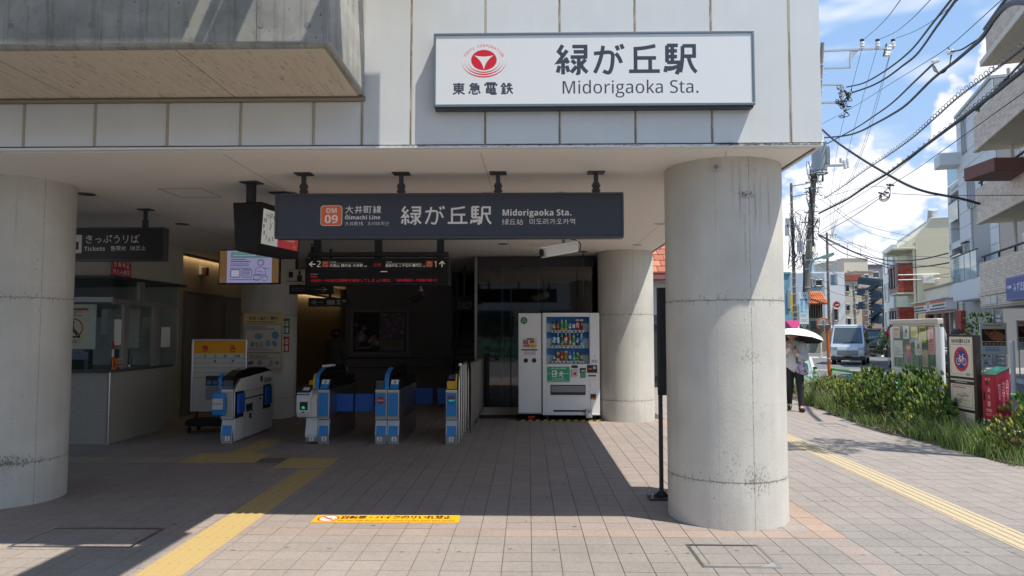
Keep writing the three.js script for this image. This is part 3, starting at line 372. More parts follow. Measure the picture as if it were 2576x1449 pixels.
  part('floodlight_box', rD(-1.2, -0.666, 4.15, 4.73, 5.165, 5.185, 0.006, 1), M.galv, station); part('floodlight_bracket', rD(-1.262, -1.2005, 4.4, 4.46, 5.165, 5.185, 0.005, 1), M.galv, station);
}
// columns: cast in lifts, with a groove at each pour line and the streaks and dirt of the photograph
const colBase = (() => { const w = 1024, h = 512, a = new Float32Array(w * h); for (let y = 0; y < h; y++) for (let x = 0; x < w; x++) { const u = x / w, v = y / h; a[y * w + x] = 0.78 + 0.3 * fbm(u * 8, v * 6, 300, 4, 8) + 0.16 * (fbm(u * 40, v * 3, 305, 3, 40) - 0.5) + 0.16 * (fbm(u * 20, v * 18, 309, 4, 20) - 0.5); } return a; })();
function columnMap(seed, cfg) {
  return canvasTex(2048, 1024, (g, w, h) => {
    const q = rng(seed), id = g.createImageData(w, h), d = id.data;
    for (let y = 0; y < h; y++) for (let x = 0; x < w; x++) {
      const v = y / h, c = hash2(x, y, seed + 2);
      let k = 0.55 * (0.25 + 0.75 * colBase[(y >> 1) * 1024 + (((x >> 1) + seed * 97) & 1023)] + 0.06 * (c - 0.5));
      const pour = Math.floor(v * 6); k *= 0.97 + 0.05 * hash2(pour, 3, seed);
      const o = (y * w + x) * 4; d[o] = 255 * lin(k * 1.045); d[o + 1] = 255 * lin(k); d[o + 2] = 255 * lin(k * 0.89); d[o + 3] = 255;
    }
    g.putImageData(id, 0, 0);
    for (let i = 0; i < 420; i++) { const x = q() * w, y = q() * h, r = 0.5 + q() * q() * 2.2; g.fillStyle = `rgba(70,64,56,${0.2 + 0.4 * q()})`; g.beginPath(); g.ellipse(x, y, r, r * (0.6 + q()), 0, 0, 7); g.fill(); }
    for (const [cx, cy, sx, sy, n, al] of cfg.stains) for (let i = 0; i < n; i++) { const x = (cx + (q() + q() - 1) * sx) * w, y = (cy + (q() + q() - 1) * sy) * h; g.fillStyle = `rgba(70,62,52,${0.5 * al * q()})`; g.beginPath(); g.ellipse(x, y, 1 + q() * 4, 1 + q() * 4, q() * 3, 0, 7); g.fill(); }
    for (const [x, y0, y1, al] of cfg.runs) for (let i = 0; i < 26; i++) { g.strokeStyle = `rgba(84,74,60,${0.42 * al * q()})`; g.lineWidth = 0.8 + q() * 3; const xx = x * w + (q() - 0.5) * 16; let y = (y0 + (y1 - y0) * q() * 0.6) * h; g.beginPath(); g.moveTo(xx, y); g.lineTo(xx + (q() - 0.5) * 5, Math.min(y + h * 0.12 * q() + 10, y1 * h)); g.stroke(); }
    for (const [x, al] of cfg.seams) { let px = x * w; g.strokeStyle = `rgba(66,66,58,${al})`; for (let y = 0; y < h; y += 6) { g.lineWidth = 0.8 + q() * 2.6; g.beginPath(); g.moveTo(px, y); px = x * w + (q() - 0.5) * 3; g.lineTo(px, y + 7); g.stroke(); } }
    for (const v of cfg.pours) { for (let x = 0; x < w; x += 5) { g.fillStyle = `rgba(66,60,52,${0.14 + 0.4 * q() * vnoise(x / 60, v * 50, seed)})`; g.fillRect(x, v * h - 2 + (q() - 0.5) * 4, 6, 1.5 + q() * 4); if (q() < 0.25) { g.fillStyle = 'rgba(62,56,50,.2)'; g.fillRect(x, v * h - q() * 16, 2 + q() * 8, 3 + q() * 16); } } }
  });
}
function column(x, d, r, label, pours, cfg, seed) {
  const t = thing('concrete_column', label, 'column', [x, 0, -d], 0, 'round concrete columns under the station');
  const H = CEIL + 0.003, prof = [[r + 0.0015, 0]];
  for (const y of pours) prof.push([r + 0.0015, y - 0.004], [r - 0.004, y - 0.0015], [r - 0.004, y + 0.0015], [r, y + 0.004]);
  prof.push([r, H]);
  const g = lathe(prof, 96);                                            // lathe: u runs round, v along the profile
  const p = g.attributes.position, uv = g.attributes.uv; for (let i = 0; i < p.count; i++) uv.setY(i, p.getY(i) / H);
  const m = column.last?.seed === seed ? column.last.m : new THREE.MeshStandardMaterial({ map: columnMap(seed, { ...cfg, pours: pours.map((y) => 1 - y / H) }), roughness: 0.88, bumpMap: withRepeat(fine, 5), bumpScale: 0.0015 });
  column.last = { seed, m };
  lp('shaft', g, m, t);
  return t;
}
// u on the lathe: 0 at +z (towards the camera), growing to +x
const colA = column(1.69, 6.245, 0.49, 'round concrete column right of the entrance beside the pavement, with a survey target near its top', [0.365, 1.805], { stains: [[0.03, 0.87, 0.05, 0.05, 420, 0.5], [0.97, 0.84, 0.06, 0.08, 160, 0.3], [0.015, 0.545, 0.05, 0.03, 160, 0.3], [0.015, 0.105, 0.03, 0.012, 120, 0.7], [0.04, 0.7, 0.06, 0.1, 160, 0.25]], runs: [[0.005, 0, 0.2, 0.5], [0.045, 0.02, 0.28, 0.6], [0.06, 0.05, 0.22, 0.4], [0.985, 0, 0.15, 0.3], [0.09, 0.04, 0.2, 0.35], [0.015, 0.1, 0.3, 0.3]], seams: [[0.028, 0.55], [0.94, 0.16], [0.5, 0.4]] }, 301);
{
  const p = at(1801, 420, 5.765), a = Math.atan2(p.x - 1.69, -p.z > 0 ? 6.245 - 5.77 : 1), g = new THREE.PlaneGeometry(0.052, 0.052).rotateY(-0.1).translate(p.x, p.y, -5.728);
  part('survey_target', rbox(-0.026, 0.026, -0.026, 0.026, 0, 0.002, 0.001, 1).rotateY(-0.12).translate(p.x, p.y, -5.7665), printed(128, 128, (c, w) => { c.fillStyle = '#b9b6ae'; c.fillRect(0, 0, w, w); c.strokeStyle = '#3a3a38'; c.lineWidth = 7; for (const r of [22, 38]) { c.beginPath(); c.arc(64, 64, r, 0, 7); c.stroke(); } c.beginPath(); c.moveTo(64, 6); c.lineTo(64, 122); c.moveTo(6, 64); c.lineTo(122, 64); c.stroke(); }), colA);
}
column(-4.883, 6.72, 0.49, 'round concrete column at the left edge, cut by the frame', [0.38, 1.86], { stains: [[0.1, 0.865, 0.08, 0.02, 320, 0.7], [0.07, 0.37, 0.1, 0.02, 120, 0.35], [0.06, 0.9, 0.08, 0.05, 160, 0.3]], runs: [[0.1, 0, 0.25, 0.2]], seams: [[0.17, 0.45], [0.6, 0.4]] }, 307);
column(1.745, 12.9, 0.49, 'round concrete column beside the drinks machine', [0.36, 1.84], { stains: [[0.0, 0.3, 0.1, 0.2, 200, 0.25]], runs: [[0.95, 0, 0.4, 0.3]], seams: [[0.02, 0.4]] }, 311);
const colD = column(-4.75, 13.13, 0.49, 'round concrete column behind the gates, posters fixed to it', [0.36, 1.84], { stains: [[0.0, 0.3, 0.1, 0.2, 200, 0.25]], runs: [[0.95, 0, 0.4, 0.3]], seams: [[0.02, 0.4]] }, 311);
// downlights in the ceiling (off in daylight)
const lampRim = std([0.6, 0.58, 0.54], 0.35, 0.3), lampDark = std([0.03, 0.028, 0.026], 0.3);
{
  const spots = [[-4.525, 7.216, 0, 'leftmost dark round downlight in the ceiling beside the left column'], [-4.542, 9.294, 0, 'dark round downlight above the ticket sign'], [-2.433, 7.217, 0, 'dark round downlight above the left end of the dark station sign'], [-0.394, 7.262, 1, 'pale round downlight above the middle of the dark station sign'], [0.336, 7.236, 2, 'small pale round ceiling sensor over the dark station sign'], [1.737, 9.409, 1, 'pale round downlight beside the right concrete column'], [1.785, 11.719, 1, 'pale round downlight above the drinks machine column'], [-3.467, 11.603, 0, 'dark round downlight behind the lower left of the station sign'], [-0.403, 11.564, 0, 'dark round downlight left of the security camera'], [0.066, 11.627, 2, 'small pale round sensor beside the security camera']];
  for (const [x, d, k, label] of spots) {
    const t = thing('ceiling_downlight', label, 'downlight', [x, CEIL, -d], 0, 'round fittings in the ceiling'), r = k === 2 ? 0.05 : 0.085;
    lp('rim', lathe([[r * 0.82, 0.002], [r * 0.84, -0.008], [r, -0.006], [r, 0.002]], 28), k ? lampRim : std([0.1, 0.09, 0.085], 0.5), t);
    lp('reflector', lathe([[0.0005, -0.001], [r * 0.8, -0.002]], 28), k ? std([0.42, 0.38, 0.34], 0.4) : lampDark, t);
  }
}
// ---------------------------------------------------------------- inner walls
const mosaic = (seed, base, n, dk = 0.62) => canvasTex(512, 512, (g, w) => { const q = rng(seed), s = w / n; g.fillStyle = `rgb(${base.map((c) => c * dk | 0)})`; g.fillRect(0, 0, w, w); for (let i = 0; i < n; i++) for (let j = 0; j < n; j++) { const k = 0.95 + 0.09 * q(); g.fillStyle = `rgb(${base.map((c) => c * k | 0)})`; g.fillRect(i * s + 1.4, j * s + 1.4, s - 2.8, s - 2.8); } }, { repeat: true });
const mos = mosaic(3, [196, 182, 160], 12); mos.repeat.set(3.1, 3.1);
M.wallTile = std([0.85, 0.85, 0.85], 0.4, 0, { map: mos });
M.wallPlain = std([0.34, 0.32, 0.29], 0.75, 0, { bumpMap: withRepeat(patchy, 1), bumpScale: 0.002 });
{
  const w = new THREE.Group(); w.name = 'wall'; w.userData.kind = 'structure'; scene.add(w);
  part('tiled_wall', [bD(-6.5, -6.3, 0, CEIL, 11.9, 30)], M.wallTile, w, { uv: true });
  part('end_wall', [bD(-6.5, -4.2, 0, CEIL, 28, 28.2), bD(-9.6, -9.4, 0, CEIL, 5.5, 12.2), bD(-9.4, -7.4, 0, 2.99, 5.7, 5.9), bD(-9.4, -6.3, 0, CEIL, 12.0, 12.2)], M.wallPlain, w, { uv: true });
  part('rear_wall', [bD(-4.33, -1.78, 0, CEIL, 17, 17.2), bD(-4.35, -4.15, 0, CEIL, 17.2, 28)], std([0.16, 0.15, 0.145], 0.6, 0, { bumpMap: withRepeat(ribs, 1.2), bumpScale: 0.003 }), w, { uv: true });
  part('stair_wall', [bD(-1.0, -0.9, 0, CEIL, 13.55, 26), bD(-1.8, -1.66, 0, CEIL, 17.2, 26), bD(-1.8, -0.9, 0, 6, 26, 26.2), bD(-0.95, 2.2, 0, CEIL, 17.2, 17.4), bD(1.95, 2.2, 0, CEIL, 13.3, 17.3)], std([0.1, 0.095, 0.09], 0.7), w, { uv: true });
  part('wall_rail', [bD(-4.3, -1.8, 0.90, 0.94, 16.95, 17), bD(-4.3, -1.8, 0.68, 0.705, 16.95, 17)], std([0.05, 0.05, 0.052], 0.4, 0.4), w);
  // doors in the tiled wall
  const dm = std([0.30, 0.28, 0.255], 0.5);
  for (const [d0, d1, h] of [[13.05, 14.62, 2.24], [14.8, 16.1, 2.22]]) { part('door', rD(-6.3, -6.285, 0.01, h, d0, d1, 0.004, 1), dm, w, { uv: true }); part('door_frame', [bD(-6.3, -6.27, 0, h + 0.05, d0 - 0.05, d0), bD(-6.3, -6.27, 0, h + 0.05, d1, d1 + 0.05), bD(-6.3, -6.271, h, h + 0.048, d0, d1)], std([0.24, 0.225, 0.2], 0.4, 0.3), w); }
}
// cove light at the head of the tiled wall
function coveLight(x, d0, d1, y, label, power, len) {
  const t = thing('cove_light', label, 'lamp', [x, y, -(d0 + d1) / 2]);
  part('diffuser', bD(x - 0.03, x + 0.03, y, y + 0.012, d0, d1), new THREE.MeshStandardMaterial({ color: 0x111111, emissive: new THREE.Color().setRGB(1, 0.72, 0.36), emissiveIntensity: 1.4 }), t);
  part('channel', [bD(x + 0.031, x + 0.045, y - 0.03, y + 0.03, d0, d1)], std([0.3, 0.26, 0.2], 0.5), t);
  const l = new THREE.RectAreaLight(new THREE.Color().setRGB(1, 0.72, 0.38), power, 0.06, d1 - d0);
  l.position.set(0, -0.01, 0); l.rotation.x = -Math.PI / 2; t.add(l);
}
coveLight(-6.24, 12.5, 15.6, 2.945, 'warm strip light along the head of the tiled wall behind the office', 2.6);
coveLight(-6.24, 18.5, 24, 2.6, 'far warm strip light in the dark passage left of the posters', 3.2);
// red call point on the tiled wall
{ const t = thing('alarm_box', 'small red and white alarm box on the tiled wall under the strip light', 'alarm', [-6.3, 2.7, -13.9]); part('case', rD(-6.3, -6.22, 2.63, 2.79, 13.75, 13.86, 0.006), M.red, t); part('plate', rD(-6.3, -6.24, 2.63, 2.79, 13.6, 13.745, 0.006), M.white, t); }
// ================================================================ SIGNS
function hanger(x, d, y, parent, w = 0.038) {                            // ceiling plate, post and clamp
  part('post', [rD(x - w / 2, x + w / 2, y, CEIL, d - w / 2, d + w / 2, 0.004, 1), rD(x - w * 0.8, x + w * 0.8, y, y + 0.1, d - w * 0.4, d + w * 0.4, 0.004, 1)], M.iron, parent);
  part('ceiling_plate', rD(x - 0.075, x + 0.075, CEIL - 0.012, CEIL + 0.002, d - 0.06, d + 0.06, 0.003, 1), M.iron, parent);
  for (const s of [-1, 1]) part('bolt', cyl(0.009, 0.009, w * 2, 0, 0, 0, 8).rotateZ(Math.PI / 2).translate(x + w, y + 0.03 + (s + 1) * 0.022, -d), M.iron, parent);
}
// --- the big white sign on the facade
{
  const x0 = -0.719, x1 = 1.72, y0 = 3.262, y1 = 3.837, t = thing('station_sign', 'large white station name sign with red round emblem on the panelled facade', 'sign', [0.5, y0, -FD]);
  const fr = std([0.17, 0.21, 0.24], 0.4, 0.3);
  part('cabinet', rD(x0 + 0.004, x1 - 0.004, y0 + 0.004, y1 - 0.004, 5.385, FD - 0.001, 0.004, 1), fr, t);
  for (const b of [[x0, x1, y1 - 0.019, y1], [x0, x1, y0, y0 + 0.021], [x0, x0 + 0.018, y0 + 0.0215, y1 - 0.0195], [x1 - 0.018, x1, y0 + 0.0215, y1 - 0.0195]]) part('frame', rD(...b, 5.377, 5.40, 0.003, 1), fr, t);
  part('drip_rail', rD(x0 + 0.01, x1 - 0.01, y0 - 0.016, y0 - 0.001, 5.39, 5.46, 0.003, 1), M.iron, t);
  const face = printed(2048, 458, (g, W, H) => {
    g.fillStyle = '#e6e6e4'; g.fillRect(0, 0, W, H);
    const k = 2048 / 2010, cx = (495 - 188) * k, cy = 161 * k;
    const red = '#d8202a', slate = '#3f444b';
    ink(g, red); g.beginPath(); g.ellipse(cx, cy, 82 * k, 67 * k, 0, 0, 7); g.fill();
    g.fillStyle = '#eceae8'; g.beginPath(); const q = (a, b) => [cx + a * k, cy + b * k];
    g.moveTo(...q(-64, -32)); g.quadraticCurveTo(...q(0, -14), ...q(64, -32)); g.quadraticCurveTo(...q(10, 4), ...q(0, 64)); g.quadraticCurveTo(...q(-10, 4), ...q(-64, -32)); g.fill();
    g.fillStyle = red;
    for (const [ro, bo, bi] of [[144, 112, 103], [124, 96, 87], [104, 81, 73.5]]) { g.beginPath(); g.ellipse(cx, cy + 3 * k, ro * k, bo * k, 0, 0, Math.PI); g.ellipse(cx, cy + 3 * k, (ro - 0.5) * k, bi * k, 0, Math.PI, 0, true); g.fill(); }
    const word = 'TOKYU CORPORATION'; g.font = `${25 * k}px sans-serif`; g.textAlign = 'center'; g.textBaseline = 'alphabetic';
    for (let i = 0; i < word.length; i++) { const a = -2.72 + i * (2.72 * 2 - Math.PI) / (word.length - 1); g.save(); g.translate(cx + 122 * k * Math.cos(a), cy + 18 * k + 104 * k * Math.sin(a)); g.rotate(a + Math.PI / 2); g.fillText(word[i], 0, 0); g.restore(); }
    ink(g, slate); say(g, '東急電鉄', (292 - 188) * k, 305 * k, 84 * k, 12.5, { gap: 0.2, sx: 1.02 });
    say(g, '緑が丘駅', (946 - 188) * k, 53 * k, 219 * k, 11, { gap: 0.052 });
    latin(g, 'Midorigaoka Sta.', (986 - 188) * k, 385 * k, 114 * k, 880 * k, false);
  }, 0.28, { });
  part('face', plane(x1 - x0 - 0.036, y1 - y0 - 0.04, (x0 + x1) / 2, (y0 + y1) / 2 + 0.001, -5.3835), face, t);
}
// --- the dark sign hung below the ceiling
{
  const x0 = -2.228, x1 = 0.835, y0 = 2.369, y1 = 2.766, d = 6.25, t = thing('hanging_sign', 'long dark grey hanging sign with white station name and orange line symbol', 'sign', [-0.7, y0, -d]);
  const body = std([0.045, 0.048, 0.058], 0.42);
  part('cabinet', rD(x0, x1, y0, y1, d, d + 0.12, 0.008, 2), body, t);
  part('frame', [rD(x0, x1, y0 - 0.002, y0 + 0.02, d - 0.012, d + 0.02, 0.004, 1), rD(x0, x1, y1 - 0.016, y1 + 0.002, d - 0.012, d + 0.02, 0.004, 1), rD(x0 - 0.002, x0 + 0.016, y0 + 0.0205, y1 - 0.0165, d - 0.012, d + 0.02, 0.004, 1), rD(x1 - 0.016, x1 + 0.002, y0 + 0.0205, y1 - 0.0165, d - 0.012, d + 0.02, 0.004, 1)], std([0.07, 0.074, 0.085], 0.35, 0.3), t);
  const s = 0.7535;
  const face = printed(2048, 258, (g, W, H) => {
    g.fillStyle = '#393b44'; g.fillRect(0, 0, W, H);
    const X = (u) => (u + 228) * s, Y = (v) => (v - 8) * s, w = '#e2ddd4';
    g.fillStyle = '#ded8ce'; g.beginPath(); g.roundRect(X(119), Y(91), 173 * s, 173 * s, 26 * s); g.fill();
    g.fillStyle = '#e2673b'; g.beginPath(); g.roundRect(X(124), Y(96), 163 * s, 163 * s, 22 * s); g.fill();
    ink(g, '#eadfd4'); latin(g, 'OM', X(160), Y(155), 60 * s, 92 * s, true); latin(g, '09', X(150), Y(240), 94 * s, 110 * s, true);
    ink(g, w); say(g, '大井町線', X(312), Y(91), 71 * s, 9.5, { gap: 0.03 });
    latin(g, 'Ōimachi Line', X(311), Y(210), 46 * s, 284 * s, true); say(g, '大井町线', X(312), Y(228), 36 * s, 8, { gap: 0.03 }); say(g, '오이마치선', X(489), Y(228), 35 * s, 8.5, { gap: 0.01 });
    say(g, '緑が丘駅', X(748), Y(90), 176 * s, 9.2, { gap: 0.045 });
    latin(g, 'Midorigaoka Sta.', X(1552), Y(183), 71 * s, 550 * s, true); say(g, '绿丘站', X(1552), Y(207), 55 * s, 8, { gap: 0.03 }); say(g, '미도리가오카역', X(1766), Y(207), 53 * s, 9, { gap: -0.005 });
  }, 0.4);
  part('face', plane(x1 - x0 - 0.034, y1 - y0 - 0.038, (x0 + x1) / 2, (y0 + y1) / 2 + 0.002, -d + 0.003), face, t);
  for (const px of [765, 1010, 1253, 1499]) hanger(at(px, 424, d + 0.06).x, d + 0.06, y1, t);
}
// --- ticket sign
{
  const x0 = -5.75, x1 = -4.155, y0 = 2.358, y1 = 2.741, d = 8.1, t = thing('hanging_sign', 'dark hanging tickets sign partly behind the left column', 'sign', [-5, y0, -d]);
  part('cabinet', rD(x0, x1, y0, y1, d, d + 0.1, 0.008, 2), std([0.035, 0.036, 0.04], 0.42), t);
  part('frame', [rD(x0, x1, y0 - 0.002, y0 + 0.02, d - 0.012, d + 0.02, 0.004, 1), rD(x0, x1, y1 - 0.016, y1 + 0.002, d - 0.012, d + 0.02, 0.004, 1), rD(x1 - 0.016, x1 + 0.002, y0 + 0.0205, y1 - 0.0165, d - 0.012, d + 0.02, 0.004, 1)], std([0.06, 0.062, 0.07], 0.35, 0.3), t);
  const s = 1.294;
  part('face', plane(x1 - x0 - 0.03, y1 - y0 - 0.038, (x0 + x1) / 2 - 0.006, (y0 + y1) / 2 + 0.002, -d + 0.003), printed(1024, 246, (g, W, H) => {
    g.fillStyle = '#2b2c30'; g.fillRect(0, 0, W, H); const X = (u) => (u - 147) * s, Y = (v) => (v - 68) * s;
    g.fillStyle = '#dedad2'; g.beginPath(); g.roundRect(X(350), Y(104), 114 * s, 116 * s, 8); g.fill(); g.fillStyle = '#26272b'; g.fillRect(X(430), Y(148), 16 * s, 50 * s); g.beginPath(); g.arc(X(392), Y(140), 12 * s, 0, 7); g.fill(); g.fillRect(X(378), Y(154), 28 * s, 54 * s);
    ink(g, '#dcd8d0'); say(g, 'きっぷうりば', X(477), Y(103), 57 * s, 9, { gap: -0.055 }); latin(g, 'Tickets', X(478), Y(205), 38 * s, 125 * s, true); say(g, '售票处', X(632), Y(174), 33 * s, 9, { gap: -0.06 }); say(g, '매표소', X(748), Y(174), 32 * s, 9, { gap: -0.03 });
  }, 0.45), t);
  hanger(at(361, 530, d).x, d + 0.05, y1, t);
}
// --- departure board above the gates
{
  const x0 = -3.095, x1 = -1.086, y0 = 2.185, y1 = 2.565, d = 9.9, t = thing('departure_board', 'black departure board with red running text above the ticket gates', 'display board', [-2.1, y0, -d]);
  part('cabinet', rD(x0, x1, y0, y1, d, d + 0.18, 0.01, 2), M.satin, t);
  part('mounting_rail', [rD(x0 + 0.03, x1 - 0.02, y1 + 0.03, y1 + 0.09, d + 0.03, d + 0.15, 0.01, 1)], M.satin, t);
  for (const x of [-2.95, -2.09, -1.22]) part('hanger', rD(x - 0.05, x + 0.05, y1 - 0.01, CEIL, d + 0.06, d + 0.12, 0.005, 1), M.satin, t);
  const s = 0.9163, X = (u) => (u - 205) * s, Y = (v) => (v - 130) * s;
  const draw = (glow) => (g, W, H) => {
    g.fillStyle = glow ? '#000' : '#0d0d10'; g.fillRect(0, 0, W, H);
    const w = '#c8c4bd', white = () => ink(g, glow ? '#9a958a' : w);
    if (!glow) { g.fillStyle = '#08080a'; g.fillRect(X(256), Y(292), 2130 * s, 242 * s); g.fillStyle = '#060607'; g.fillRect(X(1215), Y(150), 205 * s, 118 * s); }
    white();
    const arrow = (cx, cy, r, a) => { g.save(); g.translate(X(cx), Y(cy)); g.rotate(a); g.lineWidth = 15 * s; g.beginPath(); g.moveTo(50 * s, 0); g.lineTo(-46 * s, 0); g.moveTo(0, -42 * s); g.lineTo(-46 * s, 0); g.lineTo(0, 42 * s); g.stroke(); g.restore(); };
    arrow(308, 216, 50, 0); arrow(2338, 218, 50, Math.PI / 2);
    latin(g, '2', X(374), Y(262), 140 * s, 74 * s, false); latin(g, '1', X(2210), Y(268), 140 * s, 60 * s, false);
    say(g, '大岡山　旗の台　大井町', X(574), Y(212), 54 * s, 11, { space: 0.32 }); say(g, '方面', X(1110), Y(238), 27 * s, 9); say(g, '自由が丘　二子玉川　溝の口', X(1453), Y(212), 54 * s, 11, { space: 0.18, sx: 0.9 }); say(g, '方面', X(2028), Y(242), 24 * s, 9);
    say(g, '大井町線', X(576), Y(168), 26 * s, 8); say(g, '大井町線', X(1456), Y(170), 24 * s, 8); g.fillRect(X(576), Y(197), 520 * s, 3); g.fillRect(X(1456), Y(202), 560 * s, 3);
    for (const [u, txt] of [[460, '01-08'], [2088, '10-16']]) { g.fillStyle = glow ? '#3a1208' : '#d9603a'; g.beginPath(); g.roundRect(X(u), Y(164), 104 * s, 104 * s, 14 * s); g.fill(); ink(g, glow ? '#000' : '#e8d8c8'); latin(g, 'OM', X(u + 24), Y(208), 38 * s, 56 * s, true); latin(g, txt, X(u + 12), Y(254), 36 * s, 80 * s, true); }
    ink(g, glow ? '#d01c10' : '#300806'); latin(g, '12:59', X(1258), Y(252), 62 * s, 128 * s, false);
    ink(g, glow ? '#c81a12' : '#2a0705'); latin(g, 'PASS', X(282), Y(436), 36 * s, 108 * s, true);
    let x = say(g, 'ASMO・PASMO定期券を紛失してしまった時は、', X(290), Y(458), 60 * s, 8, { gap: 0.06, sx: 0.94 }); ink(g, glow ? '#b81430' : '#2a0705'); say(g, '「紛失再発行」のお取り扱いに', x - 6, Y(458), 54 * s, 10, { gap: -0.02, sx: 0.92 });
    ink(g, glow ? '#1a1a1a' : '#333'); smallPrint(g, X(285), Y(298), 1000 * s, 22 * s, 1, 3, g.fillStyle); smallPrint(g, X(1380), Y(298), 760 * s, 22 * s, 1, 4, g.fillStyle); latin(g, 'OIMACHI', X(420), Y(384), 42 * s, 170 * s, false); latin(g, '13:02', X(724), Y(384), 42 * s, 124 * s, false); latin(g, '13:05', X(1822), Y(384), 42 * s, 124 * s, false);
    g.fillStyle = glow ? '#8a8884' : '#bbb'; g.fillRect(X(1378), Y(334), 108 * s, 14 * s); g.fillRect(X(282), Y(380), 110 * s, 5 * s);
  };
  const m = new THREE.MeshStandardMaterial({ map: canvasTex(2048, 394, draw(false)), emissiveMap: canvasTex(2048, 394, draw(true)), emissive: 0xffffff, emissiveIntensity: 0.55, roughness: 0.35 });
  part('display_face', plane(x1 - x0 - 0.02, y1 - y0 - 0.02, (x0 + x1) / 2, (y0 + y1) / 2, -d + 0.003), m, t);
}
// --- wall television over the notice stand
{
  const x0 = -4.265, x1 = -3.415, y0 = 2.2, y1 = 2.678, d = 9.8, t = thing('television', 'flat television showing a pale lilac notice, hung under the ceiling near the gates', 'television', [-3.84, y0, -d]);
  part('housing', rD(x0, x1, y0, y1, d, d + 0.06, 0.006, 2), M.satin, t);
  part('hanger', [rD(-3.9, -3.8, y1 - 0.01, CEIL, d + 0.02, d + 0.06, 0.005, 1), rD(-4.0, -3.7, CEIL - 0.015, CEIL + 0.002, d - 0.03, d + 0.1, 0.005, 1)], M.satin, t);
  const draw = (glow) => (g, W, H) => {
    g.fillStyle = '#8a6a44'; g.fillRect(0, 0, W, H); const a = W * 0.125, b = W * 0.885; g.fillStyle = '#b9b7e2'; g.fillRect(a, 0, b - a, H);
    g.fillStyle = '#6f9aa0'; g.beginPath(); g.roundRect(a + 50, 18, b - a - 90, 78, 10); g.fill(); smallPrint(g, a + 66, 26, 400, 26, 1, 11, '#9ec4c4'); smallPrint(g, a + 76, 56, 420, 36, 1, 12, '#c2dede');
    smallPrint(g, a + 46, 112, 230, 26, 1, 13, '#3a3c78'); smallPrint(g, a + 46, 138, 330, 34, 1, 14, '#33356e'); smallPrint(g, a + 46, 174, 320, 44, 2, 15, '#44467c'); smallPrint(g, a + 46, 232, 300, 20, 1, 16, '#44467c');
    for (const x of [a + 46, a + 200]) { g.strokeStyle = '#2c3f78'; g.lineWidth = 7; g.beginPath(); g.roundRect(x, 254, 126, 104, 14); g.stroke(); } g.fillStyle = '#d8d8ec'; g.fillRect(a + 64, 268, 92, 76); smallPrint(g, a + 216, 268, 92, 76, 4, 17, '#33356e');
    g.strokeStyle = '#2b2d66'; g.lineWidth = 5; const px = b - 150; const C = (x, y, r) => { g.beginPath(); g.arc(x, y, r, 0, 7); g.stroke(); }; C(px, 165, 36); C(px + 6, 158, 42); C(px - 40, 360, 44); C(px + 60, 372, 36);
    g.beginPath(); g.moveTo(px - 60, 250); g.quadraticCurveTo(px, 190, px + 64, 246); g.lineTo(px + 70, 320); g.lineTo(px - 70, 320); g.closePath(); g.stroke(); g.beginPath(); g.moveTo(px + 40, 240); g.lineTo(px + 120, 238); g.moveTo(px - 50, 270); g.lineTo(px + 40, 290); g.moveTo(px - 90, 330); g.lineTo(px + 110, 350); g.stroke(); smallPrint(g, a + 30, 386, 520, 20, 1, 18, '#33356e');
  };
  part('screen', plane(x1 - x0 - 0.03, y1 - y0 - 0.035, (x0 + x1) / 2, (y0 + y1) / 2 + 0.002, -d + 0.003), new THREE.MeshStandardMaterial({ color: 0x222222, emissiveMap: canvasTex(768, 432, draw(true)), emissive: 0xffffff, emissiveIntensity: 0.34, roughness: 0.15 }), t);
}
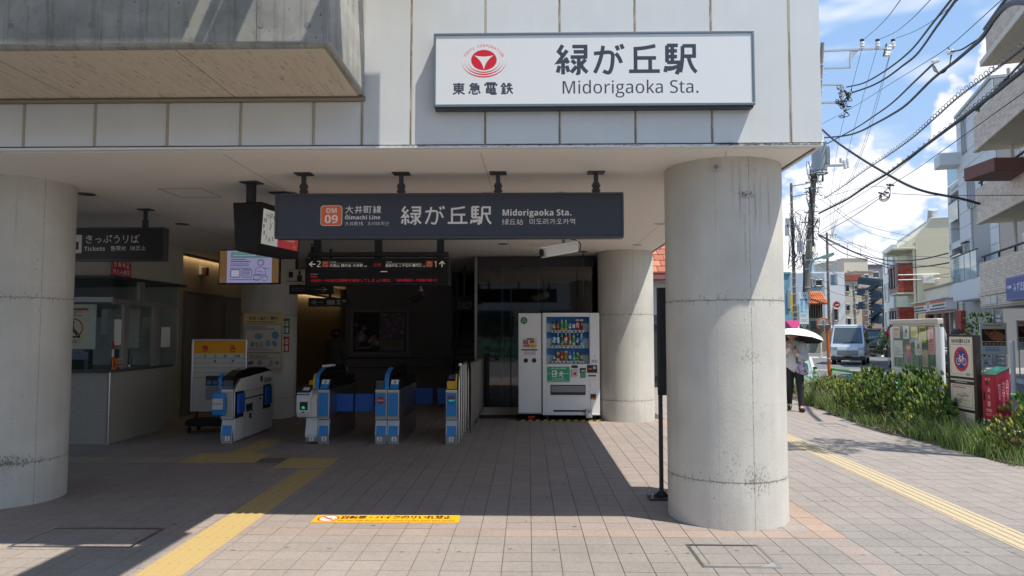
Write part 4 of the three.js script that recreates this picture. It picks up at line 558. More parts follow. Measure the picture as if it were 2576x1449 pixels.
// --- double-faced clock and advertisement display
{
  const t = thing('clock_display', 'black hanging display box with clock face and red advertisement beside the dark station sign', 'display', [-2.62, 2.3, -6.62], -0.175);
  const w = 0.29, l = 0.8, h = 0.46, prof = [[-w / 2, h], [w / 2, h], [w / 2 - 0.03, 0], [-w / 2 + 0.02, 0.0], [-w / 2 + 0.02, 0.02]];
  lp('housing', extr([[-w / 2, h], [-w / 2 + 0.035, 0.02], [-w / 2 + 0.06, 0], [w / 2 - 0.045, 0], [w / 2 - 0.03, 0.02], [w / 2, h]], l, 0.012).translate(0, 0, -l + 0.02), std([0.004, 0.004, 0.005], 0.75), t);
  lp('post', rbox(-0.035, 0.035, h, CEIL - 2.3, -0.09, -0.02, 0.006), M.black, t); lp('post', rbox(-0.035, 0.035, h, CEIL - 2.3, -0.62, -0.55, 0.006), M.black, t);
  for (const z of [-0.055, -0.585]) lp('ceiling_plate', rbox(-0.09, 0.09, CEIL - 2.312, CEIL - 2.298, z - 0.07, z + 0.07, 0.003, 1), M.iron, t);
  const draw = (g, W, H) => {
    g.fillStyle = '#d8d5d0'; g.fillRect(0, 0, W, H); g.fillStyle = '#c0212c'; g.fillRect(W * 0.42, 0, W * 0.58, H);
    const cx = W * 0.2, cy = H * 0.5, r = H * 0.4; ink(g, '#17171a'); g.textAlign = 'center'; g.textBaseline = 'middle'; g.font = `bold ${H * 0.16}px sans-serif`;
    for (let i = 1; i <= 12; i++) { const a = i * Math.PI / 6 - Math.PI / 2; g.fillText(String(i), cx + r * 0.88 * Math.cos(a) * 0.92, cy + r * 0.88 * Math.sin(a)); }
    for (let i = 0; i < 60; i++) { const a = i * Math.PI / 30; g.beginPath(); g.arc(cx + r * 1.1 * Math.cos(a) * 0.92, cy + r * 1.1 * Math.sin(a), 2.2, 0, 7); g.fill(); }
    g.lineWidth = 9; g.beginPath(); g.moveTo(cx - 4, cy + 26); g.lineTo(cx + r * 0.26, cy - r * 0.42); g.stroke(); g.lineWidth = 6; g.beginPath(); g.moveTo(cx + 2, cy + 34); g.lineTo(cx - r * 0.06, cy - r * 0.84); g.stroke();
    g.textBaseline = 'alphabetic'; ink(g, '#e8d9b0'); g.textAlign = 'left'; g.font = `bold ${H * 0.25}px serif`; g.fillText('R-1', W * 0.52, H * 0.5); g.font = `${H * 0.17}px serif`; g.fillText('the GOLD', W * 0.5, H * 0.76); g.fillRect(W * 0.45, H * 0.1, W * 0.08, 9); g.fillStyle = '#d89030'; g.beginPath(); g.arc(W * 0.9, H * 0.9, 20, 0, 7); g.fill();
  };
  const sc = new THREE.MeshStandardMaterial({ color: 0x444444, emissiveMap: canvasTex(768, 384, draw), emissive: 0xffffff, emissiveIntensity: 0.33, roughness: 0.25 });
  const q = new THREE.PlaneGeometry(l - 0.1, h - 0.13).rotateY(Math.PI / 2).rotateZ(-0.065).translate(w / 2 - 0.009, h * 0.52, -l / 2 + 0.02);
  lp('screen', q, sc, t);
}
// ================================================================ TICKET OFFICE
{
  const X = -5.78, D0 = 9.87, D1 = 11.88, t = thing('ticket_office', 'glazed ticket office counter with tiled base behind the left column', 'ticket office', [X - 1.2, 0, -(D0 + 1)]);
  const tile2 = mosaic(9, [186, 180, 168], 10, 0.78); tile2.repeat.set(3.4, 6.2); const tm = std([0.8, 0.8, 0.8], 0.4, 0, { map: tile2 });
  const alu = std([0.36, 0.35, 0.33], 0.45, 0.5);
  part('tiled_base', [bD(-9, X, 0.0, 0.985, D0, D1 - 0.4)], tm, t, { uv: true });
  part('counter_top', rD(-9, X + 0.07, 0.985, 1.02, D0 - 0.05, D1 - 0.35, 0.006, 1), std([0.07, 0.068, 0.065], 0.3), t);
  part('corner_post', cyl(0.018, 0.018, 0.985, X + 0.006, 0, -D0 + 0.006, 16), M.steel, t);
  part('head_wall', [bD(-9, X - 0.002, 2.325, CEIL, D0 + 0.004, D1)], M.wallTile, t, { uv: true });
  part('side_wall', [bD(X - 0.002, X + 0.012, 2.325, CEIL, D0 + 0.1, D1)], std([0.5, 0.47, 0.42], 0.6), t);
  part('corner_trim', [bD(X - 0.01, X + 0.016, 2.325, CEIL, D0 - 0.006, D0 + 0.1)], std([0.08, 0.07, 0.06], 0.5), t);
  part('ledge', rD(-9, X + 0.06, 2.285, 2.325, D0 - 0.06, D1 + 0.05, 0.004, 1), std([0.05, 0.045, 0.042], 0.45), t);
  part('transom', [rD(-9, X + 0.01, 1.955, 2.03, D0 - 0.012, D0 + 0.03, 0.004, 1)], std([0.42, 0.4, 0.38], 0.45, 0.3), t); part('transom', [rD(X - 0.03, X + 0.012, 1.93, 2.005, D0 + 0.032, D1 - 0.1, 0.004, 1)], alu, t);
  for (const [a, b] of [[10.16, 10.3], [10.98, 11.02], [11.04, 11.2]]) part('mullion', rD(X - 0.04, X + 0.008, 1.02, 1.93, a, b, 0.004, 1), alu, t);
  part('mullion', rD(X - 0.04, X + 0.008, 2.005, 2.285, 10.55, 10.71, 0.004, 1), alu, t);
  const gl = M.glass;
  for (const [a, b, y0, y1] of [[9.9, 10.16, 1.02, 1.93], [10.3, 10.62, 1.08, 1.9], [10.62, 10.98, 1.08, 1.9], [11.2, 11.78, 1.02, 1.93], [9.9, 10.55, 2.005, 2.285], [10.71, 11.78, 2.005, 2.285]]) part('glass_pane', new THREE.PlaneGeometry(b - a, y1 - y0).rotateY(Math.PI / 2).translate(X - 0.01, (y0 + y1) / 2, -(a + b) / 2), gl, t);
  part('glass_pane', plane(3.2, 0.935, X - 1.6, 1.4875, -D0 - 0.005), gl, t); part('glass_pane', plane(3.2, 0.255, X - 1.6, 2.157, -D0 - 0.005), gl, t);
  // dim room behind the glass
  part('inner_wall', [bD(-9, X - 0.05, 0.99, 2.32, D1 - 0.02, D1 + 0.02)], std([0.42, 0.42, 0.38], 0.8), t, { uv: true });
  part('cupboard', [rD(-6.9, -6.1, 1.02, 1.78, 11.3, 11.7, 0.01, 1)], std([0.5, 0.5, 0.46], 0.6), t); part('blind', [bD(-6.5, -6.0, 1.3, 1.9, 11.0, 11.02)], std([0.5, 0.48, 0.42], 0.8), t); part('monitor', rD(-6.25, -5.98, 1.05, 1.28, 10.7, 10.74, 0.01, 1), M.satin, t); part('desk_lamp', cyl(0.05, 0.06, 0.16, -6.1, 1.02, -10.9, 16), M.steel, t);
  part('ceiling_panel', bD(-9, X - 0.05, 2.326, 2.33, D0 + 0.1, D1), M.white, t);
  part('ceiling_lamp', bD(-6.9, -6.1, 2.29, 2.32, 11.0, 11.1), new THREE.MeshStandardMaterial({ color: 0x222222, emissive: new THREE.Color().setRGB(0.9, 1, 0.9), emissiveIntensity: 0.7 }), t);
  const ol = new THREE.RectAreaLight(new THREE.Color().setRGB(0.95, 1, 0.9), 2.4, 0.8, 0.1); ol.position.set(-6.5 - t.position.x, 2.285, -11.05 - t.position.z); ol.rotation.x = -Math.PI / 2; t.add(ol);
  part('notice', rD(-6.75, -6.45, 1.5, 1.9, 11.25, 11.26, 0.002, 1), M.paper, t); part('file_shelf', rD(-8.4, -7.1, 1.02, 2.0, 11.4, 11.7, 0.01, 1), std([0.45, 0.44, 0.4], 0.6), t); for (let i = 0; i < 9; i++) part('file', rD(-8.3 + i * 0.13, -8.2 + i * 0.13, 1.5, 1.78, 11.33, 11.42, 0.006, 1), std([[0.1, 0.2, 0.4], [0.4, 0.38, 0.3], [0.35, 0.1, 0.08]][i % 3], 0.6), t);
}
function sheetOn(name, label, cat, g, m, group) { const t = part(name, g, m); return tag(t, label, cat, group); }
{
  const thinX = (x, y0, y1, d0, d1) => rD(x, x + 0.008, y0, y1, d0, d1, 0.003, 1);
  const X = -5.768;
  // red sign on the wall over the ledge: board and print
  const r = thing('warning_sign', 'red sign with white characters forbidding dangerous goods over the office ledge', 'sign', [X, 2.34, -10.05]);
  part('board', thinX(X, 2.325, 2.545, 9.80, 10.30), M.red, r);
  part('print', new THREE.PlaneGeometry(0.49, 0.21).rotateY(Math.PI / 2).translate(X + 0.0095, 2.437, -10.05), printed(512, 224, (g, W, H) => { g.fillStyle = '#c01c34'; g.fillRect(0, 0, W, H); ink(g, '#e8dcd8'); g.lineWidth = 4; g.strokeRect(10, 10, W - 20, H - 20); say(g, '危険物品', 40, 14, 90, 11, { gap: 0.22 }); say(g, '持込み厳禁', 26, 116, 88, 11, { gap: 0.04 }); }), r);
  const sc = thing('poster', 'cream poster forbidding scooters inside the office window', 'poster', [-6.2, 1.3, -9.8]);
  part('light_box', rD(-6.62, -6.02, 1.30, 1.935, 9.9, 9.93, 0.02, 2), std([0.6, 0.58, 0.5], 0.5), sc);
  part('sheet', plane(0.5, 0.55, -6.35, 1.62, -9.897), printed(400, 440, (g, W, H) => { g.fillStyle = '#d8c9a4'; g.fillRect(0, 0, W, H); g.fillStyle = '#b83a2a'; g.fillRect(20, 16, W - 40, 26); smallPrint(g, 60, 54, 280, 60, 3, 5, '#3a2f28'); g.strokeStyle = '#a8402c'; g.lineWidth = 14; g.beginPath(); g.arc(215, 240, 104, 0, 7); g.moveTo(140, 166); g.lineTo(290, 314); g.stroke(); ink(g, '#1c1816'); g.beginPath(); g.arc(208, 172, 21, 0, 7); g.fill(); g.lineCap = 'round'; g.lineWidth = 30; g.beginPath(); g.moveTo(208, 206); g.lineTo(212, 258); g.stroke(); g.lineWidth = 19; g.beginPath(); g.moveTo(212, 258); g.lineTo(188, 316); g.moveTo(212, 258); g.lineTo(258, 312); g.moveTo(206, 208); g.lineTo(160, 232); g.stroke(); g.lineWidth = 9; g.beginPath(); g.moveTo(166, 224); g.lineTo(120, 330); g.lineTo(282, 330); g.stroke(); g.beginPath(); g.arc(128, 336, 15, 0, 7); g.arc(284, 336, 15, 0, 7); g.fill(); smallPrint(g, 40, 372, 320, 40, 3, 6, '#5a4a3c'); }), sc);
  sheetOn('poster', 'poster of a dark train in the office window under the scooter poster', 'poster', plane(0.46, 0.34, -6.33, 1.1, -9.89), printed(256, 190, (g, W, H) => { g.fillStyle = '#4a4e5c'; g.fillRect(0, 0, W, H); g.fillStyle = '#6c7080'; g.fillRect(0, 0, W, 60); g.fillStyle = '#191a22'; g.beginPath(); g.moveTo(0, 90); g.lineTo(150, 60); g.lineTo(225, 66); g.lineTo(228, 165); g.lineTo(120, 176); g.lineTo(0, 160); g.fill(); g.fillStyle = '#0c0c10'; g.fillRect(160, 72, 56, 44); g.strokeStyle = '#b8b8bc'; g.lineWidth = 4; g.beginPath(); g.ellipse(188, 140, 32, 16, 0, 0, Math.PI); g.stroke(); }));
  const st = (y0, y1, d0, d1, m, label, name, cat) => { const c = thinX(-5.772, y0, y1, d0, d1); const o = part(name, c, m); tag(o, label, cat); };
  st(1.36, 1.72, 9.93, 10.1, M.paper, 'white typed notice on the office side window', 'notice', 'notice');
  st(1.02, 1.18, 9.9, 10.01, printedBox('#d8742c', (g) => { ink(g, '#241c14'); g.beginPath(); g.arc(64, 78, 24, 0, 7); g.fill(); g.fillRect(54, 30, 20, 30); }), 'orange sticker low on the office window corner', 'sticker', 'sticker');
  st(1.06, 1.17, 10.03, 10.15, printedBox('#b8b4ac', (g) => { ink(g, '#1a1a1a'); latin(g, 'AED', 34, 62, 46, 88, true); g.fillStyle = '#a02a30'; g.fillRect(0, 84, 128, 30); g.beginPath(); g.arc(18, 46, 14, 0, 7); g.fill(); }), 'AED sign on the office window beside the orange sticker', 'sign', 'sign');
  st(1.32, 1.42, 9.89, 9.94, M.red, 'small dark red sticker on the edge of the office window', 'sticker', 'sticker');
  st(1.19, 1.3, 9.89, 9.94, M.paper, 'small white framed sticker between the red and orange stickers', 'sticker', 'sticker');
  st(1.3, 1.62, 11.22, 11.5, M.paper, 'white notice on the far pane of the office window', 'notice', 'notice');
}
function printedBox(bg, draw) { return printed(128, 128, (g, W, H) => { g.fillStyle = bg; g.fillRect(0, 0, W, H); draw(g, W, H); }); }
// ================================================================ EMERGENCY NOTICE STAND
{
  const t = thing('notice_stand', 'white emergency notice board with yellow header on a wheeled stand', 'notice board', [-4.83, 0, -11.2], 0.06);
  const w = 0.86, y0 = 0.3, y1 = 1.43;
  lp('board', rbox(-w / 2 + 0.01, w / 2 - 0.01, y0 + 0.01, y1 - 0.01, -0.02, 0, 0.004, 1), M.offwhite, t);
  for (const b of [[-w / 2, -w / 2 + 0.035, y0, y1], [w / 2 - 0.035, w / 2, y0, y1], [-w / 2 + 0.036, w / 2 - 0.036, y1 - 0.035, y1], [-w / 2 + 0.036, w / 2 - 0.036, y0, y0 + 0.035]]) lp('frame', rbox(...b, -0.025, 0.014, 0.014, 3), M.alu, t);
  lp('print', plane(w - 0.07, y1 - y0 - 0.07, 0, (y0 + y1) / 2, 0.002), printed(768, 1024, (g, W, H) => {
    g.fillStyle = '#cfcabf'; g.fillRect(0, 0, W, H); g.fillStyle = '#efa40c'; g.fillRect(0, 0, W, 182); ink(g, '#c8241c'); say(g, '急', 120, 52, 108, 12); say(g, '告', 532, 52, 108, 12);
    ink(g, '#1c1c1c'); for (const [c, x] of [['月', 150], ['日', 300], ['時', 450], ['分頃', 604]]) say(g, c, x, 200, 44, 11); say(g, '線', 300, 276, 44, 11); say(g, '駅', 572, 276, 44, 11);
    g.fillStyle = '#3c3a36'; for (let i = 0; i < 5; i++) g.fillRect(0, 254 + i * 72, W, 4);
    g.fillStyle = '#2c3450'; g.fillRect(190, 520, 300, 150); g.fillStyle = '#7c86a0'; for (let i = 0; i < 3; i++) g.fillRect(205 + i * 95, 590, 70, 60); g.fillStyle = '#b3b6c2'; g.fillRect(190, 676, 300, 210); smallPrint(g, 200, 690, 280, 190, 9, 8, '#2d2f3a');
  }), t);
  lp('base', [rbox(-0.42, 0.42, 0.1, 0.2, -0.22, 0.22, 0.03, 2)], M.rubber, t); for (const x of [-0.33, 0.33]) lp('leg', rbox(x - 0.02, x + 0.02, 0.2, 0.31, -0.03, 0.01, 0.005, 1), M.black, t);
  for (const x of [-0.36, 0.36]) for (const z of [-0.18, 0.18]) lp('wheel', new THREE.CylinderGeometry(0.045, 0.045, 0.03, 16).rotateZ(Math.PI / 2).translate(x, 0.046, z), M.rubber, t);
}
// posters on the far column and small stickers
{
  sheetOn('poster', 'cream poster on hand luggage rules fixed to the column behind gate one', 'poster', rD(-5.018, -4.305, 0.835, 1.87, 12.595, 12.605, 0.002, 1), printed(640, 928, (g, W, H) => {
    g.fillStyle = '#d9c48c'; g.fillRect(0, 0, W, H); ink(g, '#1d1a16'); say(g, '手回り品のご案内', 86, 50, 58, 11.5, { gap: 0.0 }); smallPrint(g, 66, 126, 510, 40, 2, 20, '#4a4234');
    for (const [y, h, c] of [[178, 440, '#23262a'], [640, 236, '#8c8472']]) { g.fillStyle = '#d6d0c4'; g.beginPath(); g.roundRect(24, y, W - 48, h, 16); g.fill(); g.strokeStyle = c; g.lineWidth = 6; g.stroke(); }
    g.strokeStyle = '#2878b4'; g.lineWidth = 13; g.beginPath(); g.ellipse(72, 236, 26, 32, 0, 0, 7); g.stroke(); ink(g, '#1d1a16'); say(g, '持ち込めるもの', 112, 196, 38, 11); say(g, '持ち込めないもの', 108, 656, 36, 11); smallPrint(g, 112, 240, 470, 34, 2, 21, '#4a4640'); smallPrint(g, 108, 700, 470, 34, 2, 22, '#5a4640');
    g.strokeStyle = '#b89088'; g.lineWidth = 12; g.beginPath(); g.moveTo(36, 668); g.lineTo(88, 730); g.moveTo(88, 668); g.lineTo(36, 730); g.stroke();
    const q = rng(6); for (const [x, y, w, h, c] of [[180, 320, 130, 90, '#7ea6ba'], [460, 290, 110, 120, '#5c98b8'], [120, 450, 60, 90, '#8c949a'], [200, 456, 50, 84, '#b0a8a0'], [270, 456, 50, 84, '#b0a8a0'], [360, 430, 80, 100, '#84aebe'], [470, 430, 70, 100, '#8c949a'], [240, 740, 70, 80, '#b89490'], [430, 740, 50, 90, '#a8acb0'], [80, 760, 100, 50, '#77706a'], [520, 750, 60, 60, '#9a9088']]) { g.fillStyle = c; g.beginPath(); g.ellipse(x + w / 2, y + h / 2, w / 2, h / 2, q() - 0.5, 0, 7); g.fill(); g.strokeStyle = '#45484c'; g.lineWidth = 2; g.stroke(); } smallPrint(g, 40, 560, 540, 34, 2, 23, '#45505a'); smallPrint(g, 40, 832, 540, 24, 2, 24, '#6a5a50');
  }));
  const sticker = (y0, y1, bg, label, seed) => sheetOn('notice', label, 'notice', rbox(-0.09, 0.09, y0, y1, 0, 0.004, 0.002, 1).rotateY(0.75).translate(-4.33, 0, -12.74), printedBox(bg, (g) => { g.fillStyle = '#ccc8c0'; for (const [x, y] of [[24, 22], [76, 22], [24, 76], [76, 76]]) { g.fillRect(x, y, 34, 40); } g.fillStyle = bg; g.fillRect(34, 30, 12, 20); g.fillRect(88, 30, 12, 20); g.fillRect(34, 86, 12, 20); }));
  sticker(1.5, 1.78, '#1f5c3c', 'green notice with white pictures on the side of the poster column', 1); sticker(1.18, 1.46, '#9c2430', 'red notice with white pictures under the green one on the poster column', 2);
}
// ================================================================ TICKET GATES
const plates = new Map();
const numberPlate = (ch, bg, fg) => plates.get(ch + bg) ?? (plates.set(ch + bg, printed(128, 128, (g) => { g.fillStyle = bg; g.fillRect(0, 0, 128, 128); ink(g, fg); g.font = 'bold 110px sans-serif'; g.textAlign = 'center'; g.textBaseline = 'alphabetic'; g.fillText(ch, 64, 104); })), plates.get(ch + bg));
const gateBlack = phy([0.014, 0.014, 0.016], 0.16, { clearcoat: 0.5 });
const side = (pts, x0, x1, d0) => { const g = extr(pts.map(([d, y]) => [d, y]), x1 - x0, 0.006); g.rotateY(Math.PI / 2); return g.translate(x0, 0, -d0); };   // outline in (depth, height), pushed out along x
function pillar(t, x0, x1, d0, blueFace, num, hoodBlue = true) {
  const w = x1 - x0, c = (x0 + x1) / 2;
  part('plinth', rD(x0 + 0.006, x1 - 0.006, 0, 0.03, d0 + 0.02, d0 + 1.5, 0.004, 1), M.galv, t);
  part('lower_cabinet', side([[0.0, 0.03], [0.0, 0.13], [0.03, 0.26], [0.05, 0.34], [1.52, 0.34], [1.55, 0.03]], x0, x1, d0), M.brushed, t);
  const lb = new THREE.PlaneGeometry(w * 0.78, 0.17, 1, 6); { const p = lb.attributes.position; for (let i = 0; i < p.count; i++) { const y = p.getY(i) + 0.085; p.setZ(i, -0.05 * Math.max(0, (y - 0.0) / 0.17) + 0.0); } lb.computeVertexNormals(); }
  part('blue_panel', lb.translate(c, 0.2, -d0 + 0.012), M.blue, t);
  part('number_tag', plane(w * 0.4, 0.062, c + (num.side ?? 0) * w * 0.1, 0.072, -d0 + 0.004), numberPlate(num.ch, '#f0efe9', '#141414'), t);
  part('upper_cabinet', rD(x0, x1, 0.345, 0.745, d0, d0 + 1.55, 0.012, 2), M.brushed, t);
  for (const [a, b] of [[0.34, 0.362], [0.71, 0.748]]) part('edge_strip', rD(x0 + 0.001, x1 - 0.001, a, b, d0 - 0.006, d0 + 0.012, 0.004, 1), M.steel, t);
  if (blueFace) part('blue_panel', rD(x0 + w * 0.09, x1 - w * 0.09, 0.385, 0.70, d0 - 0.004, d0 + 0.004, 0.004, 1), M.blue, t);
}
const guard = [[0.0, 0.74], [0.0, 0.90], [0.06, 0.965], [0.3, 1.03], [0.6, 1.055], [1.2, 1.055], [1.45, 1.0], [1.53, 0.88], [1.53, 0.74]];
{
  const D = 9.96;
  // gate 1: white cabinet seen from its side
  const g1 = thing('ticket_gate', 'white and blue ticket gate marked 1 beside the notice stand', 'ticket gate', [-4.17, 0, -(D + 0.78)], 0, 'row of ticket gates');
  pillar(g1, -4.255, -4.087, D, false, { ch: '1', side: 1 });
  part('reader_drum', side([[0.03, 0.37], [-0.03, 0.4], [-0.05, 0.5], [-0.05, 0.6], [-0.02, 0.69], [0.06, 0.72], [0.08, 0.37]], -4.365, -4.19, D), M.blue, g1);
  part('reader_face', plane(0.15, 0.15, -4.278, 0.55, -D + 0.059), printed(256, 256, (g) => { g.fillStyle = '#c9c7c4'; g.fillRect(0, 0, 256, 256); ink(g, '#c03040'); g.lineWidth = 9; g.strokeRect(14, 92, 42, 52); ink(g, '#2a2a2c'); latin(g, 'SKIP', 76, 150, 66, 160, false); }), g1);
  const wh = std([0.70, 0.69, 0.67], 0.35);
  part('side_panel', side([[0.04, 0.03], [0.02, 0.2], [0.05, 0.34], [0.02, 0.36], [0.02, 0.70], [0.10, 0.80], [0.22, 0.88], [1.35, 0.93], [1.52, 0.86], [1.58, 0.7], [1.55, 0.34], [1.5, 0.03]], -4.087, -4.068, D), wh, g1);
  const grooves = [bD(-4.0685, -4.0665, 0.69, 0.695, D + 0.3, D + 1.1), bD(-4.0685, -4.0665, 0.575, 0.595, D + 0.3, D + 1.12), bD(-4.0685, -4.0665, 0.03, 0.34, D + 0.37, D + 0.374)];
  for (const q of grooves) part('panel_joint', q, M.black, g1);
  part('inspection_window', rD(-4.07, -4.064, 0.39, 0.5, D + 0.42, D + 0.66, 0.004, 1), M.paneDark, g1); part('inspection_window', rD(-4.07, -4.064, 0.28, 0.36, D + 0.55, D + 0.62, 0.004, 1), M.paneDark, g1); part('sensor', rD(-4.07, -4.064, 0.52, 0.55, D + 0.93, D + 1.0, 0.004, 1), M.black, g1);
  part('logo_print', new THREE.PlaneGeometry(0.36, 0.09).rotateY(Math.PI / 2).translate(-4.0675, 0.795, -(D + 1.27)), printed(256, 64, (g) => { g.fillStyle = '#b8b6b2'; g.fillRect(0, 0, 256, 64); ink(g, '#8c2c3c'); g.lineWidth = 6; g.strokeRect(8, 8, 30, 46); ink(g, '#26262a'); latin(g, 'SKIP', 56, 52, 52, 176, true); }), g1);
  part('card_mark', rD(-4.07, -4.065, 0.79, 0.87, D + 0.95, D + 1.05, 0.004, 1), M.black, g1);
  part('hood', side(guard.map(([d, y]) => [d, y - 0.03 - (d > 1.1 ? 0.03 : 0)]), -4.235, -4.09, D), gateBlack, g1);
  part('blue_edge', side([[-0.012, 0.74], [-0.012, 0.9], [0.05, 0.955], [0.12, 0.975], [0.12, 0.96], [0.0, 0.88], [0.0, 0.74]], -4.295, -4.255, D), M.blue, g1);
  part('number_plate', rbox(-0.055, 0.055, 0, 0.13, 0, 0.012, 0.004, 1).rotateX(-0.5).translate(-4.16, 0.76, -D - 0.0), M.blue, g1); part('number', plane(0.08, 0.06, 0, 0.03, 0).rotateX(-0.5).translate(-4.16, 0.83, -D - 0.02), numberPlate('1', '#f0efe9', '#141414'), g1);
  for (const [d0, d1, y0] of [[D + 0.06, D + 0.3, 0.40], [D + 1.12, D + 1.38, 0.42]]) { part('flap_recess', rD(-4.069, -4.062, y0 - 0.06, y0 + 0.31, d0 - 0.04, d1 + 0.02, 0.01, 2), M.black, g1); part('flap', rD(-4.066, -4.03, y0 + 0.0, y0 + 0.28, d0, d1, 0.03, 3), M.flap, g1); }
  // gate 2: a white card reader left, a blue cabinet right
  const g2 = thing('ticket_gate', 'ticket gate marked 2 with white card reader and green arrow screen', 'ticket gate', [-2.9, 0, -(D + 0.78)], 0, 'row of ticket gates');
  pillar(g2, -2.908, -2.745, D, true, { ch: '2', side: 1 }); 
  part('lower_cabinet', side([[0.0, 0.03], [0.0, 0.13], [0.03, 0.26], [0.05, 0.34], [1.52, 0.34], [1.55, 0.03]], -3.07, -2.91, D), M.brushed, g2); part('upper_cabinet', rD(-3.05, -2.912, 0.345, 0.74, D + 0.04, D + 1.55, 0.012, 2), M.brushed, g2); part('number_tag', plane(0.06, 0.052, -2.985, 0.07, -D + 0.004), numberPlate('1', '#f0efe9', '#141414'), g2);
  part('white_apron', side([[-0.012, 0.1], [-0.012, 0.14], [0.02, 0.26], [0.04, 0.36], [0.05, 0.36], [0.03, 0.26], [0.0, 0.1]], -3.075, -2.915, D), wh, g2);
  part('card_reader', side([[0.02, 0.36], [-0.05, 0.38], [-0.08, 0.44], [-0.08, 0.68], [-0.06, 0.70], [0.16, 0.80], [0.2, 0.36]], -3.178, -2.99, D), wh, g2);
  part('card_reader', side([[0.02, 0.36], [-0.03, 0.38], [-0.05, 0.6], [0.16, 0.80], [0.2, 0.36]], -2.988, -2.912, D), wh, g2);
  part('reader_pad', rbox(-0.085, 0.085, 0, 0.012, -0.2, 0, 0.004, 1).rotateX(0.43).translate(-3.084, 0.71, -D + 0.05), M.dark, g2); part('reader_label', rbox(-0.03, 0.06, 0.012, 0.016, -0.12, -0.04, 0.002, 1).rotateX(0.43).translate(-3.084, 0.71, -D + 0.05), M.paper, g2); part('blue_band', rD(-3.176, -2.992, 0.675, 0.692, D - 0.083, D - 0.07, 0.003, 1), M.flap, g2);
  const screen = (g) => { g.fillStyle = '#0c0c0e'; g.fillRect(0, 0, 128, 128); };
  part('arrow_screen', rD(-3.13, -3.02, 0.475, 0.585, D - 0.083, D - 0.076, 0.003, 1), M.satin, g2);
  part('arrow_light', new THREE.ShapeGeometry(new THREE.Shape([[-0.028, 0], [0, 0.026], [0.03, -0.006], [0.0, -0.014]].map(([x, y]) => new THREE.Vector2(x, y)))).translate(-3.08, 0.505, -D + 0.085), new THREE.MeshStandardMaterial({ color: 0x052008, emissive: new THREE.Color().setRGB(0.02, 0.62, 0.16), emissiveIntensity: 0.55, side: THREE.DoubleSide }), g2);
  part('slot', rD(-3.105, -3.065, 0.435, 0.45, D - 0.082, D - 0.074, 0.003, 1), M.black, g2);
  part('yellow_reader', rbox(-0.11, 0.02, 0, 0.11, -0.2, 0, 0.02, 2).rotateX(-0.2).translate(-2.99, 0.76, -D - 0.2), M.yellow, g2); part('yellow_edge', side([[-0.006, 0.76], [-0.006, 0.9], [0.06, 0.965], [0.06, 0.9], [0.01, 0.86], [0.01, 0.76]], -2.975, -2.945, D), M.yellow, g2);
  part('hood', side(guard, -2.945, -2.89, D), gateBlack, g2); part('blue_edge', side([[-0.012, 0.74], [-0.012, 0.905], [0.05, 0.972], [0.3, 1.04], [0.3, 1.028], [0.06, 0.958], [0.002, 0.895], [0.002, 0.74]], -2.94, -2.89, D), M.blue, g2);
  part('deck', side([[0.0, 0.745], [0.12, 0.885], [1.4, 0.9], [1.52, 0.745]], -2.888, -2.75, D), gateBlack, g2);
  const slope = (x, ch, t) => { part('number_plate', rbox(-0.058, 0.058, 0, 0.155, 0, 0.008, 0.004, 1).rotateX(-0.7).translate(x, 0.757, -D + 0.004), M.blue, t); part('number', plane(0.1, 0.075, 0, 0.113, 0.0095).rotateX(-0.7).translate(x, 0.757, -D + 0.004), numberPlate(ch, '#f0efe9', '#141414'), t); };
  slope(-2.82, '2', g2); for (const q of [0.32, 0.52]) part('white_cap', rbox(-0.05, 0.06, 0, 0.03, -0.14, 0, 0.014, 3).translate(-2.9, 1.04, -D - q), M.white, g2);
  // gate 3: two blue cabinets
  const g3 = thing('ticket_gate', 'double blue ticket gate marked 2 and 3 with red no entry disc', 'ticket gate', [-1.94, 0, -(D + 0.78)], 0, 'row of ticket gates');
  pillar(g3, -2.11, -1.945, D, true, { ch: '2', side: -1 }); pillar(g3, -1.941, -1.776, D, true, { ch: '3', side: 1 });
  part('no_entry_disc', new THREE.CylinderGeometry(0.052, 0.052, 0.008, 32).rotateX(Math.PI / 2).translate(-2.03, 0.6, -D + 0.006), M.red, g3); part('no_entry_bar', rbox(-0.042, 0.042, -0.01, 0.01, 0, 0.004, 0.001, 1).translate(-2.03, 0.6, -D + 0.0095), std([0.5, 0.4, 0.38], 0.5), g3);
  part('hood', side(guard, -1.985, -1.92, D), gateBlack, g3); part('blue_edge', side([[-0.012, 0.74], [-0.012, 0.905], [0.05, 0.972], [0.3, 1.04], [0.3, 1.028], [0.06, 0.958], [0.002, 0.895], [0.002, 0.74]], -1.98, -1.92, D), M.blue, g3);
  part('deck', side([[0.0, 0.745], [0.12, 0.885], [1.4, 0.9], [1.52, 0.745]], -1.918, -1.78, D), gateBlack, g3); part('deck', side([[0.0, 0.745], [0.02, 0.87], [1.4, 0.9], [1.52, 0.745]], -2.1, -1.988, D), gateBlack, g3); slope(-1.85, '3', g3);
  // gate 4: the last single cabinet with a glass wing
  const g4 = thing('ticket_gate', 'single blue ticket gate marked 3 at the right end of the row', 'ticket gate', [-1.05, 0, -(D + 0.78)], 0, 'row of ticket gates');
  pillar(g4, -1.135, -0.972, D, true, { ch: '3', side: 0 });
  part('arrow_light', new THREE.ShapeGeometry(new THREE.Shape([[-0.045, 0.01], [0.045, 0.01], [0.045, 0], [-0.005, 0], [0.0, -0.022]].map(([x, y]) => new THREE.Vector2(x, y)))).translate(-1.053, 0.6, -D + 0.007), new THREE.MeshStandardMaterial({ color: 0x0a4020, emissive: new THREE.Color().setRGB(0.05, 0.62, 0.3), emissiveIntensity: 0.4, side: THREE.DoubleSide }), g4);
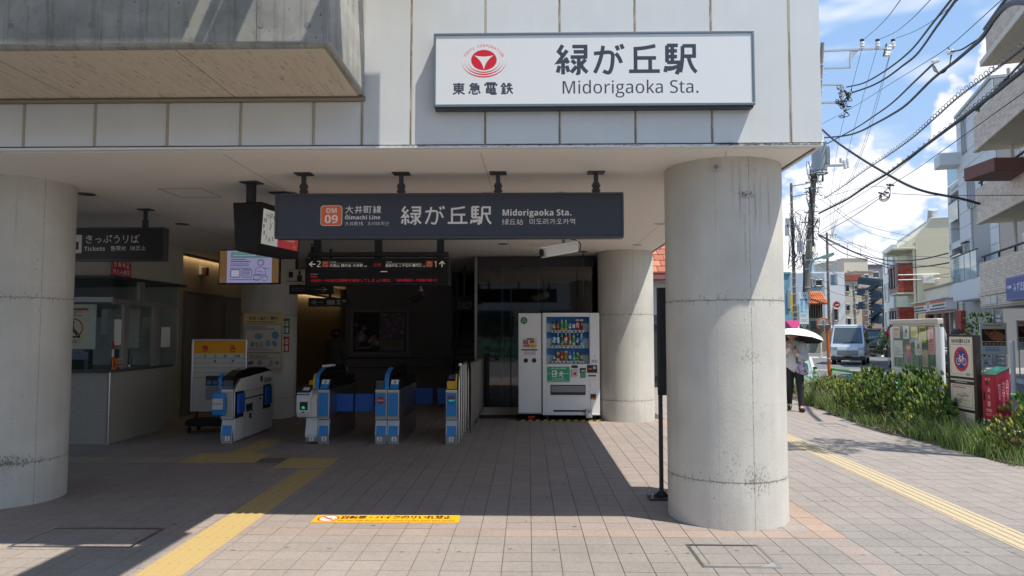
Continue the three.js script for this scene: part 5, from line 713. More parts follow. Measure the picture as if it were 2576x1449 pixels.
  part('arrow_screen', [rD(-1.1, -1.006, 0.62, 0.665, D - 0.007, D, 0.002, 1), rD(-1.1, -1.006, 0.555, 0.572, D - 0.007, D, 0.002, 1)], std([0.16, 0.08, 0.07], 0.4), g4);
  part('yellow_reader', rbox(-0.06, 0.07, 0, 0.12, -0.22, 0, 0.02, 2).rotateX(-0.25).translate(-1.065, 0.755, -D - 0.01), M.yellow, g4); part('ticket_deck', rbox(-0.05, 0.06, 0, 0.06, -0.3, 0, 0.015, 2).translate(-1.06, 0.88, -D - 0.1), std([0.06, 0.05, 0.2], 0.4), g4); part('yellow_edge', side([[-0.006, 0.76], [-0.006, 0.9], [0.06, 0.965], [0.06, 0.9], [0.01, 0.86], [0.01, 0.76]], -1.0, -0.98, D), M.yellow, g4);
  part('glass_wing', side([[0.01, 0.75], [0.05, 0.93], [0.25, 1.04], [1.2, 1.06], [1.45, 0.98], [1.5, 0.3], [0.1, 0.3]], -0.968, -0.958, D), M.tintGlass, g4); part('wing_frame', tube([[0.0, 0.03], [0.02, 0.75], [0.06, 0.94], [0.25, 1.05], [0.7, 1.075], [1.2, 1.07], [1.45, 0.99], [1.5, 0.5], [1.5, 0.03]].map(([d, y]) => V(-0.95, y, D + d)), 0.014, 60, 8), M.steel, g4); for (const q of [0.35, 0.7, 1.05]) part('wing_post', rod(V(-0.95, 0.03, D + q), V(-0.95, 1.06, D + q), 0.012), M.steel, g4);
  part('post_cap', rD(-0.975, -0.935, 1.06, 1.1, D + 0.22, D + 0.28, 0.006, 2), M.white, g4);
  // flaps across the lanes
  for (const [x0, x1, d, y0, y1, own, arm] of [[-2.685, -2.5, D + 0.36, 0.40, 0.66, g2, -2.75], [-2.475, -2.2, D + 0.36, 0.40, 0.66, g3, -2.11], [-1.8, -1.5, D + 1.4, 0.40, 0.66, g3, -1.776], [-1.43, -1.16, D + 1.4, 0.40, 0.66, g4, -1.135]]) {
    const wide = own === g2 ? [-2.80 + 0.03, -2.5] : [x0, x1];
    part('flap', rD(wide[0], wide[1], y0, y1, d, d + 0.03, 0.028, 3), M.flap, own); part('flap_hinge', [cyl(0.018, 0.018, 0.26, arm, y0, -d - 0.015, 12), rD(Math.min(arm, wide[0], wide[1]), Math.max(arm, own === g3 && x0 < -2 ? x1 : wide[0]), y0 + 0.1, y0 + 0.13, d + 0.008, d + 0.02, 0.003, 1)], M.black, own);
  }
  const fenceM = std([0.2, 0.18, 0.155], 0.45, 0.5);
  // fence to the right of the gates
  const f = thing('handrail_fence', 'steel barred handrail fence right of the last ticket gate', 'railing', [-0.85, 0, -12.1]);
  const fx = (d) => -0.868 + (d - 11.1) * 0.012;
  part('top_rail', [rod(V(fx(11.08), 1.06, 11.08), V(fx(13.5), 1.06, 13.5), 0.02, 10)], fenceM, f); part('bottom_rail', rod(V(fx(11.08), 0.12, 11.08), V(fx(13.5), 0.12, 13.5), 0.014), fenceM, f);
  for (let i = 0; i < 17; i++) { const d = 11.09 + i * 0.148; part('bar', rod(V(fx(d), i % 8 ? 0.12 : 0, d), V(fx(d), 1.06, d), i % 8 ? 0.011 : 0.02), fenceM, f); }
}
// ================================================================ GLASS WALL AND DRINKS MACHINE
{
  const t = thing('glass_wall', 'dark reflecting glazed wall behind the drinks machine', 'glass wall', [0.1, 0, -13.5]);
  part('glass_pane', plane(0.62, 2.62, -0.64, 1.45, -13.5), M.tintGlass, t); part('glass_pane', plane(1.55, 2.62, 0.46, 1.45, -13.5), M.tintGlass, t);
  part('frame', [rD(-1.0, -0.95, 0.1, 2.95, 13.46, 13.54, 0.005, 1)], std([0.3, 0.28, 0.25], 0.4, 0.4), t); part('frame', rD(-0.33, -0.31, 0.14, 2.76, 13.48, 13.52, 0.004, 1), M.dark, t); part('frame', [rD(-0.95, 1.25, 2.76, 2.95, 13.47, 13.53, 0.005, 1)], M.dark, t);
  part('plinth', rD(-1.0, 1.26, 0, 0.14, 13.44, 13.56, 0.006, 1), M.concreteWarm, t, { uv: true });
  const lift = thing('lift_shaft', 'dim lift shaft frame behind the glass wall', 'lift', [0.1, 0, -15]);
  part('guide_rail', [rD(-0.55, -0.49, 0, 2.9, 14.6, 14.66, 0.005, 1), rD(0.2, 0.24, 0, 2.9, 14.6, 14.64, 0.005, 1)], M.galv, lift); part('cabin', rD(0.3, 1.2, 0.1, 2.6, 14.5, 16, 0.02, 1), std([0.12, 0.13, 0.14], 0.4, 0.4), lift);
}
const vend = thing('vending_machine', 'white drinks vending machine with three lit rows of bottles beside the concrete column', 'vending machine', [0.751, 0, -12.95]);
{
  const D = 12.6, x0 = 0.251, x1 = 1.247, X = (u) => 0.251 + (u - 443) / 670, Y = (v) => 1.872 - (v - 83) / 1157 * 1.735, W = std([0.76, 0.765, 0.75], 0.32);
  const hole = (u0, u1, v0, v1) => [X(u0), X(u1), Y(v1), Y(v0)];
  const [wx0, wx1, wy0, wy1] = hole(492, 995, 130, 675);
  // front: four bars round the window, door below
  part('cabinet', [rD(x0 + 0.004, x1 - 0.004, 0.15, 1.868, D + 0.16, D + 0.72, 0.012, 2)], W, vend);
  part('front_door', [rD(x0, wx0, 0.14, 1.872, D, D + 0.159, 0.012, 2), rD(wx1, x1, 0.14, 1.872, D, D + 0.159, 0.012, 2), bD(wx0, wx1, wy1, 1.872, D + 0.001, D + 0.158), bD(wx0, wx1, 0.14, wy0, D + 0.001, D + 0.158)], W, vend);
  part('door_gap', bD(x0 - 0.006, x0 - 0.001, 0.15, 1.87, D + 0.01, D + 0.6), M.black, vend);
  part('kick_plate', rD(x0, x1, 0.1, 0.138, D - 0.012, D + 0.1, 0.006, 1), W, vend); part('kick_recess', rD(X(570), X(1000), Y(1228), Y(1206), D - 0.002, D + 0.05, 0.004, 1), M.black, vend);
  for (const x of [0.33, 1.16]) part('foot', cyl(0.03, 0.035, 0.105, x, 0, -D - 0.1, 12), M.black, vend);
  part('display_back', plane(wx1 - wx0, wy1 - wy0, (wx0 + wx1) / 2, (wy0 + wy1) / 2, -D - 0.14), printed(512, 556, (g, w, h) => { g.fillStyle = '#c9ced6'; g.fillRect(0, 0, w, h); for (const [a, b] of [[0, 0.14], [0.325, 0.46], [0.675, 0.82]]) { const q = g.createLinearGradient(0, a * h, 0, b * h); q.addColorStop(0, '#1c62b8'); q.addColorStop(1, '#2f86d4'); g.fillStyle = q; g.fillRect(0, a * h, w, (b - a) * h); } }), vend);
  part('display_side', [bD(wx0 - 0.002, wx0 + 0.002, wy0, wy1, D + 0.01, D + 0.14), bD(wx1 - 0.002, wx1 + 0.002, wy0, wy1, D + 0.01, D + 0.14)], M.white, vend);
  const glow = (c) => std(c, 0.3), Rr = rng(12);
  const bottle = (h, r, k) => k === 'can' ? lathe([[0.0005, 0], [r * 0.9, 0], [r, h * 0.05], [r, h * 0.9], [r * 0.8, h * 0.97], [r * 0.8, h], [0.0005, h]], 18) : k === 'pack' ? rbox(-r, r, 0, h, -r, r, 0.006, 2) : lathe([[0.0005, 0], [r * 0.92, 0], [r, h * 0.04], [r, h * 0.34], [r * 0.93, h * 0.38], [r, h * 0.42], [r, h * 0.62], [r * 0.55, h * 0.8], [r * 0.36, h * 0.88], [r * 0.36, h * 0.9], [r * 0.44, h * 0.905], [r * 0.44, h], [0.0005, h]], 18);
  const paintLabel = (g, a, b, c) => { g.fillStyle = a; g.fillRect(0, 0, 64, 128); g.fillStyle = b; g.fillRect(0, 44, 64, 54); g.fillStyle = c; g.fillRect(0, 0, 64, 22); const q = rng(a.length * 7 + b.charCodeAt(2) + c.charCodeAt(3)); for (let i = 0; i < 4; i++) { g.fillStyle = ['#fff', c, '#222', b][i]; g.beginPath(); g.ellipse(q() * 64, 50 + q() * 44, 6 + q() * 9, 5 + q() * 8, 0, 0, 7); g.fill(); } };
  const rows = [
    [['#9a2a20', '#e8d8c8', '#4a2418', 'can', 0.16], ['#8a2a18', '#d8882c', '#3c2014', 'can', 0.16], ['#d8d43c', '#2c9c9a', '#e8e8e8', 'b', 0.19], ['#e0c830', '#3cae6c', '#e8e8e8', 'b', 0.19], ['#2470c8', '#e8ecf4', '#2c5cae', 'b', 0.16], ['#1c64c0', '#f0f2f6', '#2c5cae', 'b', 0.16], ['#a81c34', '#e8b8b8', '#e8e0e0', 'pack', 0.2], ['#9c1830', '#6c1424', '#e8e0e0', 'pack', 0.2]],
    [['#1c4c9c', '#e8eef4', '#2468c0', 'b', 0.23], ['#3c8cd8', '#d8ecf8', '#f0f0f0', 'b', 0.23], ['#8cc43c', '#1c2420', '#4c9c2c', 'b', 0.23], ['#c82c30', '#f0e8e0', '#e8e8e8', 'b', 0.23], ['#e08c1c', '#b84c14', '#f0f0e8', 'b', 0.23], ['#d8e4d8', '#3c9c4c', '#3c8cc8', 'b', 0.22], ['#2c3c6c', '#8c9cc0', '#c8d0dc', 'b', 0.22], ['#c0dcf0', '#3c88c8', '#f4f4f4', 'b', 0.22]],
    [['#16161a', '#d8d8d4', '#2c2c30', 'can', 0.145], ['#d8ccc4', '#8c5444', '#b83c34', 'pack', 0.18], ['#8c4430', '#b82c2c', '#d83c34', 'pack', 0.18], ['#a8804c', '#c85c3c', '#e0c89c', 'pack', 0.18], ['#1c48a8', '#e8ecf4', '#c8d4ec', 'b', 0.15], ['#3890d8', '#48b048', '#e8f0f4', 'b', 0.15], ['#6cb82c', '#2c6c24', '#9cd85c', 'can', 0.15], ['#6c241c', '#e0d0c0', '#a83428', 'can', 0.15]]];
  const foot = [Y(282), Y(462), Y(640)];
  const labels = new THREE.MeshPhysicalMaterial({ map: canvasTex(512, 384, (g) => rows.forEach((row, r) => row.forEach(([a, b, c], i) => { g.save(); g.translate(i * 64, r * 128); g.beginPath(); g.rect(0, 0, 64, 128); g.clip(); paintLabel(g, a, b, c); g.restore(); }))), roughness: 0.25, clearcoat: 0.4 });
  const cell = (g, r, i, h, y0) => { const uv = g.attributes.uv, p = g.attributes.position; for (let k = 0; k < uv.count; k++) uv.setXY(k, (i + 0.04 + 0.92 * Math.min(1, Math.max(0, uv.getX(k)))) / 8, 1 - (r + 0.98 - 0.96 * (p.getY(k) - y0) / h) / 3); return g; };
  rows.forEach((row, r) => {
    part('shelf', rD(X(553), X(932), foot[r] - 0.046, foot[r] - 0.002, D + 0.03, D + 0.13, 0.006, 1), std([0.72, 0.72, 0.7], 0.35), vend);
    row.forEach(([a, b, c, k, h], i) => {
      const x = X(582 + i * 46); part('sample_bottle', cell(bottle(h * 0.94, 0.029, k), r, i, h * 0.94, 0).translate(x, foot[r], -D - 0.085), labels, vend);
      part('button', new THREE.SphereGeometry(1, 14, 8).scale(0.022, 0.0125, 0.006).translate(x, foot[r] - 0.025, -D - 0.03), (i + r * 3) % 3 === 1 ? std([0.2, 0.2, 0.2], 0.3) : M.satin, vend);
    });
  });
  part('window_glass', plane(wx1 - wx0, wy1 - wy0, (wx0 + wx1) / 2, (wy0 + wy1) / 2, -D - 0.012), M.glass, vend);
  part('window_seal', [bD(wx0 - 0.006, wx1 + 0.006, wy1, wy1 + 0.006, D - 0.002, D + 0.002), bD(wx0 - 0.006, wx1 + 0.006, wy0 - 0.006, wy0, D - 0.002, D + 0.002), bD(wx0 - 0.006, wx0, wy0, wy1, D - 0.002, D + 0.002), bD(wx1, wx1 + 0.006, wy0, wy1, D - 0.002, D + 0.002)], std([0.4, 0.4, 0.4], 0.5), vend);
  const [px0, px1, py0, py1] = hole(500, 762, 707, 885);
  part('poster_panel', rD(px0, px1, py0, py1, D - 0.006, D + 0.002, 0.006, 2), std([0.1, 0.42, 0.3], 0.4), vend);
  part('poster_print', plane(px1 - px0 - 0.012, py1 - py0 - 0.012, (px0 + px1) / 2, (py0 + py1) / 2, -D + 0.0075), printed(384, 264, (g, w, h) => { g.fillStyle = '#2f9a70'; g.fillRect(0, 0, w, h); ink(g, '#d8e4dc'); latin(g, 'LIFE LINE VENDER', 58, 36, 30, 270, true); g.fillRect(78, 62, 84, 116); g.fillStyle = '#2f9a70'; g.fillRect(90, 78, 44, 44); g.fillRect(90, 140, 50, 22); ink(g, '#d8e4dc'); g.beginPath(); g.arc(244, 86, 15, 0, 7); g.fill(); g.lineWidth = 20; g.lineCap = 'round'; g.beginPath(); g.moveTo(244, 104); g.lineTo(236, 136); g.lineTo(262, 172); g.moveTo(236, 136); g.lineTo(206, 160); g.moveTo(244, 108); g.lineTo(276, 124); g.moveTo(244, 108); g.lineTo(214, 116); g.stroke(); g.lineWidth = 5; for (const y of [118, 250]) { g.beginPath(); for (let i = 0; i < 28; i++) g.lineTo(i * 14, y + (i % 2 ? 8 : -8)); g.stroke(); } smallPrint(g, 80, 196, 240, 40, 2, 31, '#cfe0d6'); }), vend);
  const add = (name, u0, u1, v0, v1, m, dz = 0.012, r = 0.01) => { const [a, b, c, d] = hole(u0, u1, v0, v1); return part(name, rD(a, b, c, d, D - dz, D + 0.004, Math.min(r, (b - a) / 2.2), 3), m, vend); };
  add('price_display', 783, 857, 692, 722, M.satin); add('card_reader', 778, 862, 738, 825, std([0.55, 0.54, 0.5], 0.4), 0.02, 0.03); add('reader_mark', 804, 838, 772, 802, M.red, 0.022, 0.004); add('bill_slot', 881, 948, 722, 780, M.satin, 0.014, 0.006); add('bill_mouth', 892, 938, 742, 768, M.brushed, 0.02, 0.004); add('green_sticker', 884, 947, 784, 838, std([0.05, 0.3, 0.17], 0.5), 0.004, 0.003); add('coin_panel', 964, 1082, 688, 778, M.satin, 0.014, 0.03); add('coin_lever', 978, 1022, 722, 742, M.orange, 0.024, 0.008);
  { const c = [X(1048), Y(718)]; part('coin_slot', new THREE.CylinderGeometry(0.026, 0.026, 0.02, 20).rotateX(Math.PI / 2).translate(c[0], c[1], -D + 0.016), M.steel, vend); }
  add('notice_label', 973, 1068, 801, 864, M.paper, 0.003, 0.002); add('label_head', 975, 1066, 803, 820, std([0.06, 0.05, 0.05], 0.5), 0.0045, 0.002); add('lock', 1016, 1086, 626, 662, std([0.45, 0.45, 0.44], 0.4), 0.004, 0.01); { part('key_hole', new THREE.CylinderGeometry(0.012, 0.012, 0.01, 16).rotateX(Math.PI / 2).translate(X(1057), Y(583), -D + 0.003), M.galv, vend); }
  add('outlet', 537, 945, 917, 1034, std([0.03, 0.03, 0.032], 0.35), 0.006, 0.008); add('outlet_flap', 545, 936, 928, 1002, phy([0.32, 0.32, 0.33], 0.15, { transmission: 0.25 }), 0.012, 0.01); add('coin_return', 1003, 1066, 1022, 1084, M.satin, 0.014, 0.01); add('coin_return_light', 1006, 1063, 1062, 1082, M.orange, 0.02, 0.006);
  const lk = hole(943, 1018, 1196, 1292); part('padlock_box', rD(lk[0], lk[1], lk[2], lk[3], D - 0.06, D - 0.012, 0.006, 2), M.galv, vend); part('padlock_label', rD(X(966), X(996), Y(1272), Y(1242), D - 0.064, D - 0.058, 0.002, 1), M.paper, vend); part('padlock_keyhole', new THREE.CylinderGeometry(0.012, 0.012, 0.008, 16).rotateX(Math.PI / 2).translate(X(980), Y(1220), -D + 0.062), M.dark, vend);
  // recycling bin beside it
  const b = thing('recycling_bin', 'tall white recycling bin with two round holes left of the drinks machine', 'recycling bin', [0.03, 0, -12.9]);
  const bx0 = -0.168, bx1 = 0.238, BD = 12.62;
  part('cabinet', rD(bx0, bx1, 0.13, 1.868, BD, BD + 0.6, 0.012, 2), W, b); part('base_edge', rD(bx0 - 0.002, bx1 + 0.002, 0.118, 0.142, BD - 0.004, BD + 0.3, 0.004, 1), M.galv, b);
  for (const u of [250, 347]) { const x = X(u), y = Y(637); part('bin_hole', new THREE.CylinderGeometry(0.043, 0.043, 0.012, 32).rotateX(Math.PI / 2).translate(x, y, -BD - 0.003), M.black, b); part('hole_rim', ring(0.045, 0.006).translate(x, y, -BD + 0.003), M.white, b); }
  { const x = X(229), y = Y(172); part('recycle_badge', new THREE.CylinderGeometry(0.061, 0.061, 0.004, 40).rotateX(Math.PI / 2).translate(x, y, -BD + 0.001), std([0.03, 0.12, 0.035], 0.4), b); part('badge_print', new THREE.CircleGeometry(0.058, 40).translate(x, y, -BD + 0.0045), printed(128, 128, (g) => { g.fillStyle = '#2c6a34'; g.fillRect(0, 0, 128, 128); g.strokeStyle = '#d8e0d4'; g.lineWidth = 9; for (let i = 0; i < 3; i++) { g.save(); g.translate(64, 64); g.rotate(i * 2.094); g.beginPath(); g.moveTo(-14, -20); g.lineTo(0, -30); g.lineTo(14, -10); g.stroke(); g.restore(); } g.lineWidth = 3; g.beginPath(); g.arc(64, 64, 52, 0, 7); g.stroke(); }), b); }
  part('instruction_label', rD(X(210), X(384), Y(494), Y(373), BD - 0.003, BD + 0.002, 0.004, 1), M.paper, b); part('label_print', plane(0.25, 0.172, (X(210) + X(384)) / 2, (Y(494) + Y(373)) / 2, -BD + 0.0045), printed(256, 176, (g) => { g.fillStyle = '#d2cdc6'; g.fillRect(0, 0, 256, 176); g.fillStyle = '#3a3632'; g.fillRect(70, 6, 132, 26); for (let i = 0; i < 3; i++) g.fillRect(8, 42 + i * 22, 90, 17); g.fillStyle = '#b8242c'; g.fillRect(128, 40, 82, 46); g.fillRect(14, 112, 110, 46); g.fillStyle = '#d8b82c'; g.fillRect(134, 112, 108, 60); smallPrint(g, 22, 122, 90, 28, 2, 41, '#f0d8d0'); smallPrint(g, 144, 120, 90, 44, 3, 42, '#3a3010'); smallPrint(g, 110, 92, 130, 14, 1, 43, '#333'); }), b);
  part('label_strip', rD(X(196), X(386), Y(521), Y(505), BD - 0.003, BD + 0.002, 0.002, 1), M.dark, b); part('notice_label', rD(X(226), X(368), Y(573), Y(529), BD - 0.002, BD + 0.002, 0.002, 1), std([0.6, 0.5, 0.52], 0.5), b); part('lock', new THREE.CylinderGeometry(0.012, 0.012, 0.01, 16).rotateX(Math.PI / 2).translate(X(195), Y(720), -BD + 0.003), M.galv, b);
  const can = thing('drink_can', 'crushed red can lying under the recycling bin', 'can', [0.05, 0, -12.7]); part('can_body', new THREE.CylinderGeometry(0.03, 0.03, 0.12, 16).rotateZ(Math.PI / 2).translate(0.06, 0.052, -12.66), M.red, can); 
  // striped floor edging in front of both
  const e = thing('floor_edging', 'black and yellow striped edging on the floor under the drinks machine', 'floor edging', [0.55, 0, -12.68]);
  part('edging_base', rD(-0.2, 1.32, 0, 0.022, 12.56, 13.4, 0.006, 1), M.rubber, e);
  for (let i = 0; i < 11; i++) { const x = -0.13 + i * 0.13; part('yellow_stripe', extr([[0, 0], [0.065, 0], [0.085, 0.02], [0.02, 0.02]], 0.006).translate(x, 0.003, -12.56), M.yellow, e); }
}
// ================================================================ CAMERAS, POSTERS, PANEL, FLOOR SIGN
function cctv(label, x, y, d, turn, tilt, s, wall) {
  const t = thing('security_camera', label, 'camera', [x, y, -d], turn);
  const h = new THREE.Group(); 
  const rot = (g) => g.rotateX(tilt);
  lp('housing', rot(rbox(-0.055 * s, 0.055 * s, -0.05 * s, 0.045 * s, -0.2 * s, 0.17 * s, 0.022 * s, 3)), wall, t); lp('sunshield', rot(rbox(-0.064 * s, 0.064 * s, 0.035 * s, 0.052 * s, -0.2 * s, 0.22 * s, 0.008 * s, 2)), wall, t); lp('lens', rot(new THREE.CylinderGeometry(0.036 * s, 0.036 * s, 0.02 * s, 24).rotateX(Math.PI / 2).translate(0, -0.004 * s, 0.172 * s)), M.paneDark, t);
  lp('bracket', [rbox(-0.03 * s, 0.03 * s, 0.04 * s, 0.16 * s, -0.13 * s, -0.06 * s, 0.008 * s, 2)], M.galv, t); lp('pole', cyl(0.016, 0.016, CEIL - y - 0.1 * s, 0, 0.1 * s, -0.095 * s, 12), M.galv, t);
  return t;
}
{
  const c = cctv('white security camera under the ceiling beside the end of the dark station sign', 0.33, 2.45, 7.9, -1.05, 0.2, 1.2, M.white);
  lp('cable', tube([new THREE.Vector3(0.02, 0.1, -0.1), new THREE.Vector3(0.03, 0.12, -0.2), new THREE.Vector3(0.03, 0.08, -0.28), new THREE.Vector3(0.02, 0, -0.27), new THREE.Vector3(0.01, -0.02, -0.19)], 0.006, 24), M.black, c);
  cctv('dark security camera hanging in front of the poster wall', -2.08, 2.18, 13.5, -2.3, 0.35, 1.0, M.dark);
  const ph = thing('pendant_sensor', 'thin dark hanging sensor above the drinks machine', 'sensor', [0.98, 2.2, -12.7]); part('ceiling_plate', cyl(0.07, 0.07, 0.012, 0.98, CEIL - 0.012, -12.7, 20), M.dark, ph); part('rod', cyl(0.008, 0.008, 0.8, 0.98, CEIL - 0.81, -12.7, 8), M.dark, ph); part('cable', tube([V(0.98, 2.17, 12.7), V(0.96, 2.0, 12.75), V(0.93, 1.9, 12.9)], 0.006), M.black, ph);
  const pf = thing('poster_case', 'dark poster case holding two posters on the rear wall beyond the gates', 'poster case', [-3.5, 0.95, -16.98]);
  part('frame', rD(-4.21, -2.79, 0.98, 2.08, 16.95, 17, 0.01, 2), std([0.2, 0.19, 0.18], 0.5), pf); part('backing', rD(-4.13, -2.87, 1.06, 2.0, 16.945, 16.96, 0.004, 1), M.dark, pf);
  part('poster', plane(0.6, 0.9, -3.81, 1.53, -16.942), printed(256, 384, (g, w, h) => { g.fillStyle = '#1c1a22'; g.fillRect(0, 0, w, h); const q = rng(4); for (let i = 0; i < 14; i++) { g.fillStyle = `rgba(${150 + q() * 60},${130 + q() * 50},${130 + q() * 50},.5)`; g.beginPath(); g.ellipse(q() * w, 60 + q() * 260, 14 + q() * 26, 20 + q() * 40, q(), 0, 7); g.fill(); } smallPrint(g, 20, 340, 210, 30, 2, 5, '#aaa'); }), pf);
  part('poster', plane(0.6, 0.9, -3.2, 1.53, -16.942), printed(256, 384, (g, w, h) => { g.fillStyle = '#5c5560'; g.fillRect(0, 0, w, h); const q = rng(9); for (let i = 0; i < 120; i++) { g.fillStyle = `rgba(${70 + q() * 130},${70 + q() * 90},${90 + q() * 90},.6)`; g.beginPath(); g.arc(q() * w, q() * 260, 4 + q() * 16, 0, 7); g.fill(); } g.fillStyle = '#8a8070'; g.fillRect(16, 280, 224, 90); smallPrint(g, 26, 292, 200, 60, 4, 6, '#443c34'); }), pf);
  // guide signs in the passage
  const gs = (label, x0, x1, y0, y1, d, draw) => { const t = thing('guide_sign', label, 'sign', [(x0 + x1) / 2, y0, -d]); part('cabinet', rD(x0, x1, y0, y1, d, d + 0.06, 0.006, 1), M.satin, t); part('face', plane(x1 - x0 - 0.01, y1 - y0 - 0.01, (x0 + x1) / 2, (y0 + y1) / 2, -d + 0.003), printed(256, 96, draw), t); part('hanger', rD((x0 + x1) / 2 - 0.02, (x0 + x1) / 2 + 0.02, y1, CEIL, d + 0.02, d + 0.05, 0.004, 1), M.satin, t); };
  const dk = (g) => { g.fillStyle = '#141416'; g.fillRect(0, 0, 256, 96); };
  gs('dark guide sign with a right arrow left of the departure board', -3.95, -3.22, 2.16, 2.32, 11.8, (g) => { dk(g); ink(g, '#8a8680'); g.lineWidth = 9; g.beginPath(); g.moveTo(150, 48); g.lineTo(222, 48); g.moveTo(196, 24); g.lineTo(222, 48); g.lineTo(196, 72); g.stroke(); smallPrint(g, 14, 30, 110, 44, 2, 9, '#6a6864'); });
  gs('dark guide sign with a left arrow and pictograms below the departure board', -3.75, -3.02, 1.97, 2.12, 12.2, (g) => { dk(g); ink(g, '#8a8680'); g.lineWidth = 9; g.beginPath(); g.moveTo(92, 48); g.lineTo(20, 48); g.moveTo(46, 24); g.lineTo(20, 48); g.lineTo(46, 72); g.stroke(); g.fillRect(112, 22, 50, 54); g.fillRect(172, 18, 22, 26); g.fillRect(172, 50, 22, 26); g.fillRect(206, 18, 22, 26); });
  gs('pale pictogram sign of a passenger at a ticket machine beside the departure board', -3.93, -3.62, 2.36, 2.56, 11.6, (g) => { g.fillStyle = '#b8b0a4'; g.fillRect(0, 0, 256, 96); ink(g, '#1a1a1c'); g.fillRect(28, 20, 60, 46); g.beginPath(); g.arc(180, 28, 17, 0, 7); g.fill(); g.fillRect(146, 46, 72, 50); });
  gs('dark platform sign in white letters above the stairs', -1.62, -1.12, 1.98, 2.3, 15.4, (g) => { dk(g); ink(g, '#94908a'); say(g, '自由が丘', 60, 30, 40, 9); smallPrint(g, 60, 74, 150, 18, 1, 3, '#888'); });
  // stairs up to the platform
  const s = thing('staircase', 'dark staircase rising between the rear wall and the glass wall', 'staircase', [-1.35, 0, -18]);
  for (let i = 0; i < 15; i++) part('step', bD(-1.66, -1.0, i * 0.17, i * 0.17 + 0.16, 15.2 + i * 0.3, 15.5 + i * 0.3 + 0.3), std([0.13, 0.125, 0.12], 0.7), s);
  for (const x of [-1.6, -1.06]) part('handrail', rod(V(x, 0.9, 15.2), V(x, 3.45, 19.7), 0.02), M.steel, s);
  // black notice panel on a post beside the right column
  const p = thing('standing_sign', 'tall black notice panel on a steel post behind the right concrete column', 'sign', [1.24, 0, -6.84]);
  part('base_plate', rD(1.12, 1.36, 0, 0.016, 6.74, 6.94, 0.004, 1), M.iron, p); part('post', rD(1.226, 1.262, 0.016, 1.0, 6.82, 6.86, 0.006, 2), M.iron, p); part('post', rD(1.95, 1.99, 0.0, 1.0, 6.82, 6.86, 0.006, 2), M.iron, p);
  part('panel', rD(1.222, 2.02, 0.955, 1.968, 6.82, 6.865, 0.008, 2), std([0.03, 0.032, 0.042], 0.5), p); for (const [a, b] of [[1.15, 6.77], [1.33, 6.77], [1.15, 6.91], [1.33, 6.91]]) part('anchor_bolt', cyl(0.012, 0.012, 0.04, a, 0.016, -b, 8), M.galv, p);
  for (const q of [0, Math.PI / 2, Math.PI, -Math.PI / 2]) part('gusset', extr([[0.018, 0.016], [0.085, 0.016], [0.018, 0.075]], 0.006).translate(0, 0, -0.003).rotateY(q).translate(1.244, 0, -6.84), M.iron, p);
  // yellow sign laid on the floor
  const a = [[-1.794, 6.172], [-0.577, 6.14], [-0.57, 5.934], [-1.748, 5.934]];
  const fg = extr([[-0.602, -0.113], [0.602, -0.113], [0.602, 0.113], [-0.602, 0.113]], 0.003); const puv = fg.attributes.uv, pp = fg.attributes.position; for (let i = 0; i < pp.count; i++) puv.setXY(i, (pp.getX(i) + 0.602) / 1.204, (pp.getY(i) + 0.113) / 0.226);
  const fl = part('floor_sign', fg.rotateX(-Math.PI / 2).rotateY(0.018).translate(-1.172, 0.001, -6.045), printed(1024, 192, (g, W, H) => {
    g.fillStyle = '#e8a90c'; g.fillRect(0, 0, W, H); ink(g, '#3a2604'); say(g, '自転車・バイクのりいれ禁止', 180, 10, 92, 13, { sx: 0.66, gap: 0.0 }); latin(g, 'Do not ride bicycles or motorcycles past this point.', 178, 166, 50, 826, true);
    g.fillStyle = '#d8d0c0'; g.beginPath(); g.ellipse(98, 88, 68, 74, 0, 0, 7); g.fill(); g.strokeStyle = '#55504a'; g.lineWidth = 5; for (const x of [70, 126]) { g.beginPath(); g.arc(x, 100, 22, 0, 7); g.stroke(); } g.beginPath(); g.moveTo(70, 100); g.lineTo(90, 68); g.lineTo(118, 68); g.lineTo(126, 100); g.moveTo(90, 68); g.lineTo(100, 100); g.lineTo(118, 68); g.stroke(); g.strokeStyle = '#c0281c'; g.lineWidth = 13; g.beginPath(); g.ellipse(98, 88, 68, 74, 0, 0, 7); g.moveTo(50, 36); g.lineTo(146, 140); g.stroke();
    const q = rng(3); for (let i = 0; i < 500; i++) { g.fillStyle = `rgba(70,52,20,${q() * 0.25})`; g.fillRect(q() * W, q() * H, 1 + q() * 4, 1 + q() * 2); }
  }, 0.6)); tag(fl, 'yellow floor sign forbidding bicycles and motorcycles on the paving', 'floor sign');
}
// inspection covers set in the paving
function cover(label, x0, x1, d0, d1, gussets) {
  const t = thing('access_cover', label, 'access cover', [(x0 + x1) / 2, 0, -(d0 + d1) / 2], 0), w = 0.022;
  for (const b of [bD(x0, x1, -0.01, 0.004, d1 - w, d1), bD(x0, x1, -0.01, 0.004, d0, d0 + w), bD(x0, x0 + w, -0.01, 0.0036, d0 + w, d1 - w), bD(x1 - w, x1, -0.01, 0.0036, d0 + w, d1 - w)]) part('frame', b, M.steel, t);
  for (const q of [d0 + w, d1 - w - 0.008]) part('inlay_joint', bD(x0 + w, x1 - w, -0.01, 0.0022, q, q + 0.008), M.black, t);
  if (gussets) for (const s of [0, 1]) { const xx = s ? x1 - w : x0 + w, q = s ? -1 : 1; part('corner_gusset', extr(q > 0 ? [[0, 0], [0.12, 0], [0, 0.09]] : [[0, 0], [0, 0.09], [-0.12, 0]], 0.006).rotateX(-Math.PI / 2).translate(xx, -0.0035, -(d0 + w)), M.alu, t); }
}
cover('square steel framed access cover in the paving before the right column', 1.15, 1.675, 4.87, 5.39, true);
cover('steel framed access cover in the shaded paving at the lower left', -3.76, -2.86, 5.21, 5.73, false);
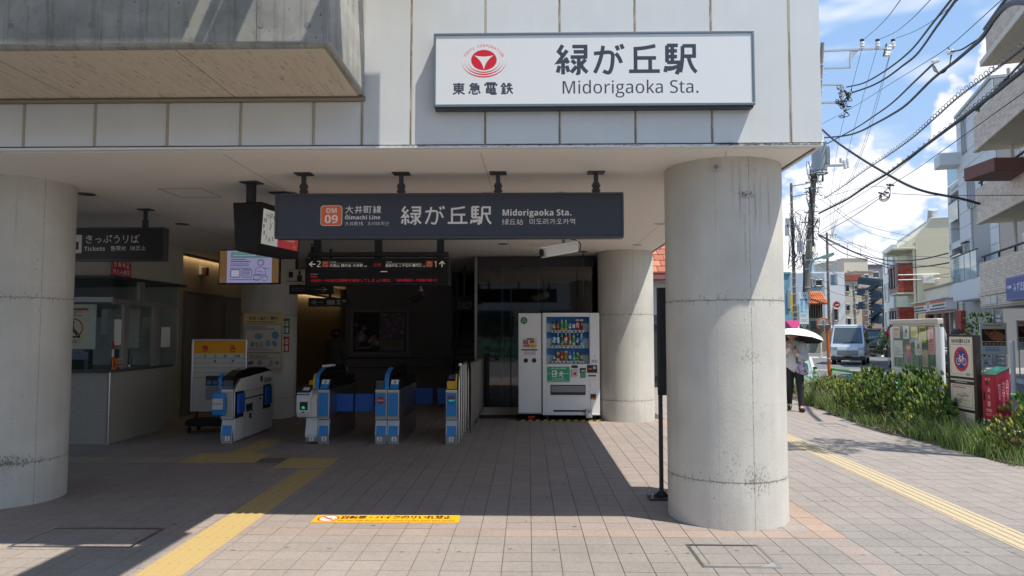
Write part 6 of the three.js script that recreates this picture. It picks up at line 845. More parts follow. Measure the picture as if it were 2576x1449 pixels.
// ================================================================ ROAD AND FAR PAVEMENT
function flat(pts, y) { const s = new THREE.Shape(pts.map(([x, d]) => new THREE.Vector2(x, d))); return new THREE.ShapeGeometry(s).rotateX(-Math.PI / 2).translate(0, y, 0); }
{
  const st = (name, g, m) => tag(part(name, g, m, null, { uv: true }), null, null, null, 'structure');
  const worn = (rgb, seed) => std([1, 1, 1], 0.85, 0, { map: dataTex(512, (u, v) => { const a = fbm(u * 6, v * 6, seed, 5, 6), b = vnoise(u * 160, v * 160, seed + 3, 160); const k = 0.72 + 0.4 * a + 0.22 * (b - 0.5); return rgb.map((c) => c * k); }, true, 0.5) });
  const whiteLine = worn([0.5, 0.5, 0.48], 83);
  st('road_paint', flat([[6.35, 18.2], [7.55, 19.0], [9.0, 23.0], [17.2, 44.8], [14.6, 45.0], [8.0, 25.5], [6.6, 21.8]], -0.026), worn([0.2, 0.36, 0.27], 84));
  st('road_line', flat([[7.6, 19.0], [7.74, 19.0], [9.17, 23.0], [17.42, 44.8], [17.25, 44.8], [9.05, 23.0]], -0.024), whiteLine);
  st('road_line', flat([[10.7, 29.4], [14.6, 29.0], [14.7, 29.4], [10.9, 29.85]], -0.022), whiteLine);
  for (let i = 0; i < 5; i++) st('road_line', flat([[16.6 + i * 0.62, 42.4], [17.0 + i * 0.62, 42.3], [17.5 + i * 0.62, 44.2], [17.1 + i * 0.62, 44.3]], -0.0215), whiteLine);
  // pavement on the far side of the road, behind a kerb
  const kx = (d) => 7.5 + 0.333 * d;
  st('far_pavement', [flat([[kx(8), 8], [kx(8) + 4, 8], [kx(60) + 4, 60], [kx(60), 60]], 0.1)], worn([0.3, 0.28, 0.26], 86));
  st('kerb', [bar(V(kx(8), 0.04, 8), V(kx(60), 0.04, 60), 0.15, 0.13)], M.concrete);
  st('kerb', [bar(V(7.0, 0.0, 7.2), V(7.95, 0.0, 19.0), 0.12, 0.12)], M.concrete);
  // the planted strip
  st('planting_soil', (() => { const p = []; for (let d = 6.5; d <= 18.9; d += 0.4) p.push([walkEdge(d) + 0.02, d]); p.push([7.9, 19.0], [7.0, 7.2], [7.2, 6.5]); return flat(p, 0.004); })(), std([1, 1, 1], 0.95, 0, { map: withRepeat(soil, 0.8) }));
  // shallow hatch in the walk
  cover('small grey access cover in the pavement near the planting', 4.85, 5.2, 11.9, 12.3, false);
}
// ================================================================ PLANTS
const leafGeo = (() => { const g = new THREE.BufferGeometry(); const w = 0.5, p = [0, 0, 0, -w * 0.36, 0.3, 0.06, w * 0.36, 0.3, 0.06, -w * 0.3, 0.7, 0.05, w * 0.3, 0.7, 0.05, 0, 1, -0.04, 0, 0.3, 0, 0, 0.7, -0.01]; g.setAttribute('position', new THREE.Float32BufferAttribute(p, 3)); g.setIndex([0, 2, 6, 0, 6, 1, 1, 6, 7, 1, 7, 3, 6, 2, 4, 6, 4, 7, 3, 7, 5, 7, 4, 5]); g.setAttribute('uv', new THREE.Float32BufferAttribute(new Float32Array(16), 2)); g.computeVertexNormals(); return g; })();
const bladeGeo = (() => { const g = new THREE.BufferGeometry(), p = []; for (let i = 0; i < 4; i++) { const t = i / 3, w = 0.022 * (1 - t * 0.9); p.push(-w, t * (1 - 0.2 * t), 0.32 * t * t, w, t * (1 - 0.2 * t), 0.32 * t * t); } g.setAttribute('position', new THREE.Float32BufferAttribute(p, 3)); g.setIndex([0, 1, 2, 1, 3, 2, 2, 3, 4, 3, 5, 4, 4, 5, 6, 5, 7, 6]); g.setAttribute('uv', new THREE.Float32BufferAttribute(new Float32Array(16), 2)); g.computeVertexNormals(); return g; })();
const leafMat = phy([1, 1, 1], 0.6, { specularIntensity: 0.35, side: THREE.DoubleSide, transmission: 0.3, thickness: 0 }), grassMat = phy([1, 1, 1], 0.8, { side: THREE.DoubleSide, transmission: 0.3, thickness: 0 });
const _m = new THREE.Matrix4(), _q = new THREE.Quaternion(), _e = new THREE.Euler(), _c = new THREE.Color(), _v = new THREE.Vector3(), _s = new THREE.Vector3();
function leaves(parent, n, place, geo, m, name = 'foliage') {            // place(i) -> {p, euler, size, color}
  const o = new THREE.InstancedMesh(geo, m, n); o.name = name; o.userData.kind = 'stuff';
  for (let i = 0; i < n; i++) { const k = place(i); _e.set(...k.e); _q.setFromEuler(_e); _m.compose(_v.copy(k.p), _q, _s.setScalar(k.s)); o.setMatrixAt(i, _m); o.setColorAt(i, _c.setRGB(...k.c)); }
  parent.add(o); return o;
}
// a shrub: whorls of leaves at the ends of many twigs, in a lumpy shell round its blobs [x, y, z, r]
function shrub(label, base, blobs, n, size, seed, hues, group) {
  const t = thing('shrub', label, 'shrub', base, 0, group), R = rng(seed), total = blobs.reduce((a, b) => a + b[3] ** 2, 0), tips = [];
  for (const [bx, by, bz, br] of blobs) { const k = Math.round(n / 7 * br * br / total); for (let i = 0; i < k; i++) { const th = R() * 6.283, ph = Math.acos(1 - 1.75 * R()), lump = 0.84 + 0.3 * fbm(th * 2 + bx * 9, ph * 3, seed, 3), r = br * lump * (R() < 0.72 ? 0.82 + 0.2 * R() : 0.35 + 0.5 * R()); tips.push([bx + r * Math.sin(ph) * Math.cos(th), Math.max(0.03, by + r * Math.cos(ph)), bz + r * Math.sin(ph) * Math.sin(th), th, ph, R()]); } }
  const stems = []; for (let i = 0; i < 60; i++) { const q = tips[Math.floor(R() * tips.length)], b = blobs[i % blobs.length]; stems.push(rod(new THREE.Vector3(b[0] + (R() - 0.5) * 0.2, 0, b[2] + (R() - 0.5) * 0.2), new THREE.Vector3(q[0], q[1], q[2]), 0.008, 5, 0.003)); }
  lp('stem', stems, std([0.09, 0.06, 0.04], 0.9), t, { kind: 'stuff' });
  leaves(t, tips.length * 7, (i) => {
    const q = tips[Math.floor(i / 7)], j = i % 7, a = j * 0.9 + q[5] * 6, h = hues[Math.floor(q[5] * hues.length * 0.999)], v = 0.7 + 0.6 * R();
    return { p: { x: q[0] + (R() - 0.5) * 0.015, y: q[1] + (R() - 0.5) * 0.015, z: q[2] + (R() - 0.5) * 0.015 }, e: [-0.6 - 0.7 * R() + 0.4 * Math.cos(q[4]), a, 0.3 * (R() - 0.5)], s: size * (0.75 + 0.6 * R()), c: [h[0] * v * 1.35, h[1] * v * 1.3, h[2] * v * 1.2] };
  }, leafGeo, leafMat);
  return t;
}
{
  const G1 = [[0.1, 0.17, 0.025], [0.07, 0.13, 0.022], [0.17, 0.23, 0.035], [0.05, 0.1, 0.02], [0.24, 0.27, 0.05]], G2 = [[0.1, 0.15, 0.03], [0.16, 0.17, 0.04], [0.06, 0.1, 0.022], [0.12, 0.1, 0.035], [0.19, 0.2, 0.05]], G3 = [[0.05, 0.1, 0.022], [0.04, 0.08, 0.018], [0.07, 0.13, 0.028], [0.09, 0.16, 0.03]];
  const grp = 'azalea shrubs along the planted strip';
  shrub('dense dark green azalea in front of the notice board', [6.25, 0, -11.6], [[-0.1, 0.38, 0.35, 0.5], [0.05, 0.42, -0.35, 0.52], [0.25, 0.46, 0.9, 0.42], [-0.25, 0.33, -0.95, 0.4], [0.3, 0.5, -0.1, 0.43], [-0.3, 0.28, 0.9, 0.34]], 8400, 0.08, 401, [...G3, ...G1], grp);
  shrub('sunlit azalea with yellow green tips at the left of the notice board', [6.35, 0, -13.6], [[0, 0.4, 0.45, 0.48], [0.1, 0.38, -0.25, 0.46], [-0.3, 0.3, 0.1, 0.38], [0.2, 0.26, -0.95, 0.36]], 5600, 0.078, 402, [...G1, [0.19, 0.22, 0.05], [0.15, 0.19, 0.04]], grp);
  shrub('open twiggy azalea beside the orange mirror post', [6.5, 0, -15.6], [[0, 0.2, 0.6, 0.34], [0.1, 0.22, -0.1, 0.36], [-0.2, 0.18, 0.1, 0.3], [0.25, 0.2, -0.75, 0.32]], 3900, 0.068, 403, [...G2, ...G1], grp);
  shrub('yellowing azalea around the foot of the red fire extinguisher box', [6.28, 0, -9.25], [[0, 0.3, 0.35, 0.4], [0.15, 0.36, -0.1, 0.42], [-0.3, 0.22, 0.2, 0.3], [0.4, 0.42, 0.5, 0.4], [0.1, 0.3, 0.85, 0.36]], 5600, 0.066, 404, [...G2, [0.2, 0.13, 0.05], ...G1], grp);
  shrub('green azalea at the right edge of the picture by the guard rail', [6.75, 0, -8.5], [[0, 0.34, 0.2, 0.42], [0.2, 0.4, -0.4, 0.42], [-0.3, 0.26, -0.2, 0.34]], 3500, 0.068, 405, G2, grp);
  shrub('leafy plant reaching up behind the bicycle sign on the far pavement', [16.9, 0.1, -27.6], [[0, 1.0, 0, 0.7], [0.2, 1.7, 0, 0.5], [-0.2, 0.5, 0.1, 0.6]], 2400, 0.13, 406, G3);
  // grasses and weeds: nobody could count the blades
  const grass = (label, n, spot, hgt, seed, hues, name = 'grass') => { const t = new THREE.Group(); t.name = numbered(name); scene.add(t); tag(t, label, 'grass', null, 'stuff'); const R = rng(seed); leaves(t, n, () => { const [x, d] = spot(R), v = 0.7 + 0.6 * R(), h = hues[Math.floor(R() * hues.length)]; return { p: V(x, 0, d), e: [(R() - 0.5) * 0.9, R() * 6.28, (R() - 0.5) * 0.9], s: hgt * (0.45 + 0.75 * R()), c: [h[0] * v, h[1] * v, h[2] * v] }; }, bladeGeo, grassMat, 'grass_blades'); return t; };
  const GG = [[0.16, 0.27, 0.05], [0.2, 0.31, 0.06], [0.12, 0.2, 0.04], [0.28, 0.32, 0.11]];
  const clump = (R, x0, x1, d0, d1) => { const k = Math.floor(R() * 40), cx = x0 + (x1 - x0) * hash2(k, 1, 9), cd = d0 + (d1 - d0) * hash2(k, 2, 9); return [cx + (R() - 0.5) * 0.3, cd + (R() - 0.5) * 0.3]; };
  grass('tall weeds along the kerb of the planted strip', 1500, (R) => { const d = 6.6 + 8.5 * R(); const w = 0.5 + fbm(d * 1.7, 3, 5, 3); if (w < 0.92 && R() < 0.75) return clump(R, 5.62, 5.9, 8.4, 13); return [walkEdge(d) + 0.05 + 0.4 * R() * R() * w, d]; }, 0.27, 501, GG);
  grass('tall weeds between the bicycle sign and the kerb', 2200, (R) => clump(R, 5.65, 6.1, 9.3, 11.2), 0.4, 502, GG);
  grass('tall grass with seed heads around the mirror post and bollard', 7000, (R) => clump(R, 5.85, 7.6, 14.4, 18.6), 0.44, 503, [...GG, [0.3, 0.3, 0.14], [0.26, 0.29, 0.1]]);
  // seed heads of the foxtail grass
  { const t = new THREE.Group(); t.name = 'foxtail_grass'; scene.add(t); tag(t, 'pale foxtail seed heads over the weeds by the bollard', 'grass', null, 'stuff'); const R = rng(511); const hg = new THREE.SphereGeometry(1, 6, 5).scale(0.1, 0.5, 0.1); leaves(t, 260, () => { const [x, d] = clump(R, 5.75, 7.6, 14.4, 18.8), h = 0.26 + 0.24 * R(), v = 0.8 + 0.4 * R(); return { p: V(x, h, d), e: [(R() - 0.5) * 1.6, R() * 6, (R() - 0.5) * 1.6], s: 0.075, c: [0.48 * v, 0.45 * v, 0.25 * v] }; }, hg, grassMat, 'seed_heads'); }
  // a street tree out of the frame whose crown shades the walk
  { const t = thing('street_tree', 'leafy street tree beside the planted strip just outside the view', 'tree', [8.6, 0, -7.3]); lp('trunk', tube([new THREE.Vector3(0, 0, 0), new THREE.Vector3(0.05, 2.5, 0), new THREE.Vector3(-0.3, 5, -0.3), new THREE.Vector3(-1.4, 6.4, -0.8)], 0.09, 24, 8), std([0.1, 0.075, 0.055], 0.9), t); const R = rng(61); leaves(t, 2600, (i) => { const k = i % 9, cx = -2.6 + k * 0.42, cz = -1.2 + 0.35 * Math.sin(k * 2.1), r = 0.42; const a = R() * 6.28, b = Math.acos(2 * R() - 1), q = r * Math.cbrt(R()), v = 0.7 + 0.6 * R(); return { p: { x: cx + q * Math.sin(b) * Math.cos(a), y: 6.0 + q * Math.cos(b) * 0.5, z: cz + q * Math.sin(b) * Math.sin(a) }, e: [R() * 3, R() * 6, R() * 3], s: 0.12, c: [0.07 * v, 0.14 * v, 0.03 * v] }; }, leafGeo, leafMat, 'crown'); }
}
// ================================================================ STREET FURNITURE BY THE PLANTED STRIP
{
  // notice board
  const x = 6.6, t = thing('notice_board', 'glazed neighbourhood notice board with green backing and pinned sheets among the shrubs', 'notice board', [x, 0, -12.5]);
  const d0 = 11.74, d1 = 13.22, wp = std([0.72, 0.72, 0.7], 0.4);
  part('post', cyl(0.062, 0.062, 1.62, x + 0.02, 0, -d0, 24), wp, t); part('post', cyl(0.045, 0.045, 1.62, x + 0.02, 0, -d1, 24), wp, t);
  part('case', rD(x - 0.01, x + 0.07, 0.9, 1.72, d0 + 0.07, d1 - 0.05, 0.01, 2), std([0.55, 0.55, 0.52], 0.5), t);
  part('header', rD(x - 0.03, x + 0.08, 1.67, 1.76, d0 - 0.02, d1 + 0.05, 0.02, 2), std([0.5, 0.48, 0.42], 0.6), t); part('sill', rD(x - 0.05, x + 0.08, 0.78, 0.9, d0 + 0.05, d1 - 0.04, 0.01, 2), wp, t);
  const W = d1 - d0 - 0.16, cz = -(d0 + d1) / 2 - 0.005, face = (w, h, dz, cy, off) => new THREE.PlaneGeometry(w, h).rotateY(-Math.PI / 2).translate(x - off, cy, cz + dz);
  part('backing', face(W, 0.72, 0, 1.285, 0.012), printed(512, 290, (g, w, h) => { g.fillStyle = '#37604a'; g.fillRect(0, 0, w, h); const q = rng(8); for (let i = 0; i < 70; i++) { g.strokeStyle = `rgba(${140 + q() * 60},${170 + q() * 40},${150 + q() * 40},.45)`; g.lineWidth = 2 + q() * 5; const a = q() * w; g.beginPath(); g.moveTo(a, h); g.quadraticCurveTo(a + 20, h * 0.7, a + (q() - 0.5) * 160, h * (0.5 + 0.2 * q())); g.stroke(); } }), t);
  const sheets = [[-0.56, 1.53, 0.24, 0.2, '#cfc8bc', '#b8402c'], [-0.22, 1.53, 0.2, 0.22, '#d0cfc8', '#555'], [0.04, 1.54, 0.22, 0.18, '#d4cf8c', '#8a7a30'], [0.3, 1.5, 0.22, 0.27, '#c8bc50', '#7a6a20'], [0.56, 1.4, 0.2, 0.46, '#cf9a94', '#a86860'], [-0.5, 1.24, 0.3, 0.3, '#c8ccc8', '#6c7c84'], [-0.16, 1.2, 0.16, 0.26, '#b04a90', '#d8b83c'], [0.16, 1.27, 0.22, 0.24, '#d0d0c8', '#777'], [0.36, 1.1, 0.16, 0.28, '#b8ac90', '#6a5a3c']];
  sheets.forEach(([dz, cy, w, h, bg, fg], i) => part('pinned_sheet', face(w, h, dz, cy, 0.0135 + i * 0.0002), printed(96, 96, (g) => { g.fillStyle = bg; g.fillRect(0, 0, 96, 96); g.fillStyle = fg; if (i % 3 === 0) g.fillRect(8, 12, 80, 22); else if (i % 3 === 1) { g.beginPath(); g.arc(48, 36, 18, 0, 7); g.fill(); } smallPrint(g, 10, 42, 76, 46, 5, i + 60, fg); }), t));
  part('glass_pane', face(W, 0.72, 0, 1.285, 0.04), phy([0.92, 0.94, 0.93], 0.04, { transmission: 1, thickness: 0, ior: 1.45, side: THREE.DoubleSide }), t);
}
{
  // no bicycle parking sign
  const x = 6.2, t = thing('bicycle_sign', 'tall brown framed sign with red and blue no bicycle disc above a map panel', 'sign', [x, 0, -10.45]);
  const d0 = 10.11, d1 = 10.79;
  part('post', rD(x - 0.02, x + 0.055, 0, 1.5, d0, d0 + 0.07, 0.005, 1), M.brown, t); part('post', rD(x - 0.02, x + 0.055, 0, 1.5, d1 - 0.05, d1, 0.005, 1), M.brown, t);
  for (const [a, b] of [[1.475, 1.505], [0.872, 0.905], [0.1, 0.14]]) part('cross_bar', rD(x - 0.018, x + 0.05, a, b, d0 + 0.0705, d1 - 0.0505, 0.004, 1), M.brown, t);
  const w = d1 - d0 - 0.125, c = -(d0 + 0.07 + d1 - 0.05) / 2;
  part('upper_panel', rD(x - 0.012, x + 0.01, 0.906, 1.474, d0 + 0.071, d1 - 0.051, 0.003, 1), M.paper, t); part('lower_panel', rD(x - 0.012, x + 0.01, 0.141, 0.871, d0 + 0.071, d1 - 0.051, 0.003, 1), M.paper, t);
  part('print', new THREE.PlaneGeometry(w, 0.56).rotateY(-Math.PI / 2).translate(x - 0.0135, 1.19, c), printed(512, 512, (g, W, H) => {
    g.fillStyle = '#d9d3c2'; g.fillRect(0, 0, W, H); ink(g, '#1d1b19'); say(g, '自転車放置禁止区域', 46, 26, 52, 11, { sx: 0.86, gap: 0.02 }); g.lineWidth = 3; g.strokeRect(26, 100, W - 52, H - 130); g.fillStyle = '#d9d3c2'; g.fillRect(60, 90, 250, 20); smallPrint(g, 66, 92, 230, 18, 1, 4, '#333'); g.fillStyle = '#d9d3c2'; g.fillRect(300, 470, 160, 24); ink(g, '#1d1b19'); say(g, '目黒区', 340, 464, 34, 10);
    g.fillStyle = '#c6262c'; g.beginPath(); g.ellipse(256, 288, 160, 160, 0, 0, 7); g.fill(); g.fillStyle = '#27409a'; g.beginPath(); g.ellipse(256, 288, 122, 122, 0, 0, 7); g.fill(); g.strokeStyle = '#c6262c'; g.lineWidth = 38; g.beginPath(); g.moveTo(160, 190); g.lineTo(352, 386); g.stroke();
    g.strokeStyle = '#e8e4dc'; g.lineWidth = 9; for (const xx of [196, 320]) { g.beginPath(); g.arc(xx, 318, 42, 0, 7); g.stroke(); } g.beginPath(); g.moveTo(196, 318); g.lineTo(226, 256); g.lineTo(296, 256); g.lineTo(320, 318); g.moveTo(226, 256); g.lineTo(252, 318); g.lineTo(296, 256); g.moveTo(196, 318); g.lineTo(252, 318); g.moveTo(296, 256); g.lineTo(290, 230); g.lineTo(316, 226); g.moveTo(212, 238); g.lineTo(240, 238); g.stroke();
  }), t);
  part('print', new THREE.PlaneGeometry(w, 0.72).rotateY(-Math.PI / 2).translate(x - 0.0135, 0.506, c), printed(512, 660, (g, W, H) => { g.fillStyle = '#d2ccba'; g.fillRect(0, 0, W, H); g.fillStyle = '#222'; g.fillRect(0, 16, W, 44); smallPrint(g, 110, 26, 290, 30, 1, 5, '#d2ccba'); g.strokeStyle = '#6a645a'; g.lineWidth = 5; g.strokeRect(40, 80, W - 80, 270); smallPrint(g, 60, 96, 330, 40, 1, 6, '#b83a30'); const q = rng(5); g.strokeStyle = '#55504a'; for (let i = 0; i < 20; i++) { g.lineWidth = 1 + q() * 4; g.beginPath(); g.moveTo(90 + q() * 330, 150 + q() * 180); g.lineTo(90 + q() * 330, 150 + q() * 180); g.stroke(); } g.fillStyle = '#222'; g.fillRect(0, 380, W, 34); smallPrint(g, 30, 424, 440, 120, 6, 7, '#2a2825'); smallPrint(g, 110, 560, 330, 90, 4, 8, '#2a2825'); }), t);
}
{
  // fire extinguisher box
  const x = 6.2, d0 = 9.75, d1 = 10.03, t = thing('extinguisher_box', 'red fire extinguisher box with green lid and white characters beside the bicycle sign', 'fire box', [x + 0.1, 0, -9.89]);
  const red = std([0.40, 0.02, 0.05], 0.35);
  const body = extr([[0, 0.37], [0.2, 0.37], [0.2, 1.06], [0, 0.97]], d1 - d0, 0.006).translate(x, 0, -d1);
  part('body', body, red, t); for (const [a, b] of [[0.02, d0 + 0.03], [0.17, d0 + 0.03], [0.02, d1 - 0.03], [0.17, d1 - 0.03]]) part('leg', rod(V(x + a, 0, b), V(x + a, 0.38, b), 0.012), M.iron, t);
  const lid = extr([[-0.012, 0.968], [0.206, 1.066], [0.206, 1.074], [-0.012, 0.976]], d1 - d0 + 0.02, 0).translate(x, 0.002, -d1 - 0.01); part('lid', lid, std([0.03, 0.25, 0.12], 0.45), t);
  part('lid_print', new THREE.PlaneGeometry(0.2, 0.24).rotateX(-Math.PI / 2).rotateZ(Math.atan2(0.098, 0.218)).translate(x + 0.097, 1.0265, -(d0 + d1) / 2), printed(128, 128, (g) => { g.fillStyle = '#1f7c48'; g.fillRect(0, 0, 128, 128); smallPrint(g, 14, 14, 100, 100, 5, 9, '#dfe8e0'); }), t);
  part('front_print', new THREE.PlaneGeometry(d1 - d0 - 0.02, 0.56).rotateY(-Math.PI / 2).translate(x - 0.0015, 0.66, -(d0 + d1) / 2), printed(256, 512, (g, W, H) => { g.fillStyle = '#ac1e34'; g.fillRect(0, 0, W, H); ink(g, '#e0c4c4'); say(g, '粉末', 66, 12, 38, 11, { gap: 0.6 }); say(g, '消火器', 100, 130, 62, 11, { vertical: true, pitch: 1.35 }); say(g, '目黒区', 66, 390, 38, 11, { gap: 0.1 }); smallPrint(g, 70, 446, 120, 40, 2, 5, '#d8b0b0'); }), t);
  part('window', new THREE.CylinderGeometry(0.033, 0.033, 0.006, 24).rotateZ(Math.PI / 2).translate(x - 0.003, 0.86, -(d0 + d1) / 2 - 0.03), M.paneDark, t); part('handle', rD(x - 0.012, x - 0.001, 0.62, 0.74, d1 - 0.055, d1 - 0.035, 0.004, 2), M.black, t);
  part('side_print', plane(0.18, 0.5, x + 0.1, 0.68, -d0 + 0.0015), printed(192, 512, (g, W, H) => { g.fillStyle = '#ac1e34'; g.fillRect(0, 0, W, H); ink(g, '#e0c4c4'); const rows = ['火の時は取るな', '消火に持ち込め', '町の定めを']; rows.forEach((r, i) => say(g, r, 140 - i * 56, 20 + i * 30, 40, 10, { vertical: true, pitch: 1.1 })); }), t);
}
{
  // green guard rail
  const t = thing('guard_rail', 'low green pipe guard rail along the road behind the shrubs', 'guard rail', [7.7, 0, -15]);
  const P = (d, y) => V(7.44 + (d - 10.8) * 0.0659, y, d);
  for (let k = 0; k < 6; k++) { const a = 19.3 - k * 2.05, b = a - 2.0; part('post', cyl(0.045, 0.045, 0.6, P(a, 0).x, -0.02, -a, 16), M.green, t); part('post', cyl(0.045, 0.045, 0.6, P(b, 0).x, -0.02, -b, 16), M.green, t); part('top_pipe', rod(P(a - 0.03, 0.56), P(b + 0.03, 0.56), 0.034, 12), M.green, t); part('arch_pipe', tube([P(a - 0.05, 0.18), P(a - 0.4, 0.36), P((a + b) / 2, 0.46), P(b + 0.4, 0.36), P(b + 0.05, 0.18)], 0.018, 24, 8), M.green, t); }
  // orange post with a round mirror seen from behind
  const mp = at(2086, 900, 19.2), c = at(2071.6, 817, 19.1), m = thing('traffic_mirror', 'orange post with round traffic mirror seen from behind', 'traffic mirror', [mp.x, 0, mp.z]);
  part('post', rod(new THREE.Vector3(mp.x, 0, mp.z), new THREE.Vector3(mp.x - 0.03, 1.71, mp.z), 0.042, 16), M.orange, m);
  part('mirror_back', lathe([[0.0005, 0.03], [0.1, 0.025], [0.17, 0.0], [0.172, -0.008], [0.0005, -0.006]], 40).rotateX(Math.PI / 2).translate(c.x, c.y, c.z), std([0.28, 0.24, 0.22], 0.5, 0.3), m); part('mirror_rim', ring(0.175, 0.012).translate(c.x, c.y, c.z), M.orange, m);
  for (const q of [0, Math.PI / 2]) part('bracket', rbox(-0.15, 0.15, -0.012, 0.012, 0.03, 0.045, 0.004, 1).rotateZ(q).translate(c.x, c.y, c.z), M.galv, m); part('clamp', cyl(0.03, 0.03, 0.1, c.x, c.y - 0.05, c.z + 0.03, 12), M.galv, m); part('bracket', rod(new THREE.Vector3(c.x, c.y, c.z + 0.03), new THREE.Vector3(mp.x - 0.02, c.y, mp.z), 0.015), M.galv, m);
  part('band', cyl(0.0435, 0.0435, 0.03, mp.x - 0.013, 0.82, mp.z, 16), M.white, m);
  // bollard
  const bp = at(2051, 960, 20), b = thing('bollard', 'green and white striped rubber bollard at the road edge', 'bollard', [bp.x, 0, bp.z]);
  part('shaft', cyl(0.055, 0.05, 0.56, bp.x, -0.02, bp.z, 20), M.green, b); for (const y of [0.2, 0.33, 0.45]) part('white_band', cyl(0.0555, 0.0545, 0.05, bp.x, y, bp.z, 20), M.white, b); part('cap', cyl(0.056, 0.052, 0.035, bp.x, 0.535, bp.z, 20), M.dark, b); part('foot', cyl(0.1, 0.085, 0.03, bp.x, -0.025, bp.z, 20), M.green, b);
}
// ================================================================ PEOPLE
function surface(bones, res, boxc, half, blend = 0.035) {                  // bones: [ax, ay, az, bx, by, bz, ra, rb]; smooth union, meshed
  const mc = new MarchingCubes(res, new THREE.MeshStandardMaterial(), false, false, 200000), f = mc.field, n = mc.size;
  for (let k = 0; k < n; k++) for (let j = 0; j < n; j++) for (let i = 0; i < n; i++) {
    const x = boxc[0] + (i - n / 2) / (n / 2) * half, y = boxc[1] + (j - n / 2) / (n / 2) * half, z = boxc[2] + (k - n / 2) / (n / 2) * half; let acc = 1e3;
    for (const b of bones) { const dx = b[3] - b[0], dy = b[4] - b[1], dz = b[5] - b[2], l = dx * dx + dy * dy + dz * dz; let t = l ? ((x - b[0]) * dx + (y - b[1]) * dy + (z - b[2]) * dz) / l : 0; t = t < 0 ? 0 : t > 1 ? 1 : t; const sx = b[8] ?? 1, ex = (x - b[0] - dx * t) / sx, ey = y - b[1] - dy * t, ez = z - b[2] - dz * t; const d = Math.sqrt(ex * ex + ey * ey + ez * ez) - (b[6] + (b[7] - b[6]) * t); const h = Math.max(0, blend - Math.abs(acc - d)) / blend; acc = Math.min(acc, d) - h * h * blend * 0.25; }
    f[i + j * n + k * n * n] = -acc;
  }
  mc.isolation = 0; mc.update();
  const g = new THREE.BufferGeometry(), c = mc.count, pos = new Float32Array(mc.positionArray.slice(0, c * 3)), nor = new Float32Array(mc.normalArray.slice(0, c * 3));
  for (let i = 0; i < c; i++) { pos[i * 3] = boxc[0] + pos[i * 3] * half; pos[i * 3 + 1] = boxc[1] + pos[i * 3 + 1] * half; pos[i * 3 + 2] = boxc[2] + pos[i * 3 + 2] * half; }
  g.setAttribute('position', new THREE.BufferAttribute(pos, 3)); g.setAttribute('normal', new THREE.BufferAttribute(nor, 3)); g.setAttribute('uv', new THREE.BufferAttribute(new Float32Array(c * 2), 2)); return g;
}
const infl = (bs, e) => bs.map((b) => { const q = b.slice(); q[6] += e; q[7] += e; return q; });
function handBones(w, dir, curl, s) {                                     // five fingers and a palm from the wrist w, pointing along dir
  const d = new THREE.Vector3(...dir).normalize(), a = new THREE.Vector3(0, 0, 1).cross(d).normalize(); if (a.lengthSq() < 0.1) a.set(1, 0, 0); const up = d.clone().cross(a), at3 = (p, u, v, k) => [p[0] + d.x * u + a.x * v + up.x * k, p[1] + d.y * u + a.y * v + up.y * k, p[2] + d.z * u + a.z * v + up.z * k];
  const out = [[...w, ...at3(w, 0.05, 0, 0), 0.024, 0.032]];
  [-0.028, -0.01, 0.009, 0.027].forEach((v, i) => { const l = [0.055, 0.065, 0.07, 0.055][i], k = at3(w, 0.075, v, 0), m = at3(w, 0.075 + l * 0.55, v, curl * 0.02), e = at3(w, 0.075 + l * (1 - curl * 0.4), v, curl * 0.055); out.push([...at3(w, 0.04, v * 0.8, 0), ...k, 0.012, 0.011], [...k, ...m, 0.0105, 0.0095], [...m, ...e, 0.0095, 0.008]); });
  const th = at3(w, 0.03, 0.035 * s, 0), t2 = at3(w, 0.06, 0.055 * s, 0.015); out.push([...at3(w, 0.015, 0.018 * s, 0), ...th, 0.014, 0.012], [...th, ...t2, 0.012, 0.009]); return out;
}
